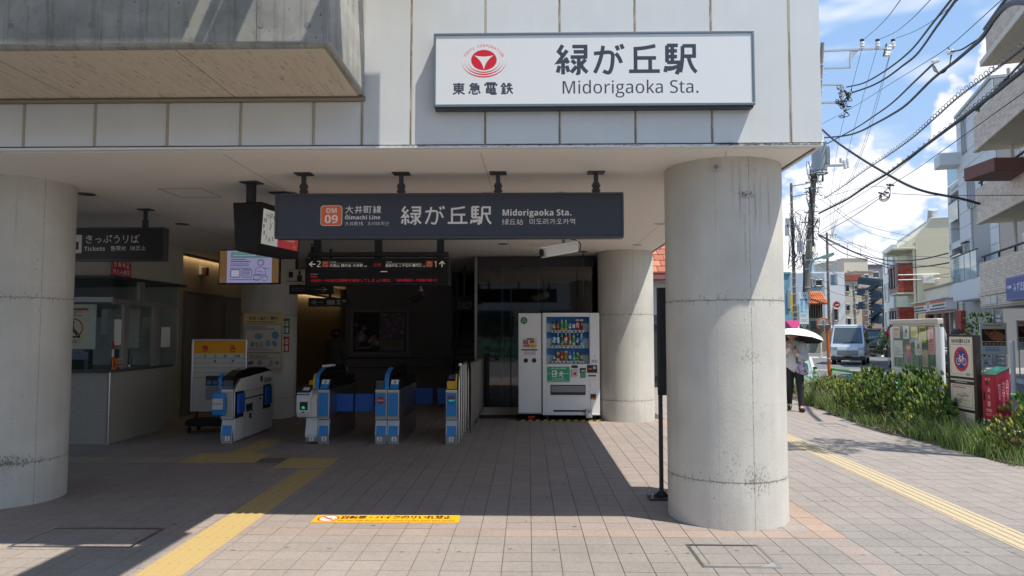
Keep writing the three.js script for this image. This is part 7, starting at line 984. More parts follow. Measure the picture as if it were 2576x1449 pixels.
function person(label, pos, turn, j, opt) {
  const t = thing('person', label, 'person', pos, turn);
  const P = j, B = (a, b, ra, rb, sx) => [...P[a], ...P[b], ra, rb, ...(sx ? [sx] : [])];
  const torso = [B('neck', 'chest', 0.062, 0.115, 1.35), B('chest', 'waist', 0.115, 0.098, 1.32), B('waist', 'hip', 0.098, 0.112, 1.38), B('shL', 'shR', 0.058, 0.058)];
  const arms = [B('shL', 'elL', 0.05, 0.04), B('elL', 'wrL', 0.038, 0.026), B('shR', 'elR', 0.05, 0.04), B('elR', 'wrR', 0.038, 0.026)];
  const legs = [B('hL', 'kL', 0.082, 0.056), B('kL', 'aL', 0.054, 0.034), B('hR', 'kR', 0.082, 0.056), B('kR', 'aR', 0.054, 0.034), B('hL', 'hR', 0.09, 0.09)];
  const head = P.head, hx = head[0], hy = head[1], hz = head[2];
  const skull = [[hx, hy + 0.03, hz - 0.015, hx, hy + 0.035, hz + 0.005, 0.088, 0.088], [hx, hy - 0.05, hz + 0.025, hx, hy, hz + 0.02, 0.052, 0.072], [hx, hy - 0.012, hz + 0.092, hx, hy + 0.02, hz + 0.082, 0.013, 0.009], [hx - 0.085, hy - 0.005, hz, hx - 0.085, hy + 0.02, hz, 0.012, 0.014], [hx + 0.085, hy - 0.005, hz, hx + 0.085, hy + 0.02, hz, 0.012, 0.014], [...P.neck, hx, hy - 0.05, hz - 0.01, 0.05, 0.046]];
  const feet = [[...P.aL, ...P.tL, 0.036, 0.034], [...P.aR, ...P.tR, 0.036, 0.034]];
  const hands = [...handBones(P.wrL, P.hdL ?? [0, -1, 0.1], 0.6, 1), ...handBones(P.wrR, P.hdR ?? [0, -1, 0.1], 0.6, -1)];
  const body = lp('body', surface([...torso, ...arms, ...legs, ...skull, ...feet, ...hands], 104, [0, 0.86, 0], 0.98, 0.03), opt.skin ?? M.skin, t);
  lp('shirt', surface([...infl(torso, 0.02), [...P.waist, ...P.hem, 0.125, 0.13, 1.4], ...infl(arms.slice(0, 4), 0.018)], 84, [0, 1.05, 0], 0.7, 0.04), opt.shirt, t);
  lp('trousers', surface(infl(legs, 0.014), 84, [0, 0.5, 0], 0.66, 0.03), opt.trousers, t);
  for (const s of ['L', 'R']) { const a = P['a' + s], o = P['t' + s]; lp('shoe', surface([[a[0], a[1] - 0.0, a[2] - 0.02, a[0], a[1] - 0.045, a[2] - 0.02, 0.044, 0.042], [a[0], Math.min(a[1] - 0.045, o[1] + 0.01), a[2] - 0.03, o[0], o[1], o[2], 0.044, 0.04]], 40, [(a[0] + o[0]) / 2, (a[1] + o[1]) / 2, (a[2] + o[2]) / 2], 0.26, 0.02), opt.shoe, t); }
  lp('hair', surface([[hx, hy + 0.05, hz - 0.03, hx, hy + 0.055, hz - 0.005, 0.1, 0.098], [hx - 0.06, hy + 0.03, hz - 0.03, hx - 0.07, hy - (opt.long ?? 0.02), hz - 0.03, 0.05, 0.035], [hx + 0.06, hy + 0.03, hz - 0.03, hx + 0.07, hy - (opt.long ?? 0.02), hz - 0.03, 0.05, 0.035], [hx, hy, hz - 0.06, hx, hy - (opt.long ?? 0.02), hz - 0.06, 0.07, 0.05]], 44, [hx, hy, hz], 0.26, 0.03), opt.hair ?? M.hair, t);
  const eye = std([0.02, 0.015, 0.012], 0.3); for (const s of [-1, 1]) { lp('eye', new THREE.SphereGeometry(0.0105, 10, 8).scale(1.2, 0.7, 0.6).translate(hx + s * 0.033, hy + 0.012, hz + 0.082), eye, t); lp('eyebrow', rbox(-0.018, 0.018, -0.003, 0.003, 0, 0.006, 0.002, 1).rotateZ(-s * 0.1).translate(hx + s * 0.034, hy + 0.037, hz + 0.082), M.hair, t); } lp('mouth', rbox(-0.02, 0.02, -0.004, 0.004, 0, 0.006, 0.003, 1).translate(hx, hy - 0.048, hz + 0.073), std([0.3, 0.1, 0.08], 0.5), t);
  return t;
}
const stand = { head: [0, 1.475, 0.02], neck: [0, 1.35, 0], chest: [0, 1.2, 0], waist: [0, 1.02, 0], hip: [0, 0.9, 0], hem: [0, 0.86, 0], shL: [-0.165, 1.3, 0], shR: [0.165, 1.3, 0], elL: [-0.22, 1.05, -0.02], elR: [0.22, 1.05, -0.02], wrL: [-0.23, 0.82, 0.04], wrR: [0.23, 0.82, 0.04], hL: [-0.085, 0.84, 0], hR: [0.085, 0.84, 0], kL: [-0.09, 0.46, 0.01], kR: [0.09, 0.46, 0.01], aL: [-0.095, 0.085, -0.02], aR: [0.095, 0.085, -0.02], tL: [-0.11, 0.042, 0.13], tR: [0.11, 0.042, 0.13] };
{
  const q = at(1999, 1000, 14.3);
  const w = person('person in white shirt and black trousers walking under a white parasol beside the column', [q.x, 0, q.z], -0.28, { ...stand, head: [-0.03, 1.45, 0.04], neck: [-0.02, 1.325, 0], chest: [-0.01, 1.18, 0], shL: [-0.17, 1.275, 0], shR: [0.155, 1.275, -0.01], elR: [0.21, 1.04, 0.04], wrR: [0.06, 1.1, 0.2], hdR: [-0.5, 0.75, 0.1], elL: [-0.21, 1.06, 0.1], wrL: [-0.1, 1.2, 0.26], hdL: [0.2, 0.9, 0.1], kL: [-0.085, 0.47, 0.02], aL: [-0.08, 0.11, -0.24], tL: [-0.09, 0.045, -0.1], kR: [0.1, 0.48, 0.1], aR: [0.105, 0.085, 0.14], tR: [0.13, 0.045, 0.29] }, { shirt: std([0.66, 0.66, 0.68], 0.8), trousers: std([0.022, 0.022, 0.028], 0.8), shoe: std([0.02, 0.02, 0.022], 0.6), long: 0.06 });
  lp('collar', new THREE.TorusGeometry(0.062, 0.014, 8, 24).rotateX(1.35).translate(-0.02, 1.335, 0.01), std([0.7, 0.7, 0.72], 0.8), w); lp('shirt_placket', rbox(-0.012, 0.012, -0.2, 0.2, 0, 0.006, 0.002, 1).rotateX(0.02).translate(-0.01, 1.1, 0.132), std([0.6, 0.6, 0.62], 0.8), w);
  // parasol held over the head
  const u = at(2006, 853, 14.15), t = thing('parasol', 'white parasol with dark lining held by the walking person', 'parasol', [u.x, u.y, u.z], 0); t.rotation.set(-0.1, 0.2, -0.16); t.updateMatrixWorld();
  const dome = (r, h, y) => { const p = []; for (let i = 0; i <= 10; i++) { const a = i / 10; p.push([Math.max(0.0005, r * Math.sin(a * 1.25) / Math.sin(1.25)), y + h * (Math.cos(a * 1.25) - Math.cos(1.25)) / (1 - Math.cos(1.25))]); } const g = lathe(p, 8); g.computeVertexNormals(); return g; };
  const wm = std([0.8, 0.8, 0.78], 0.7, 0, { side: THREE.DoubleSide }), bm = std([0.015, 0.015, 0.017], 0.8, 0, { side: THREE.DoubleSide });
  lp('canopy', dome(0.48, 0.2, 0), wm, t); lp('lining', dome(0.468, 0.19, -0.006), bm, t); lp('ferrule', cyl(0.012, 0.006, 0.05, 0, 0.2, 0, 10), M.white, t); lp('shaft', cyl(0.006, 0.006, 0.62, 0, -0.42, 0, 8), M.steel, t); for (let i = 0; i < 8; i++) { const a = i * Math.PI / 4; lp('rib', tube([[0, 0.185], [0.25, 0.13], [0.47, -0.005]].map(([r, y]) => new THREE.Vector3(r * Math.sin(a), y, r * Math.cos(a))), 0.004, 12, 5), M.iron, t); } lp('strap', tube([new THREE.Vector3(0.46, 0, 0.06), new THREE.Vector3(0.475, -0.1, 0.07), new THREE.Vector3(0.49, -0.18, 0.06), new THREE.Vector3(0.5, -0.25, 0.07)], 0.008, 12, 5), M.white, t);
  // shoulder bag
  const s = at(2019, 924, 14.15), b = thing('shoulder_bag', 'pale flowered shoulder bag with dark strap at the side of the walking person', 'bag', [s.x, s.y, s.z], -0.2);
  const bg = surface([[-0.09, -0.05, 0, 0.08, -0.09, 0, 0.09, 0.085], [-0.06, 0.06, 0, 0.06, 0.02, 0, 0.075, 0.08]], 40, [0, 0, 0], 0.3, 0.05); metreUV(bg, 2); bg.scale(0.72, 0.9, 0.5);
  lp('bag_body', bg, std([1, 1, 1], 0.8, 0, { map: canvasTex(128, 128, (g) => { g.fillStyle = '#b9aec0'; g.fillRect(0, 0, 128, 128); const q2 = rng(5); for (let i = 0; i < 90; i++) { g.fillStyle = ['#8a86a8', '#d8d0d8', '#5c5c78', '#c890a4', '#6c7890'][i % 5]; g.beginPath(); g.ellipse(q2() * 128, q2() * 128, 3 + q2() * 9, 2 + q2() * 6, q2() * 3, 0, 7); g.fill(); } }, { repeat: true }) }), b); lp('strap', tube([new THREE.Vector3(-0.1, 0.08, 0.02), new THREE.Vector3(-0.12, 0.26, 0.06), new THREE.Vector3(-0.13, 0.38, 0.02), new THREE.Vector3(-0.1, 0.4, -0.06), new THREE.Vector3(0.0, 0.08, -0.06)], 0.014, 24, 6), M.dark, b);
  const r = at(2406, 838, 14.6); person('person in a dark blue jacket standing in the road behind the bicycle sign', [r.x, -0.03, r.z], 0.5, { ...stand, head: [0, 1.475, 0.02] }, { shirt: std([0.03, 0.04, 0.09], 0.8), trousers: std([0.03, 0.035, 0.06], 0.85), shoe: M.rubber });
  const k = at(845, 850, 15.6); person('dim person in dark clothes standing in the passage beyond the gates', [k.x, 0, k.z], 2.8, { ...stand }, { shirt: std([0.05, 0.05, 0.055], 0.8), trousers: std([0.03, 0.03, 0.034], 0.8), shoe: M.rubber });
}
// ================================================================ VEHICLES
function vehicle(name, label, cat, pos, turn, c) {                        // front at z = 0 facing +z
  const t = thing(name, label, cat, pos, turn), w = c.w / 2, L = c.l, H = c.h, paint = phy(c.color, 0.3, { clearcoat: 0.8, clearcoatRoughness: 0.08, metalness: c.metal ?? 0.35 });
  // body: outline from the side, pushed out across the width, narrowed to the roof
  const pr = [[0.0, 0.3], [0.02, 0.62], [-0.03, 0.84], [-0.12, 0.96], [-0.55, H - 0.1], [-0.75, H], [-L + 0.25, H], [-L + 0.02, H - 0.2], [-L, 0.3]];
  const g = extr(pr, c.w, 0.03); g.rotateY(-Math.PI / 2); g.translate(w, 0, 0); { const p = g.attributes.position; for (let i = 0; i < p.count; i++) { const y = p.getY(i), k = y > 0.95 ? 1 - 0.16 * (y - 0.95) / (H - 0.95) : 1, z = p.getZ(i), f = z > -0.2 ? 1 - 0.05 * (z + 0.2) / 0.2 : 1; p.setX(i, p.getX(i) * k * f); } g.computeVertexNormals(); }
  lp('body', toCreasedNormals(g, 0.5), paint, t);
  const slope = (y) => -0.12 - (y - 0.96) / (H - 0.1 - 0.96) * 0.43, ws = new THREE.BufferGeometry(), y0 = 1.0, y1 = H - 0.14, xa = w * 0.87, xb = w * 0.77; ws.setAttribute('position', new THREE.Float32BufferAttribute([-xa, y0, slope(y0) + 0.012, xa, y0, slope(y0) + 0.012, xb, y1, slope(y1) + 0.012, -xb, y1, slope(y1) + 0.012], 3)); ws.setIndex([0, 1, 2, 0, 2, 3]); ws.computeVertexNormals(); ws.setAttribute('uv', new THREE.Float32BufferAttribute(8, 2)); lp('windscreen', ws, phy([0.06, 0.075, 0.085], 0.04, { clearcoat: 1, clearcoatRoughness: 0.02 }), t);
  for (const s of [-1, 1]) {
    const sg = new THREE.BufferGeometry(), X = (y) => s * (w * (1 - 0.16 * Math.max(0, y - 0.95) / (H - 0.95)) + 0.006); sg.setAttribute('position', new THREE.Float32BufferAttribute([X(1.02), 1.02, -0.35, X(1.02), 1.02, -L + 0.35, X(H - 0.18), H - 0.18, -L + 0.4, X(H - 0.18), H - 0.18, -0.72], 3)); sg.setIndex(s > 0 ? [0, 1, 2, 0, 2, 3] : [0, 2, 1, 0, 3, 2]); sg.computeVertexNormals(); sg.setAttribute('uv', new THREE.Float32BufferAttribute(8, 2)); lp('side_window', sg, M.paneDark, t);
    const hl = rbox(s * w * 0.97, s * w * 0.56, 0.70, 0.86, -0.1, 0.028, 0.03, 3); lp('headlight', hl, phy([0.55, 0.57, 0.6], 0.1, { clearcoat: 1 }), t); lp('lamp', new THREE.SphereGeometry(0.045, 14, 10).scale(1, 1, 0.4).translate(s * w * 0.8, 0.78, 0.03), M.steel, t);
    lp('wing_mirror', rbox(s * (w + 0.03), s * (w + 0.17), 1.0, 1.2, -0.42, -0.32, 0.03, 2), c.mirror ?? M.black, t);
    for (const z of [-0.55, -L + 0.6]) { const wh = lp('wheel', new THREE.CylinderGeometry(0.28, 0.28, 0.16, 28).rotateZ(Math.PI / 2).translate(s * (w - 0.1), 0.28, z), M.rubber, t); lp('rim', new THREE.CylinderGeometry(0.17, 0.17, 0.17, 20).rotateZ(Math.PI / 2).translate(s * (w - 0.095), 0.28, z), M.alu, wh); }
    lp('fog_lamp', rbox(s * w * 0.9, s * w * 0.7, 0.36, 0.43, 0.0, 0.03, 0.015, 2), M.dark, t);
  }
  lp('bumper', rbox(-w * 0.98, w * 0.98, 0.22, 0.4, -0.2, 0.05, 0.04, 3), c.bumper ?? M.dark, t); lp('grille', rbox(-w * 0.6, w * 0.6, 0.44, 0.68, -0.05, 0.022, 0.02, 2), M.black, t); for (let i = 0; i < 4; i++) lp('grille_bar', rbox(-w * 0.57, w * 0.57, 0.46 + i * 0.056, 0.484 + i * 0.056, 0.0, 0.036, 0.008, 2), i ? paint : M.alu, t);
  lp('bonnet_badge', new THREE.TorusGeometry(0.04, 0.008, 8, 24).translate(0, 0.79, 0.012), M.steel, t); lp('number_plate', rbox(-0.165, 0.165, 0.27, 0.42, 0.04, 0.062, 0.006, 1), M.black, t); lp('plate_frame', [rbox(-0.175, 0.175, 0.42, 0.432, 0.04, 0.066, 0.003, 1), rbox(-0.175, 0.175, 0.258, 0.27, 0.04, 0.066, 0.003, 1)], M.yellow, t);
  for (const s of [-1, 1]) lp('wiper', rod(new THREE.Vector3(s * 0.1 - 0.15, 1.01, -0.1), new THREE.Vector3(s * 0.1 + 0.32, 1.09, -0.16), 0.009), M.black, t);
  lp('roof_edge', rbox(-w * 0.8, w * 0.8, H - 0.1, H - 0.05, -0.62, -0.55, 0.02, 2), paint, t);
  return t;
}
{
  const v = at(2133, 917, 33.9); vehicle('delivery_van', 'silver blue delivery van driving towards the viewer', 'van', [v.x, -0.03, v.z], -0.5, { w: 1.475, l: 3.4, h: 1.88, color: [0.62, 0.66, 0.72], metal: 0.3 });
  const s = at(2330, 925, 27.5); vehicle('parked_car', 'dark parked people carrier mostly behind the notice board', 'car', [s.x, -0.03, s.z], -0.36, { w: 1.75, l: 4.4, h: 1.76, color: [0.012, 0.013, 0.016], bumper: M.black });
  const b = at(2189, 897, 45); vehicle('parked_car', 'small black car standing behind the silver van', 'car', [b.x, -0.03, b.z], -0.45, { w: 1.47, l: 3.4, h: 1.7, color: [0.015, 0.016, 0.018], bumper: M.black });
}
// ================================================================ UTILITY POLES AND WIRES
const poleMat = std([1, 1, 1], 0.9, 0, { map: concreteWarm, color: 0xb0a89c }); poleMat.color.setRGB(0.5, 0.46, 0.42);
function utilityPole(label, foot, head, r0, r1, bands, seed) {
  const t = thing('utility_pole', label, 'utility pole', [foot.x, foot.y, foot.z], 0, 'concrete utility poles along the street'), R = rng(seed), up = (k) => foot.clone().lerp(head, k);
  part('shaft', rod(foot, head, r0, 20, r1), poleMat, t, { uv: true });
  for (let i = 0; i < bands; i++) { const k = 0.12 + 0.85 * (i + R() * 0.6) / bands, p = up(k), r = r0 + (r1 - r0) * k; part('band', cyl(r + 0.02, r + 0.02, 0.09, p.x, p.y, p.z, 18), M.galv, t); }
  const bolts = []; for (let k = 0.2; k < 0.96; k += 0.028) { const p = up(k), r = r0 + (r1 - r0) * k, s = (bolts.length % 2 ? 1 : -1); bolts.push(rod(p, p.clone().add(new THREE.Vector3(s * (r + 0.17), 0, 0.03)), 0.012, 5)); } part('step_bolt', bolts, M.galv, t, { kind: 'stuff' });
  return { t, up };
}
const MAIN = utilityPole('tall concrete utility pole with transformer and cross arms behind the station corner', at(2019, 880, 40), at(2069, 108, 40), 0.21, 0.1, 16, 601);
{
  const { t } = MAIN, D = 40, q = (x, y, d = D) => at(x, y, d);
  part('cross_arm', [bar(q(2072, 128), q(2248, 121), 0.1, 0.1), bar(q(2074, 172), q(2136, 170), 0.08, 0.08), bar(q(2138, 170), q(2138, 128), 0.08, 0.08)].slice(0, 1), M.galv, t); part('arm_brace', bar(q(2074, 172), q(2138, 170), 0.08, 0.08), M.galv, t); part('arm_brace', bar(q(2138, 171), q(2140, 127), 0.08, 0.08), M.galv, t); part('gusset', extr([[0, 0], [0.42, 0], [0.06, -0.42], [0, -0.42]], 0.03).translate(q(2143, 126).x, q(2143, 126).y, q(2143, 126).z), M.galv, t);
  for (const x of [2169, 2208, 2247]) { const p = q(x, 119); for (let i = 0; i < 3; i++) part('insulator', cyl(0.13 - (i === 2 ? 0.02 : 0), 0.11, 0.13, p.x, p.y + 0.04 + i * 0.14, p.z, 16), i === 2 ? M.wire : M.porcelain, t); }
  for (const [x, y] of [[2236, 124], [2240, 117], [2234, 134], [2232, 139]]) { const p = q(x, y); part('insulator', new THREE.CylinderGeometry(0.09, 0.09, 0.26, 14).rotateZ(Math.PI / 2).translate(p.x, p.y, p.z), M.porcelain, t); }
  part('hanger_bar', bar(q(2222, 142), q(2230, 110), 0.06, 0.06), M.wire, t);
  part('cross_arm', bar(q(2062, 214), q(2119, 213), 0.08, 0.08), M.galv, t); part('cross_arm', bar(q(2060, 259), q(2117, 257), 0.1, 0.1), M.galv, t); part('arm_brace', bar(q(2118, 213), q(2118, 258), 0.1, 0.1), M.galv, t);
  // knot of spliced cables
  const R = rng(71), knot = []; for (let i = 0; i < 26; i++) { const a = [2112 + R() * 26, 222 + R() * 66], p = []; for (let k = 0; k < 5; k++) p.push(q(a[0] + (R() - 0.5) * 22, a[1] + (R() - 0.5) * 22, D - 0.3 + R() * 0.6)); knot.push(tube(p, 0.022, 14, 5)); } part('cable_knot', knot, M.wire, t, { kind: 'stuff' });
  // transformer drum
  const c = q(2061, 397, 39.4), dr = 0.4; part('transformer', lathe([[0.0005, -0.9], [dr * 0.92, -0.9], [dr, -0.8], [dr, 0.62], [dr * 1.05, 0.66], [dr * 1.05, 0.72], [dr * 0.7, 0.86], [0.0005, 0.9]], 32).translate(c.x, c.y + 0.1, c.z), std([0.3, 0.33, 0.36], 0.45, 0.2), t); for (let i = 0; i < 9; i++) part('cooling_fin', rbox(dr - 0.02, dr + 0.14, -0.5, 0.45, -0.012, 0.012, 0.004, 1).rotateY(-0.9 + i * 0.22).translate(c.x, c.y + 0.1, c.z), M.galv, t); for (const a of [-0.6, 0.2, 1]) part('bushing', cyl(0.05, 0.035, 0.35, c.x + 0.22 * Math.cos(a), c.y + 0.9, c.z + 0.22 * Math.sin(a), 12), M.porcelain, t); part('transformer_seat', new THREE.TorusGeometry(0.4, 0.05, 8, 28).rotateX(Math.PI / 2).translate(c.x, c.y - 0.86, c.z), M.galv, t);
  part('side_arm', bar(q(2078, 417), q(2120, 416), 0.09, 0.12), M.galv, t); for (const [x, y] of [[2116, 405], [2124, 410], [2132, 406], [2126, 420], [2133, 418]]) { const p = q(x, y, 39.6); part('insulator', cyl(0.09, 0.09, 0.24, p.x, p.y - 0.1, p.z, 14), M.porcelain, t); }
  for (const [x0, x1, y] of [[2026, 2070, 459], [2024, 2070, 474], [2023, 2054, 484], [2023, 2058, 534], [2014, 2050, 560]]) part('cross_arm', bar(q(x0, y), q(x1, y - 2), 0.05, 0.06), M.galv, t);
  for (const x of [2054, 2070]) { const p = q(x, 456); part('insulator', cyl(0.05, 0.05, 0.35, p.x, p.y, p.z, 10), M.wire, t); }
  for (const [x0, x1, y0, y1] of [[2022, 2016, 640, 800], [2036, 2046, 470, 620]]) part('riser_cable', tube([q(x0, y0, 39.7), q((x0 + x1) / 2 + 3, (y0 + y1) / 2, 39.7), q(x1, y1, 39.7)], 0.05, 16, 6), M.wire, t);
  const R2 = rng(75), mess = []; for (let i = 0; i < 34; i++) { const y = 400 + 230 * R2(), p = []; for (let k = 0; k < 4; k++) p.push(q(2030 + R2() * 42 - (y - 400) * 0.06, y + (R2() - 0.4) * 60, 39.5 + R2())); mess.push(tube(p, 0.016, 14, 5)); } part('cable_tangle', mess, M.wire, t, { kind: 'stuff' });
  // clinic sign bound to the pole
  const s = thing('pole_sign', 'tall white and pale blue clinic sign strapped to the main utility pole', 'sign', [q(2022, 828, 39.6).x, q(2022, 828, 39.6).y, q(2022, 828, 39.6).z]);
  const a = q(2012, 828, 39.6), b = q(2033, 735, 39.6); part('board', rbox(a.x, b.x, a.y, b.y, a.z - 0.03, a.z, 0.02, 2), M.white, s);
  part('print', plane(b.x - a.x - 0.02, b.y - a.y - 0.03, (a.x + b.x) / 2, (a.y + b.y) / 2, a.z + 0.003), printed(160, 700, (g, W, H) => { g.fillStyle = '#d9dfe0'; g.fillRect(0, 0, W, H); g.fillStyle = '#b7d6e6'; g.fillRect(0, 110, W, 300); ink(g, '#23407c'); g.lineWidth = 9; g.beginPath(); g.arc(80, 56, 38, 0, 7); g.stroke(); g.beginPath(); g.arc(80, 56, 14, 0, 7); g.fill(); g.beginPath(); g.roundRect(16, 122, 128, 40, 20); g.fill(); ink(g, '#dfe8ec'); say(g, '大岡山', 30, 126, 32, 10); ink(g, '#2b6a9c'); say(g, 'あおぞら', 88, 172, 54, 10, { vertical: true }); say(g, '整形外科', 16, 172, 54, 10, { vertical: true }); smallPrint(g, 14, 424, 132, 60, 3, 3, '#3a4a5c'); smallPrint(g, 14, 510, 132, 70, 3, 4, '#a86a5c'); g.fillStyle = '#243a36'; g.fillRect(0, 610, W, 90); ink(g, '#d8e0dc'); say(g, '緑が丘', 26, 622, 34, 10); latin(g, '3-1', 56, 686, 30, 50, true); }), s);
  // street lamp on the pole
  const l = thing('street_lamp', 'pale teal street lamp arching from the main utility pole', 'street lamp', [q(2038, 690, 39.4).x, q(2038, 690, 39.4).y, q(2038, 690, 39.4).z]); const tm = std([0.22, 0.42, 0.42], 0.4, 0.2);
  part('arm', tube([q(2038, 690, 39.4), q(2039, 668, 39.4), q(2045, 655, 39.3), q(2060, 649, 39.2), q(2078, 645, 39.1)], 0.06, 30, 10), tm, l); const la = q(2066, 648, 39.2), lb = q(2098, 638, 39); part('lamp_head', bar(la, lb, 0.22, 0.14), tm, l); part('lamp_glass', bar(la.clone().add(new THREE.Vector3(0.1, -0.09, 0)), lb.clone().add(new THREE.Vector3(-0.06, -0.09, 0)), 0.16, 0.06), M.white, l);
}
const P2 = utilityPole('thin concrete pole left of the main utility pole', at(2003, 882, 44), at(1990, 461, 44), 0.12, 0.075, 18, 602);
part('link_arm', [bar(at(1994, 468, 44), at(2030, 462, 41), 0.06, 0.06)], M.galv, P2.t); part('link_arm', bar(at(1994, 495, 44), at(2030, 488, 41), 0.06, 0.06), M.galv, P2.t); for (const [x0, x1, y0, y1] of [[1979, 1987, 548, 572], [1978, 1984, 564, 592]]) { const a = at(x0, y1, 43.5), b = at(x1, y0, 43.5); part('terminal_box', rbox(a.x, b.x, a.y, b.y, a.z - 0.25, a.z, 0.02, 1), M.galv, P2.t); } { const c = at(2013, 620, 43.6); part('transformer', cyl(0.18, 0.18, 0.62, c.x, c.y - 0.3, c.z, 20), M.galv, P2.t); }
{ const R = rng(78), mess = []; for (let i = 0; i < 22; i++) { const p = []; for (let k = 0; k < 4; k++) p.push(at(1984 + R() * 46, 530 + R() * 150, 43.4 + R() * 0.6)); mess.push(tube(p, 0.015, 12, 5)); } part('cable_tangle', mess, M.wire, P2.t, { kind: 'stuff' }); }
const P3 = utilityPole('far concrete pole behind the silver van', at(2088, 890, 52), at(2080, 585, 52), 0.11, 0.08, 8, 603);
part('cross_arm', bar(at(2064, 592, 52), at(2105, 590, 52), 0.07, 0.07), M.galv, P3.t); part('cross_arm', bar(at(2080, 616, 52), at(2112, 613, 52), 0.07, 0.07), M.galv, P3.t); for (const x of [2090, 2096, 2102]) { const p = at(x, 600, 52); part('insulator', cyl(0.06, 0.06, 0.22, p.x, p.y, p.z, 10), M.porcelain, P3.t); } { const c = at(2098, 705, 51.5); part('transformer', cyl(0.24, 0.24, 0.75, c.x, c.y - 0.35, c.z, 20), std([0.26, 0.32, 0.38], 0.5), P3.t); }
const P4 = utilityPole('far thin pole right of the van roof', at(2155, 868, 66), at(2147, 712, 66), 0.12, 0.09, 6, 604);
const P5 = utilityPole('far pole in front of the blue steel stairs', at(2182, 868, 62), at(2180, 730, 62), 0.16, 0.13, 7, 605);
part('cross_arm', bar(at(2130, 768, 62), at(2184, 752, 62), 0.07, 0.07), M.galv, P5.t);
// overhead wires: points of sight with their distances
function wire(label, pts, r, m = M.wire, group, seg = 40) { const t = tube(pts.map(([x, y, d]) => at(x, y, d)), r, seg, 6); return tag(part('overhead_wire', t, m), label, 'overhead wire', group); }
wire('thin high wire leaving the left insulator of the top cross arm towards the sky', [[2172, 100, 40], [2200, 76, 35], [2232, 44, 28], [2268, -4, 21]], 0.014); wire('thin high wire leaving the middle insulator of the top cross arm', [[2212, 99, 40], [2250, 82, 34], [2292, 49, 27], [2346, -6, 20]], 0.014); wire('thin high wire leaving the right insulator of the top cross arm', [[2254, 96, 40], [2300, 79, 34], [2350, 50, 28], [2408, 2, 21], [2420, -10, 19]], 0.014);
wire('upper of two twisted black cables rising from the cable knot', [[2130, 219, 39.5], [2172, 209, 36], [2213, 187, 33], [2260, 154, 29.5], [2293, 125, 27], [2345, 60, 22], [2400, -10, 18]], 0.036); wire('lower of two twisted black cables rising from the cable knot', [[2144, 233, 39.5], [2190, 217, 36], [2228, 197, 33], [2270, 166, 29.5], [2303, 140, 27], [2358, 65, 22], [2410, -8, 18]], 0.042);
wire('single straight thin wire crossing behind the spliced cable', [[2068, 312, 40], [2138, 274, 36], [2240, 211, 29], [2332, 154, 23], [2384, 120, 20], [2524, -4, 14]], 0.01);
wire('medium black cable ending at a white splice high on the right', [[2074, 365, 40], [2153, 322, 34], [2200, 291, 30], [2243, 260, 27], [2300, 206, 23], [2348, 160, 20]], 0.032, M.cableGrey); wire('short black cable from the white splice to the thick cable', [[2392, 130, 18.5], [2420, 124, 17.6], [2446, 108, 17], [2462, 98, 16.6]], 0.02);
{ const t = thing('cable_splice', 'pair of white cable splices with looping leads on the thick cable', 'cable splice', at(2372, 145, 19).toArray()); for (const [x, y] of [[2353, 154], [2391, 131]]) { const p = at(x, y, 19); part('splice_body', rbox(-0.09, 0.09, -0.05, 0.05, -0.05, 0.05, 0.02, 2).rotateZ(0.35).translate(p.x, p.y, p.z), M.porcelain, t); } for (let i = 0; i < 4; i++) part('lead', tube([at(2345 + i * 2, 163 + i, 19), at(2352 + i * 4, 180 + i * 1.5, 18.7), at(2372, 184 - i * 2, 18.5), at(2386, 168, 18.3), at(2392 + i, 138, 18.4)], 0.01, 24, 5), M.wire, t); part('tie', rod(at(2384, 118, 19), at(2390, 128, 19), 0.012), M.wire, t); }
wire('thickest twisted black cable sweeping up to the top right corner', [[2068, 347, 40], [2128, 341, 36], [2165, 330, 33], [2198, 313, 30.5], [2240, 290, 27.5], [2278, 265, 25], [2348, 197, 21], [2408, 150, 18], [2468, 95, 15.5], [2505, 42, 14], [2532, 12, 13], [2556, 3, 12], [2590, 4, 11]], 0.042, M.cableGrey, null, 70); wire('second strand wound beside the thickest cable at the top right', [[2400, 158, 18], [2440, 124, 16.7], [2470, 97, 15.4], [2500, 52, 14.2], [2528, 20, 13.1], [2556, 8, 12], [2590, 10, 11]], 0.034, M.wire);
// cables carried in open coils
function coiled(label, pts, r, rc, turns) { const cv = new THREE.CatmullRomCurve3(pts.map(([x, y, d]) => at(x, y, d))), t = thing('coiled_cable', label, 'overhead wire', cv.getPoint(0.5).toArray()); part('carrier', new THREE.TubeGeometry(cv, 60, r, 6), M.wire, t); const n = turns * 10, p = []; for (let i = 0; i <= n; i++) { const k = i / n, c = cv.getPoint(k), a = k * turns * 6.283; p.push(c.add(new THREE.Vector3(Math.cos(a) * rc * 0.4, rc * 0.6 + Math.sin(a) * rc, Math.cos(a) * rc * 0.9))); } part('coil', new THREE.TubeGeometry(new THREE.CatmullRomCurve3(p), n * 2, 0.0085, 5), M.cableGrey, t); return t; }
coiled('upper cable with an open spiral hanger crossing the clouds', [[2073, 500, 39], [2123, 467, 34.5], [2173, 430, 30.5], [2233, 391, 27], [2293, 348, 23.5], [2350, 298, 20.5], [2408, 246, 18], [2503, 175, 14.5], [2590, 108, 12]], 0.014, 0.07, 64); coiled('lower heavy cable bundle with an open spiral hanger', [[2060, 537, 39], [2098, 518, 36], [2133, 500, 33.5], [2180, 468, 30.5], [2233, 436, 27.5], [2328, 366, 22.5], [2428, 291, 18], [2513, 225, 14.8], [2590, 162, 12.5]], 0.05, 0.07, 60);
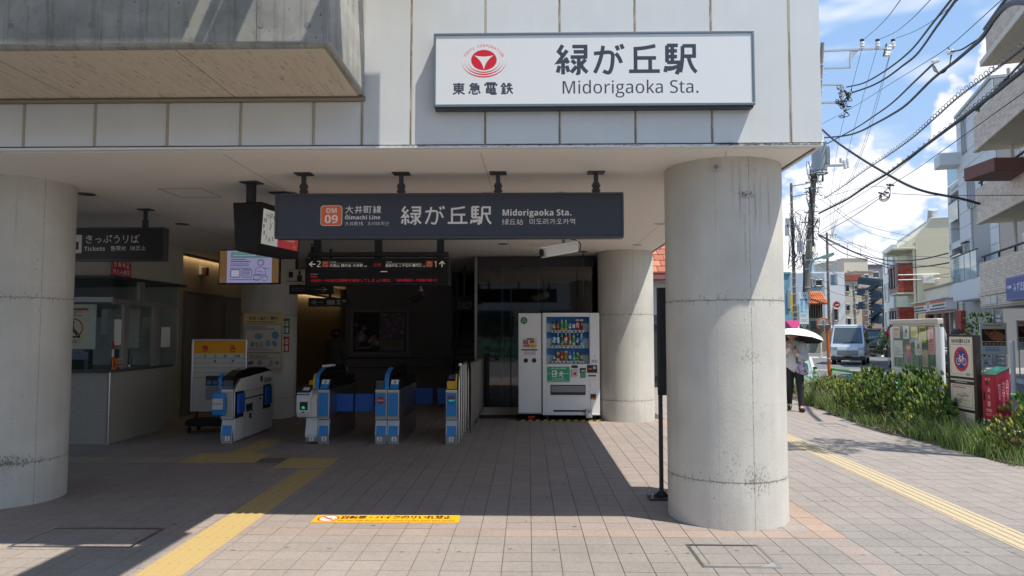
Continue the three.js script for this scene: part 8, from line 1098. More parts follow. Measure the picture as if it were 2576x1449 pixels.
wire('thin wire just under the heavy cable bundle', [[2068, 552, 39], [2150, 499, 33], [2233, 445, 27], [2300, 392, 23.5], [2353, 350, 21], [2430, 296, 17.8]], 0.012); wire('straight black cable falling across the clouds to the tiled balcony', [[2066, 324, 36], [2098, 352, 34], [2160, 395, 31], [2228, 436, 28.5], [2293, 470, 26.5], [2340, 485, 25.5], [2383, 493, 25], [2424, 501, 24.6], [2465, 513, 24.4]], 0.046);
wire('pair of wires rising from the far poles to the open junction, upper', [[2058, 585, 41], [2130, 540, 35], [2213, 492, 30], [2243, 465, 28], [2300, 429, 25], [2395, 362, 20], [2590, 222, 14]], 0.011); wire('pair of wires rising from the far poles to the open junction, lower', [[2058, 592, 41], [2140, 548, 35], [2215, 497, 30], [2232, 486, 29]], 0.016);
wire('level thin wire running right from the open junction', [[2245, 487, 29], [2330, 491, 25], [2430, 492, 21], [2590, 491, 17]], 0.011); wire('faint wire from the main pole over to the open junction', [[2050, 505, 40], [2110, 487, 36], [2180, 471, 32], [2222, 470, 30], [2232, 477, 29.5]], 0.009);
{ const t = thing('cable_junction', 'tangle of small insulators and loops where thin wires meet in the sky', 'cable junction', at(2228, 485, 29.5).toArray()); const R = rng(85); for (const [x, y] of [[2216, 486], [2222, 488], [2230, 484], [2236, 466], [2243, 465], [2229, 493]]) { const p = at(x, y, 29.4); part('insulator', new THREE.CylinderGeometry(0.035, 0.035, 0.2, 10).rotateZ(1.3).translate(p.x, p.y, p.z), (x % 3) ? M.wire : M.porcelain, t); } for (let i = 0; i < 5; i++) part('loop', tube([at(2213 + i, 489, 29.4), at(2212 + i * 2, 502, 29.4), at(2222 + i, 508 - i * 2, 29.4), at(2236 - i, 500 - i, 29.4), at(2240, 482, 29.4), at(2239 - i * 2, 470, 29.4)], 0.01, 26, 5), M.wire, t); }
wire('lower sagging cable over the road with a hanging loop', [[2056, 588, 41], [2105, 612, 44], [2153, 635, 46], [2195, 648, 45], [2233, 655, 43], [2293, 655, 39], [2340, 648, 36], [2385, 637, 34]], 0.03); wire('lowest sagging cable over the road in front of the brick balconies', [[2060, 592, 41], [2115, 620, 44], [2173, 645, 46], [2215, 661, 45], [2253, 669, 43], [2300, 672, 39], [2345, 668, 36], [2387, 661, 34]], 0.032); wire('dark cable dropping towards the brick balconies', [[2060, 594, 41], [2120, 636, 45], [2180, 655, 48], [2240, 676, 48], [2268, 690, 47]], 0.026);
let di = 0;
for (const [a, b, c] of [[[2167, 127, 40], [2138, 240, 45], [2108, 366, 52]], [[2205, 127, 40], [2172, 240, 46], [2136, 372, 54]], [[2238, 138, 40], [2204, 255, 46], [2162, 392, 54]], [[2240, 134, 40], [2213, 240, 46], [2176, 366, 53]]]) wire(['leftmost', 'second', 'third', 'rightmost'][di++] + ' of four thin wires running down across the sky from the top cross arm', [a, b, c, [c[0] - 14 - (c[0] - 2100) * 0.5, 500, 58], [2092, 598, 52]], 0.012);
const fw = 'faint far wires crossing the lower clouds';
for (const [p, q, r] of [[[2098, 590, 52], [2200, 632, 48], [2400, 650, 40]], [[2104, 596, 52], [2220, 652, 46], [2400, 676, 38]], [[2098, 602, 52], [2180, 622, 60], [2240, 640, 66]], [[2050, 470, 42], [2160, 560, 46], [2390, 612, 50]], [[2062, 500, 42], [2200, 590, 46], [2388, 622, 48]], [[2030, 690, 44], [2100, 715, 50], [2220, 728, 60]], [[2036, 700, 44], [2110, 740, 52], [2215, 752, 62]], [[2040, 640, 42], [2120, 700, 52], [2215, 740, 60]], [[2050, 660, 42], [2110, 690, 52], [2218, 708, 60]], [[2140, 770, 62], [2180, 772, 60], [2222, 778, 58]], [[2330, 705, 44], [2350, 696, 40], [2390, 688, 35]], [[2300, 722, 46], [2330, 700, 44], [2388, 698, 36]]]) wire('faint thin wire crossing the lower sky above the road', [p, q, r], 0.012, M.wire, fw, 24);
// ================================================================ BUILDINGS ACROSS THE ROAD
const LT = Math.atan(0.333);
function block(name, label, cat, x0, near) { const t = thing(name, label, cat, [x0 + 0.333 * near, 0, -near], -LT); return t; }       // +x away from the street, -z along it
const smallTile = canvasTex(512, 512, (g) => { g.fillStyle = '#9d9186'; g.fillRect(0, 0, 512, 512); const q = rng(91); for (let j = 0; j < 16; j++) for (let i = -1; i < 5; i++) { const k = 0.9 + 0.16 * q(); g.fillStyle = `rgb(${205 * k | 0},${190 * k | 0},${172 * k | 0})`; g.fillRect(i * 114 + (j % 2) * 57 + 3, j * 32 + 4, 108, 25); } }, { repeat: true }); smallTile.repeat.set(0.95, 0.85);
M.tileBeige = std([1, 0.97, 0.95], 0.5, 0, { map: smallTile }); const brickT = canvasTex(512, 512, (g) => { g.fillStyle = '#8c5a48'; g.fillRect(0, 0, 512, 512); const q = rng(92); for (let j = 0; j < 20; j++) for (let i = -1; i < 7; i++) { const k = 0.75 + 0.4 * q(); g.fillStyle = `rgb(${176 * k | 0},${74 * k | 0},${50 * k | 0})`; g.fillRect(i * 85 + (j % 2) * 42 + 2, j * 25.6 + 2, 80, 22); } }, { repeat: true }); brickT.repeat.set(0.8, 0.8); M.brick = std([0.9, 0.85, 0.85], 0.75, 0, { map: brickT });
const wallP = (c) => std(c, 0.75, 0, { bumpMap: withRepeat(patchy, 0.4), bumpScale: 0.004 });
function win(parent, x, y0, y1, za, zb, fr = M.alu, gl = M.paneDark) {                                       // window in a street face (faces -x); za nearer than zb
  const w = lp('window', [rbox(x - 0.05, x + 0.03, y0, y0 + 0.06, -zb, -za, 0.01, 1), rbox(x - 0.05, x + 0.03, y1 - 0.06, y1, -zb, -za, 0.01, 1), rbox(x - 0.05, x + 0.03, y0, y1, -za - 0.06, -za, 0.01, 1), rbox(x - 0.05, x + 0.03, y0, y1, -zb, -zb + 0.06, 0.01, 1)], fr, parent); lp('pane', box(x - 0.012, x + 0.012, y0 + 0.05, y1 - 0.05, -zb + 0.05, -za - 0.05), gl, w); return w;
}
function winF(parent, xa, xb, y0, y1, z, fr = M.alu, gl = M.paneDark) { const w = lp('window', [rbox(xa, xb, y0, y0 + 0.08, z - 0.03, z + 0.06, 0.01, 1), rbox(xa, xb, y1 - 0.08, y1, z - 0.03, z + 0.06, 0.01, 1), rbox(xa, xa + 0.08, y0, y1, z - 0.03, z + 0.06, 0.01, 1), rbox(xb - 0.08, xb, y0, y1, z - 0.03, z + 0.06, 0.01, 1)], fr, parent); lp('pane', box(xa + 0.06, xb - 0.06, y0 + 0.06, y1 - 0.06, z - 0.01, z + 0.02), gl, w); return w; }
{
  // beige tiled block with balconies, nearest on the right
  const t = block('tiled_building', 'beige tiled apartment building with stacked balconies at the right edge', 'building', 8.4, 12.5), L = 12.6, f = wallP([0.62, 0.58, 0.5]);
  lp('wall', [box(0, 9, 2.3, 10.4, -L + 0.6, 0), box(1.2, 9, 0, 2.3, -L + 0.8, 0)], f, t, { uv: true });
  for (const [y0, y1] of [[7.78, 8.92], [5.28, 6.4], [2.82, 3.86]]) { lp('balcony_front', rbox(-1.2, -1.06, y0, y1, -L, 0, 0.015, 1), M.tileBeige, t, { uv: true }); lp('balcony_end', rbox(-1.059, 0.2, y0, y1, -L, -L + 0.14, 0.015, 1), M.tileBeige, t, { uv: true }); lp('balcony_floor', box(-1.19, 0.1, y0 - 0.06, y0 + 0.08, -L + 0.01, 0), wallP([0.56, 0.5, 0.4]), t, { uv: true }); lp('edge_molding', rbox(-1.24, -1.04, y0 - 0.1, y0 - 0.001, -L - 0.03, 0, 0.015, 1), M.tileBeige, t, { uv: true }); lp('handrail', [rod(new THREE.Vector3(-1.12, y1 + 0.2, -L + 0.1), new THREE.Vector3(-1.12, y1 + 0.2, 0), 0.035, 8)], M.wire, t); for (let z = -L + 0.4; z < 0; z += 1.6) lp('rail_post', rod(new THREE.Vector3(-1.12, y1 - 0.02, z), new THREE.Vector3(-1.12, y1 + 0.2, z), 0.03, 6), M.wire, t); }
  for (const z of [-L + 0.7, -L + 4.4, -L + 8]) for (const [a, b] of [[0, 2.9], [3.9, 5.3], [6.4, 7.8], [8.9, 10.3]].slice(1)) lp('drain_pipe', cyl(0.06, 0.06, b - a, -0.3, a, z, 12), M.offwhite, t);
  for (const [y, z] of [[6.55, -L + 2.2], [3.95, -L + 2.4], [6.55, -L + 6]]) { lp('air_conditioner', rbox(-0.6, -0.15, y, y + 0.62, z, z + 0.85, 0.04, 2), M.white, t); lp('fan_grille', new THREE.CylinderGeometry(0.24, 0.24, 0.02, 24).rotateZ(Math.PI / 2).translate(-0.61, y + 0.31, z + 0.36), M.galv, t); }
  for (const y of [3.95, 6.45]) for (const z of [-L + 3.4, -L + 7, -L + 10.4]) { const w = lp('window', box(-0.03, 0.03, y, y + 1.7, z, z + 1.7), M.alu, t); lp('pane', box(-0.045, -0.031, y + 0.08, y + 1.62, z + 0.08, z + 1.62), M.paneDark, w); }
  lp('roof_eave', rbox(-1.35, 9, 10.15, 10.35, -L + 1.6, 0.4, 0.03, 1), f, t, { uv: true }); lp('roof_parapet', rbox(-1.2, 9, 10.351, 11.3, -L + 1.8, 0.4, 0.02, 1), M.tileBeige, t, { uv: true }); lp('roof_coping', rbox(-1.26, 9, 11.301, 11.38, -L + 1.75, 0.4, 0.02, 1), std([0.03, 0.07, 0.14], 0.4), t);
  lp('shop_fascia', rbox(-1.2, 0.3, 2.36, 2.719, -L, 0, 0.015, 1), M.tileBeige, t, { uv: true }); lp('canopy_soffit', box(-1.19, 1.19, 2.3, 2.355, -L + 0.01, 0), wallP([0.4, 0.36, 0.3]), t); lp('vent_grille', [rbox(-1.225, -1.2, 2.42, 2.66, -L + 0.7, -L + 1.3, 0.004, 1)], M.galv, t); lp('vent_grille', rbox(-1.225, -1.2, 2.42, 2.66, -L + 1.34, -L + 1.95, 0.004, 1), M.galv, t);
  for (const z of [-L + 4.6, -L + 9]) lp('round_post', cyl(0.13, 0.13, 2.3, -0.9, 0, z, 20), M.offwhite, t); lp('tiled_pier', rbox(-0.3, 1.3, 0, 2.299, -L + 6.2, -L + 7.2, 0.01, 1), M.tileBeige, t, { uv: true }); lp('shop_front', box(1.1, 1.2, 0.1, 2.25, -L + 1.2, 0), M.paneDark, t); lp('shop_sill', box(0.7, 1.1, 0, 0.45, -L + 1.4, -L + 6), wallP([0.3, 0.28, 0.25]), t);

  const b = thing('bank_sign', 'blue bank sign with small white characters over the shop of the tiled building', 'sign', [0, 0, 0]); b.position.copy(t.position); b.rotation.copy(t.rotation); b.updateMatrixWorld();
  lp('board', rbox(-1.33, -1.23, 2.44, 3.12, -L + 3.35, 0, 0.01, 1), std([0.06, 0.08, 0.26], 0.4), b); lp('print', new THREE.PlaneGeometry(5.2, 0.6).rotateY(-Math.PI / 2).translate(-1.334, 2.78, -L + 3.35 + 2.65), printed(1024, 118, (g, W, H) => { g.fillStyle = '#3c4a8c'; g.fillRect(0, 0, W, H); ink(g, '#d8dcec'); say(g, 'みずほ銀行', 130, 28, 54, 10); smallPrint(g, 24, 40, 70, 40, 1, 5, '#d8dcec'); smallPrint(g, 440, 44, 240, 26, 1, 6, '#b8c0dc'); }), b);
  const bb = thing('eave_box', 'brown box fascia jutting out between the upper balconies at the right edge', 'fascia', [at(2530, 410, 20).x, at(2530, 420, 20).y, at(2530, 420, 20).z], 0); const e0 = at(2502, 430, 20), e1 = at(2640, 395, 20); part('box', rbox(e0.x, e1.x, e0.y, e1.y, e0.z - 1.4, e0.z, 0.02, 1), std([0.14, 0.055, 0.045], 0.6), bb); part('wall_bracket', bar(at(2520, 408, 21), at(2640, 396, 24.5), 0.2, 0.2), M.galv, bb);
  // advertisement boards and baskets at the shop
  const poster = (label, x0, x1, y0, y1, d) => { const p = thing('advertisement', label, 'poster', at((x0 + x1) / 2, y1, d).toArray(), 0); const a = at(x0, y1, d), c = at(x1, y0, d); part('frame', rbox(a.x, c.x, a.y, c.y, a.z - 0.05, a.z, 0.01, 1), M.offwhite, p); part('print', plane(c.x - a.x - 0.05, c.y - a.y - 0.05, (a.x + c.x) / 2, (a.y + c.y) / 2, a.z + 0.003), printed(192, 240, (g, W, H) => { g.fillStyle = '#d4d6c4'; g.fillRect(0, 0, W, H); smallPrint(g, 20, 10, 150, 26, 1, 5, '#c8842c'); g.fillStyle = '#2a160e'; g.fillRect(6, 44, W - 12, 96); g.fillStyle = '#a8663c'; g.beginPath(); g.ellipse(118, 100, 66, 36, 0.2, 0, 7); g.fill(); g.fillStyle = '#8a4c2a'; g.beginPath(); g.ellipse(52, 82, 40, 12, 0.7, 0, 7); g.fill(); g.beginPath(); g.ellipse(104, 66, 12, 30, 0.5, 0, 7); g.fill(); for (let i = 0; i < 3; i++) { g.fillStyle = '#4a2414'; g.fillRect(8 + i * 60, 146, 56, 30); g.fillStyle = '#b87a4c'; g.beginPath(); g.ellipse(36 + i * 60, 162, 18, 9, 0, 0, 7); g.fill(); } g.fillStyle = '#c8d4d8'; g.fillRect(8, 182, W - 16, 50); smallPrint(g, 30, 190, 130, 34, 3, 6, '#3c5a8c'); }), p); for (const x of [a.x + 0.06, c.x - 0.06]) part('leg', rod(new THREE.Vector3(x, 0.1, a.z - 0.03), new THREE.Vector3(x, a.y, a.z - 0.03), 0.02), M.galv, p); };
  poster('upright massage advertisement board with brown photograph outside the tiled building', 2468, 2532, 812, 892, 24.5); poster('second massage advertisement cut by the right edge of the picture', 2560, 2610, 806, 880, 23.5);
  const bk = thing('wire_basket', 'low wire mesh basket stand in front of the advertisement board', 'basket', at(2500, 938, 24).toArray()); for (let i = 0; i < 7; i++) { const y = 898 + i * 6.5; part('wire_rail', rod(at(2464, y, 24), at(2534, y, 23.7), 0.01, 5), M.galv, bk); } for (let i = 0; i < 14; i++) part('wire_rail', rod(at(2464 + i * 5.4, 898, 24 - i * 0.02), at(2464 + i * 5.4, 938, 24 - i * 0.02), 0.008, 5), M.galv, bk);
  const wpst = at(2551, 993, 18.4), ps = thing('steel_post', 'plain pale steel post by the road right of the extinguisher box', 'post', [wpst.x, 0, wpst.z]); part('shaft', cyl(0.055, 0.055, 1.29, wpst.x, -0.02, wpst.z, 18), M.offwhite, ps); part('cap', cyl(0.057, 0.05, 0.03, wpst.x, 1.27, wpst.z, 18), M.alu, ps);
}
{
  // grey panelled block
  const t = block('panelled_building', 'pale grey panelled block with narrow windows and glass balconies', 'building', 9.2, 29.2), c = std([0.66, 0.67, 0.68], 0.6), z = (d) => (d - 27.3) * 1.125, recess = wallP([0.4, 0.39, 0.38]), zF = z(32.6), zE = z(34.6);
  lp('wall', box(0.06, 9, 0, 11.15, -zF, 0), recess, t, { uv: true }); lp('wall', box(0.8, 9, 0, 8.3, -zE, -zF - 0.001), recess, t, { uv: true });
  // facade panels, each its own, left out at the recesses
  const holes = [[29.6, 30.9, 4.3, 6.5], [31.6, 32.55, 3.9, 5.5], [28.2, 29.2, 4.4, 6.9]];
  for (let r = 0; r < 13; r++) for (let k = 0; k < 6; k++) { const d0 = 27.3 + k * 0.885, d1 = d0 + 0.885, y0 = 2.9 + r * 0.635, y1 = y0 + 0.635; if (holes.some(([a, b, e, f2]) => d0 < b - 0.2 && d1 > a + 0.2 && y0 < f2 - 0.15 && y1 > e + 0.15)) continue; lp('wall_panel', rbox(-0.02, 0.05, y0 + 0.008, y1 - 0.008, -z(d1) + 0.008, -z(d0) - 0.008, 0.006, 1), c, t); }
  for (let r = 0; r < 8; r++) lp('wall_panel', rbox(-0.02, 0.6, 2.9 + r * 0.68 + 0.008, 3.58 + r * 0.68 - 0.008, -zE, -zE + 0.5, 0.006, 1), c, t);
  for (const [y0, y1] of [[2.9, 4.0], [5.5, 6.6], [8.1, 8.34]]) lp('balcony_slab', rbox(-0.02, 0.8, y0 - 0.2, y0 + 0.1, -zE + 0.001, -zF, 0.01, 1), c, t);
  lp('wall_panel', rbox(-0.02, 0.7, 8.0, 8.36, -zE, -zF, 0.01, 1), c, t);
  for (const [y0, h, a, b] of [[8.37, 1.1, 32.6, 34.5], [6.6, 0.9, 32.8, 34.4], [4.0, 1.0, 32.6, 34.5]]) { lp('balcony_glass', box(-0.03, -0.015, y0, y0 + h, -z(b), -z(a)), phy([0.45, 0.6, 0.62], 0.05, { transmission: 0.6, thickness: 0 }), t); lp('balcony_rail', rbox(-0.06, 0.02, y0 + h, y0 + h + 0.05, -z(b), -z(a), 0.01, 1), M.dark, t); }
  // projecting balcony over the garage
  lp('balcony_box', rbox(-0.74, 0, 2.75, 3.5, -z(31.2), -0.1, 0.02, 1), c, t); lp('balcony_underside', box(-0.72, 0, 2.72, 2.749, -z(31.1), -0.1), c, t); for (let k = 0; k < 4; k++) lp('balcony_glass', box(-0.72, -0.705, 3.52, 4.6, -z(27.6 + k * 0.88) - 0.86, -z(27.6 + k * 0.88)), phy([0.45, 0.6, 0.62], 0.05, { transmission: 0.55, thickness: 0 }), t); lp('balcony_rail', rbox(-0.75, -0.68, 4.6, 4.65, -z(31.15), -0.1, 0.01, 1), M.dark, t);
  for (const [d, y0, y1, n] of [[31.0, 9.25, 10.75, 2], [30.0, 6.75, 8.1, 3], [31.1, 4.3, 5.3, 2]]) for (let i = 0; i < n; i++) { win(t, -0.02, y0, y1, z(d + i * 0.42), z(d + i * 0.42 + 0.28), M.galv, phy([0.08, 0.16, 0.26], 0.08, { clearcoat: 0.8 })); lp('window_hood', box(-0.18, -0.02, y1 + 0.02, y1 + 0.05, -z(d + i * 0.42 + 0.33), -z(d + i * 0.42 - 0.05)), M.dark, t); }
  lp('roof_cap', rbox(-0.1, 9, 11.16, 11.3, -zF - 0.08, 0, 0.02, 1), M.galv, t); lp('canopy', rbox(-0.9, 0, 8.95, 9.5, -zF - 0.6, -zF + 0.6, 0.02, 1), c, t); lp('door', rbox(-0.01, 0.06, 0.1, 2.3, -z(29.6), -z(28.6), 0.01, 1), std([0.35, 0.35, 0.34], 0.5), t); lp('down_pipe', cyl(0.05, 0.05, 2.7, -0.08, 0, -z(28), 10), M.galv, t); lp('shutter', [...Array(12)].map((_, i) => box(-0.03, 0.06, 0.2 + i * 0.16, 0.32 + i * 0.16, -z(28.3), -0.05)), M.galv, t, { kind: 'stuff' });
  t.scale.y = 1.06;
}
{
  // convenience store and cream building behind it
  const t = block('convenience_store', 'single storey convenience store with orange, green and red striped sign', 'shop', 9.2, 35), L = 8.6, c = wallP([0.66, 0.6, 0.48]);
  lp('wall', box(0, 6, 2.5, 3.9, -L, 0), c, t, { uv: true }); lp('roof_edge', rbox(-0.08, 6, 3.9, 4.02, -L - 0.05, 0.05, 0.02, 1), std([0.25, 0.22, 0.18], 0.6), t); lp('shop_front', box(0.1, 0.2, 0.1, 2.5, -L, -0.9), M.paneDark, t); for (let i = 0; i < 5; i++) lp('mullion', box(0.02, 0.1, 0.1, 2.5, -1.2 - i * 1.7, -1.12 - i * 1.7), M.offwhite, t); lp('brick_pier', rbox(-0.15, 1.2, 0, 2.52, -0.85, 0.3, 0.01, 1), M.brick, t, { uv: true }); lp('brick_pier', rbox(-0.05, 0.6, 0, 2.5, -L + 0.01, -L + 0.8, 0.01, 1), M.brick, t, { uv: true });
  const s = thing('shop_sign', 'long striped shop sign in orange, green and red with a numeral in the middle', 'sign', [0, 0, 0]); s.position.copy(t.position); s.rotation.copy(t.rotation); s.updateMatrixWorld();
  lp('sign_box', rbox(-0.55, -0.05, 2.6, 3.14, -L - 0.3, -0.75, 0.02, 1), M.white, s); lp('sign_roof', rbox(-0.75, -0.05, 3.141, 3.2, -L - 0.4, -0.6, 0.015, 1), M.offwhite, s); lp('print', new THREE.PlaneGeometry(L - 0.5, 0.52).rotateY(-Math.PI / 2).translate(-0.553, 2.87, -L / 2 - 0.53), printed(768, 64, (g, W, H) => { g.fillStyle = '#d8d8d4'; g.fillRect(0, 0, W, H); g.fillStyle = '#d8683c'; g.fillRect(0, 3, W, 14); g.fillStyle = '#35684c'; g.fillRect(20, 26, 240, 12); g.fillRect(480, 26, 270, 12); g.fillStyle = '#8c2440'; g.fillRect(0, 48, W, 10); g.fillStyle = '#d8d8d4'; g.fillRect(330, 0, 92, 64); ink(g, '#d8683c'); latin(g, '7', 352, 58, 66, 44, true); ink(g, '#35684c'); g.fillRect(350, 28, 46, 8); }), s);
  const u = block('cream_building', 'cream apartment building with brick balconies above the convenience store', 'building', 8.9, 44), cr = wallP([0.74, 0.68, 0.5]), K = 12.4;
  lp('wall', box(0, 8, 0, 7.3, -K, 0), cr, u, { uv: true }); lp('mansard', extr([[0, 7.3], [0.9, 8.3], [8, 8.3], [8, 7.3]], K - 0.01).translate(0, 0, -K), cr, u, { uv: true }); lp('coping', rbox(0.85, 8, 8.301, 8.4, -K, 0.05, 0.02, 1), M.white, u); { const p = cyl(0.28, 0.28, 0.7, 0, 0, 0, 20).rotateX(0.5).translate(1.1, 8.35, -0.9); lp('roof_vent', p, M.galv, u); }
  const pinkT = std([0.36, 0.21, 0.19], 0.6); for (const [y0, y1] of [[0.6, 2.3], [3.4, 5.0]]) for (const [a, b] of [[0.15, 3.1]]) { lp('balcony_front', rbox(-1.1, -0.98, y0 + 0.5, y1 + 0.7, -b, -a, 0.01, 1), pinkT, u, { uv: true }); lp('balcony_end', rbox(-0.979, 0, y0 + 0.5, y1 + 0.7, -a - 0.12, -a, 0.01, 1), M.brick, u, { uv: true }); lp('balcony_floor', box(-1.09, 0, y0 + 0.4, y0 + 0.499, -b, -a), cr, u); win(u, -1.12, y0 + 0.8, y1 + 0.5, a + 0.5, a + 1.2, M.dark); win(u, -1.12, y0 + 0.8, y1 + 0.5, a + 1.7, a + 2.4, M.dark); }
  lp('balcony_roof', rbox(-1.3, 0, 6.5, 6.62, -3.4, 0.1, 0.02, 1), cr, u); lp('balcony_roof', rbox(-0.8, 0, 6.7, 6.82, -6.8, -3.6, 0.02, 1), cr, u); lp('down_pipe', cyl(0.08, 0.08, 6, -0.1, 0.9, -0.1, 10), cr, u); for (const y of [4.35, 4.65]) lp('conduit', rod(new THREE.Vector3(-1.0, y + 0.3, 0.05), new THREE.Vector3(1.2, y + 0.3, 0.05), 0.035), M.white, u); lp('service_box', rbox(0.3, 0.9, 4.4, 4.8, 0, 0.25, 0.02, 1), M.white, u);
  lp('glazed_bay', rbox(-0.15, 0.2, 0, 7.7, -K - 0.1, -K + 4.6, 0.02, 1), std([0.6, 0.66, 0.66], 0.4), u); for (let i = 0; i < 3; i++) win(u, -0.17, 1.6 + i * 2.1, 3.0 + i * 2.1, K - 2.6, K - 0.8, M.alu, phy([0.2, 0.35, 0.4], 0.1, {}));
  const bl = thing('laundry', 'dark blue and red washing hanging on the middle brick balcony', 'laundry', at(2254, 735, 47).toArray()); for (let i = 0; i < 4; i++) { const p = at(2244 + i * 7, 733, 47); part('cloth', rbox(-0.11, 0.11, -0.32, 0.25, -0.03, 0.03, 0.03, 2).rotateY(i * 0.5).translate(p.x, p.y, p.z), std(i === 1 ? [0.2, 0.03, 0.06] : [0.03, 0.05, 0.16], 0.9), bl); } part('drying_pole', rod(at(2236, 724, 47), at(2282, 722, 46.5), 0.02), M.steel, bl);
  const an = (label, x, y0, y1, d) => { const q = thing('television_aerial', label, 'aerial', at(x, y0, d).toArray()); part('mast', rod(at(x, y0, d), at(x, y1, d), 0.025), M.galv, q); part('boom', rod(at(x - 22, y1 + 1, d), at(x + 14, y1 - 3, d), 0.02), M.galv, q); for (let i = 0; i < 7; i++) { const p = at(x - 20 + i * 5, y1 + 0.6 - i * 0.5, d); part('element', rod(p.clone().add(new THREE.Vector3(0, 0, -0.25)), p.clone().add(new THREE.Vector3(0, 0.0, 0.25)), 0.01, 5), M.galv, q); } part('element', bar(at(x + 12, y1 - 8, d), at(x + 13, y1 + 5, d), 0.03, 0.03), M.galv, q); };
  an('television aerial on the roof of the cream building', 2356, 580, 556, 48); an('small television aerial on a far roof above the white van', 2132, 660, 612, 70); an('second television aerial beyond the roof terrace', 2165, 660, 622, 76);
}
{
  // white tiled house left of the road, facing the viewer
  const faceB = (name, label, x0, x1, d, yTop, depth, m) => { const a = at(x0, 832, d), b = at(x1, 832, d), t = thing(name, label, 'building', [(a.x + b.x) / 2, 0, a.z]); const h = at(x0, yTop, d).y; part('wall', box(a.x, b.x, -0.03, h, a.z - depth, a.z), m, t, { uv: true }); return { t, a, b, h, y: (p) => at(x0, p, d).y, x: (p) => at(p, 832, d).x, z: a.z }; };
  const w = faceB('white_building', 'white tiled corner building with roof terrace left of the silver van', 2036, 2128, 56, 684, 8, std([0.74, 0.75, 0.77], 0.5));
  part('grey_wing', box(w.x(2036), w.x(2072), w.y(822), w.y(688), w.z, w.z + 0.4), wallP([0.36, 0.42, 0.48]), w.t); const W2 = (x0, x1, y0, y1, z) => { w.t.updateMatrixWorld(); winF(w.t, w.x(x0) - w.t.position.x, w.x(x1) - w.t.position.x, w.y(y1), w.y(y0), z - w.t.position.z); }; W2(2047, 2067, 704, 722, w.z + 0.42); W2(2096, 2110, 776, 808, w.z + 0.02); W2(2040, 2046, 700, 724, w.z + 0.42);
  for (let i = 0; i < 22; i++) part('terrace_rail', rod(new THREE.Vector3(w.x(2040 + i * 3.4), w.h, w.z - 0.1), new THREE.Vector3(w.x(2040 + i * 3.4), w.h + 0.85, w.z - 0.1), 0.02, 5), M.galv, w.t); part('terrace_rail', rod(new THREE.Vector3(w.x(2040), w.h + 0.85, w.z - 0.1), new THREE.Vector3(w.x(2111), w.h + 0.85, w.z - 0.1), 0.03), M.galv, w.t); part('terrace_screen', box(w.x(2042), w.x(2068), w.h, w.y(650), w.z - 1.2, w.z - 1.1), std([0.45, 0.5, 0.5], 0.6), w.t); part('ground_floor', box(w.x(2036), w.x(2128), -0.03, w.y(826), w.z + 0.01, w.z + 0.25), std([0.24, 0.22, 0.2], 0.7), w.t);
  const o = faceB('tiled_house', 'half timbered house with orange tiled roof behind the clinic sign', 2034, 2067, 53, 764, 5, wallP([0.62, 0.57, 0.45]));
  
  const tileM = [[0.55, 0.16, 0.05], [0.48, 0.13, 0.04], [0.6, 0.2, 0.07]].map((c2) => std(c2, 0.6)); const rf = part('roof', bar(new THREE.Vector3((o.a.x + o.b.x) / 2, o.y(766), o.z + 0.75), new THREE.Vector3((o.a.x + o.b.x) / 2, o.y(735), o.z - 0.4), o.b.x - o.a.x + 0.5, 0.06), tileM[1], o.t);
  for (let j = 0; j < 6; j++) for (let i = 0; i < 9; i++) { const k = (j + 0.5) / 6, p = new THREE.Vector3(o.a.x - 0.2 + (i + 0.5) * (o.b.x - o.a.x + 0.4) / 9, o.y(766) + (o.y(735) - o.y(766)) * k + 0.04, o.z + 0.75 - 1.15 * k); part('roof_tile', new THREE.CylinderGeometry(0.06, 0.065, 0.3, 7, 1, false).rotateX(-0.95).translate(p.x, p.y, p.z), tileM[(i * 3 + j) % 3], rf); }
  for (let i = 0; i < 6; i++) part('timber', box(o.x(2036 + i * 6), o.x(2036 + i * 6) + 0.1, o.y(800), o.y(766), o.z, o.z + 0.06), M.brown, o.t); part('lower_eave', rbox(o.a.x - 0.1, o.b.x + 0.2, o.y(826), o.y(808), o.z, o.z + 0.7, 0.02, 1), std([0.12, 0.1, 0.09], 0.7), o.t); for (let i = 0; i < 7; i++) part('shutter_slat', box(o.x(2038 + i * 3.6), o.x(2040.6 + i * 3.6), 0, o.y(828), o.z + 0.02, o.z + 0.1), std([0.42, 0.4, 0.34], 0.6), o.t);
  // town beyond the crossing
  const far = (label, x0, x1, d, top, c2, wins, name = 'far_building') => { const f = faceB(name, label, x0, x1, d, top, 9, wallP(c2)); for (const [a, b, p, q2] of wins) winF(f.t, f.x(a) - f.t.position.x, f.x(b) - f.t.position.x, f.y(q2), f.y(p), 0.02); part('parapet', rbox(f.a.x - 0.05, f.b.x + 0.05, f.h, f.h + 0.15, f.z - 9, f.z + 0.1, 0.03, 1), wallP(c2.map((v) => v * 0.9)), f.t); return f; };
  far('beige far building with brick red terrace wall beyond the white corner building', 2118, 2170, 74, 706, [0.56, 0.5, 0.4], [[2128, 2140, 716, 736], [2150, 2162, 716, 736], [2128, 2140, 764, 784], [2150, 2164, 762, 784], [2130, 2142, 800, 820]]);
  far('tall cream far building with stepped roof above the crossing', 2128, 2188, 86, 652, [0.6, 0.54, 0.44], [[2136, 2142, 680, 694]]); far('beige far building with open stair landings above the crossing', 2160, 2200, 80, 684, [0.42, 0.37, 0.3], [[2176, 2190, 690, 706], [2170, 2192, 730, 748], [2172, 2192, 774, 800]]); far('dark grey far building at the end of the road', 2186, 2226, 90, 668, [0.2, 0.19, 0.21], [[2198, 2216, 684, 700]]); far('brown far building at the end of the road by the crossing', 2184, 2224, 76, 726, [0.36, 0.26, 0.19], [[2188, 2202, 790, 812]]);
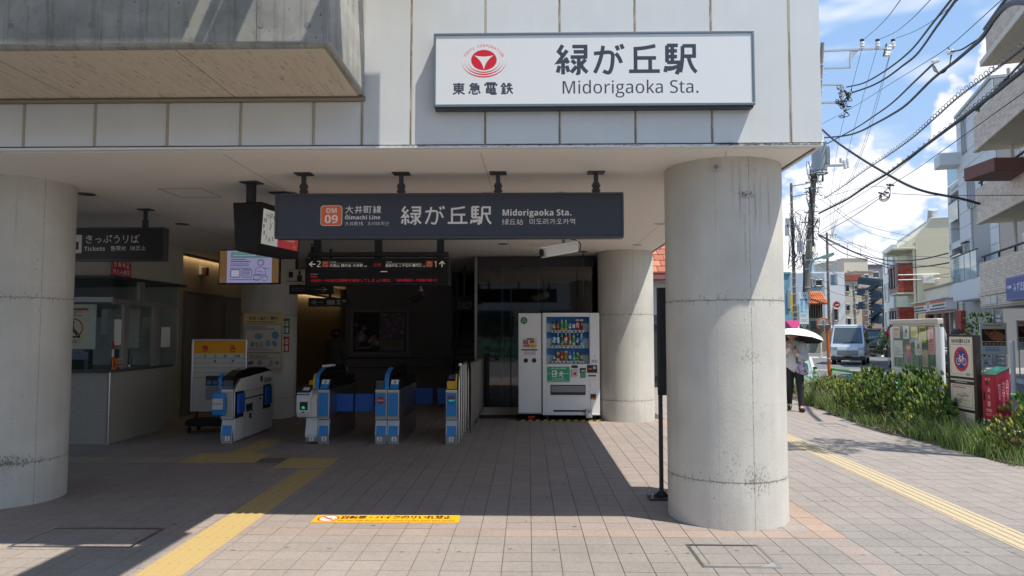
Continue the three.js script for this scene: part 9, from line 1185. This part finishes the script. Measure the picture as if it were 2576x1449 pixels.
  { const f = thing('terrace_wall', 'brick red terrace parapet on the beige far building', 'parapet', at(2145, 704, 73.8).toArray()); const a = at(2124, 706, 73.8), b = at(2168, 690, 73.8); part('wall', rbox(a.x, b.x, a.y, b.y, a.z - 0.2, a.z, 0.02, 1), std([0.3, 0.08, 0.05], 0.8), f); }
  { const s = thing('steel_staircase', 'dark blue steel outside staircase beyond the crossing', 'staircase', at(2195, 860, 72).toArray()), m = std([0.02, 0.05, 0.075], 0.6); for (const [x0, y0, x1, y1] of [[2168, 706, 2222, 712], [2166, 734, 2222, 742], [2168, 768, 2224, 776], [2190, 800, 2226, 806]]) part('landing', bar(at(x0, y0, 72), at(x1, y1, 70), 1.2, 0.7), m, s); for (const [x0, y0, x1, y1] of [[2180, 768, 2222, 738], [2186, 804, 2222, 774], [2176, 736, 2216, 710]]) part('flight', bar(at(x0, y0, 71), at(x1, y1, 70), 0.9, 0.35), m, s); for (const x of [2192, 2222]) part('leg', rod(at(x, 880, 71), at(x, 706, 71), 0.09), m, s); const a = at(2166, 826, 68), b = at(2226, 806, 68); part('dark_screen', box(a.x, b.x, -0.03, a.y, a.z - 0.3, a.z), m, s); }
  far('blue clad house seen narrowly beside the column', 1970, 1990, 47, 690, [0.16, 0.36, 0.46], [[1982, 1988, 730, 780]], 'blue_house'); far('pale house behind the thin pole beside the column', 1985, 2040, 60, 690, [0.5, 0.5, 0.48], [[2000, 2008, 700, 720]], 'pale_house');
  const board = (name, label, cat, x0, x1, y0, y1, d, m, legs = true) => { const a = at(x0, y1, d), b = at(x1, y0, d), t = thing(name, label, cat, [(a.x + b.x) / 2, legs ? 0 : a.y, a.z]); part('panel', rbox(a.x, b.x, a.y, b.y, a.z - 0.06, a.z, 0.015, 1), m, t); if (legs) part('leg', [rod(new THREE.Vector3((a.x + b.x) / 2, -0.03, a.z - 0.03), new THREE.Vector3((a.x + b.x) / 2, a.y + 0.05, a.z - 0.03), 0.03)], M.galv, t); return { t, a, b }; };
  const vs = board('shop_sign', 'yellow vertical shop sign beside the column', 'sign', 1990, 1999, 738, 788, 45, printedBox('#d8b820', (g) => { ink(g, '#1c1a10'); say(g, '金', 44, 78, 40, 12); say(g, '子', 48, 40, 30, 10); }), false);
  const yb = board('banner', 'yellow upright banner behind the walking person', 'banner', 2010, 2028, 862, 906, 40, printedBox('#d8bc2c', (g) => { ink(g, '#2a2410'); say(g, '転', 40, 20, 44, 11); say(g, '口', 40, 70, 40, 11); }));
  const aw = thing('awning', 'magenta shop awning beside the column above the parasol', 'awning', at(1996, 830, 42).toArray()); { const a = at(1975, 830, 42), b = at(2008, 806, 42); part('canopy', extr([[0, a.y], [1.0, a.y], [1.0, a.y + 0.14], [0.05, b.y]], b.x - a.x, 0.01).rotateY(-Math.PI / 2).translate(b.x, 0, b.z), std([0.36, 0.02, 0.12], 0.8), aw); part('valance', box(a.x, b.x, a.y - 0.12, a.y, b.z + 0.97, b.z + 0.99), std([0.32, 0.02, 0.1], 0.8), aw); }
  const rs = thing('round_sign', 'red round shop sign on a thin red post above the van', 'sign', at(2097, 880, 48).toArray()); { const c2 = at(2105.5, 767, 48), p = at(2096, 880, 48); part('disc', new THREE.CylinderGeometry(0.2, 0.2, 0.05, 32).rotateX(Math.PI / 2).translate(c2.x, c2.y, c2.z), M.red, rs); part('disc_ring', ring(0.26, 0.025).translate(c2.x, c2.y, c2.z), M.offwhite, rs); part('disc_bar', box(c2.x - 0.12, c2.x + 0.12, c2.y - 0.04, c2.y + 0.04, c2.z + 0.024, c2.z + 0.032), M.offwhite, rs); part('post', tube([p, at(2096, 780, 48), at(2097, 762, 48), at(2105, 757, 48)], 0.03, 30, 8), M.red, rs); }
  const cr = thing('crossing_signal', 'railway crossing signal with yellow and black cross right of the van', 'crossing signal', at(2180, 890, 46).toArray()); { const c2 = at(2180.5, 827, 46); part('post', rod(at(2180, 892, 46), at(2180, 812, 46), 0.05), M.galv, cr); for (const s of [-1, 1]) for (let i = 0; i < 5; i++) part('cross_board', rbox(-0.075, 0.075, -0.06, 0.06, 0, 0.03, 0.004, 1).translate((i - 2) * 0.15, 0, 0).rotateZ(s * 0.75).translate(c2.x, c2.y, c2.z + 0.04 + (s > 0 ? 0.035 : 0)), i % 2 ? M.black : M.yellow, cr); for (const s of [-1, 1]) part('warning_lamp', cyl(0.12, 0.12, 0.06, 0, 0, 0, 20).rotateX(Math.PI / 2).translate(c2.x + s * 0.2, c2.y - 0.5, c2.z), M.black, cr); }
  const fb = thing('banner', 'red and white leaning banner flag near the crossing', 'banner', at(2218, 895, 45).toArray()); part('pole', rod(at(2214, 897, 45), at(2222, 822, 45), 0.02), M.white, fb); part('cloth', extr([[0, 0], [0.22, 0], [0.38, 1.5], [0.16, 1.5]], 0.015).translate(at(2212, 888, 45).x, at(2212, 888, 45).y, at(2212, 888, 45).z), printedBox('#b8383c', (g) => { g.fillStyle = '#d8d0cc'; for (let i = 0; i < 4; i++) g.fillRect(0, i * 32, 128, 12); }), fb); part('weight', cyl(0.25, 0.18, 0.12, at(2214, 897, 45).x, -0.03, at(2214, 897, 45).z, 16), M.white, fb);
  shrub('dark clipped bush at the roadside behind the notice board', [at(2232, 896, 44).x, -0.03, at(2232, 896, 44).z], [[0, 0.5, 0, 0.55], [0, 1.1, 0, 0.5], [0.2, 0.8, 0.3, 0.5]], 2200, 0.13, 420, [[0.04, 0.09, 0.02], [0.06, 0.12, 0.025]]);
  const lan = thing('paper_lantern', 'red lantern hanging left of the notice board', 'lantern', at(2238, 838, 34).toArray()); { const p = at(2238, 838, 34); part('shade', new THREE.SphereGeometry(0.2, 20, 14).scale(0.8, 1.35, 0.8).translate(p.x, p.y, p.z), M.red, lan); part('cap', cyl(0.09, 0.09, 0.05, p.x, p.y + 0.26, p.z, 16), M.black, lan); part('stand', rod(new THREE.Vector3(p.x, -0.03, p.z), new THREE.Vector3(p.x, p.y - 0.25, p.z), 0.02), M.iron, lan); }
}
{
  // house seen between the columns
  const t = thing('roof_house', 'white house with orange brick tiled roof seen between the two right columns', 'house', [4.8, 0, -25]);
  part('wall', box(2.9, 6.6, -0.03, 3.35, -30, -25), wallP([0.6, 0.58, 0.54]), t, { uv: true }); part('eave', rbox(2.7, 6.8, 3.3, 3.48, -30, -24.5, 0.02, 1), std([0.3, 0.12, 0.12], 0.6), t);
  part('roof_slope', bar(new THREE.Vector3(4.75, 3.5, -24.5), new THREE.Vector3(4.75, 5.6, -27.5), 4.1, 0.05), M.brick, t); for (let j = 0; j < 9; j++) for (let i = 0; i < 12; i++) { const k = (j + 0.5) / 9; part('roof_tile', box(-0.16, 0.16, -0.012, 0.03, -0.18, 0.18).rotateX(0.61).translate(2.9 + i * 0.34 + (j % 2) * 0.17, 3.53 + 2.1 * k, -24.5 - 3 * k), tileShade(i * 5 + j * 3), t); }
  const f = thing('dark_fence', 'dark fence panel beyond the pavement between the right columns', 'fence', [4.3, 0, -20]); for (let i = 0; i < 9; i++) part('board', rbox(3.1 + i * 0.25, 3.34 + i * 0.25, 0, 2.0, -20.1, -20.04, 0.006, 1), std([0.05, 0.045, 0.05], 0.7), f); part('rail', rbox(3.05, 5.4, 1.7, 1.8, -20.04, -20.0, 0.01, 1), M.iron, f); part('rail', rbox(3.05, 5.4, 0.3, 0.4, -20.04, -20.0, 0.01, 1), M.iron, f);
}
function tileShade(i) { tileShade.m ??= [[0.42, 0.13, 0.06], [0.34, 0.1, 0.05], [0.48, 0.17, 0.08]].map((c) => std(c, 0.7)); return tileShade.m[i % 3]; }
// ================================================================ BEHIND THE CAMERA: what the glass wall mirrors
{
  const b = thing('opposite_building', 'grey building across the street mirrored in the glass wall', 'building', [-4, 0, 17]); part('wall', box(-16, 9, 0, 8, 17, 25), wallP([0.4, 0.38, 0.36]), b, { uv: true }); for (let i = 0; i < 6; i++) for (const y of [1.2, 4.4]) part('window', box(-14.5 + i * 3.8, -12.3 + i * 3.8, y, y + 1.6, 16.96, 17), M.paneDark, b);
  const r = thing('guard_rail', 'green guard rail across the street mirrored in the glass wall', 'guard rail', [0, 0, 7.5]); part('top_pipe', rod(new THREE.Vector3(-9, 0.85, 7.5), new THREE.Vector3(9, 0.85, 7.5), 0.035), M.green, r); part('lower_pipe', rod(new THREE.Vector3(-9, 0.45, 7.5), new THREE.Vector3(9, 0.45, 7.5), 0.025), M.green, r); for (let i = 0; i < 9; i++) part('post', cyl(0.04, 0.04, 0.86, -9 + i * 2.25, 0, 7.5, 12), M.green, r);
  shrub('green bank of shrubs across the street mirrored in the glass wall', [0.5, 0, 10.5], [[-3, 0.8, 0, 1.3], [-0.8, 1.0, 0.3, 1.5], [1.6, 0.9, 0, 1.4], [4, 0.9, 0.4, 1.4]], 5000, 0.2, 430, [[0.06, 0.12, 0.025], [0.09, 0.16, 0.03]]);
}
scene.traverse((o) => { if (o.isMesh) { o.castShadow = true; o.receiveShadow = true; } });
renderer.render(scene, camera);
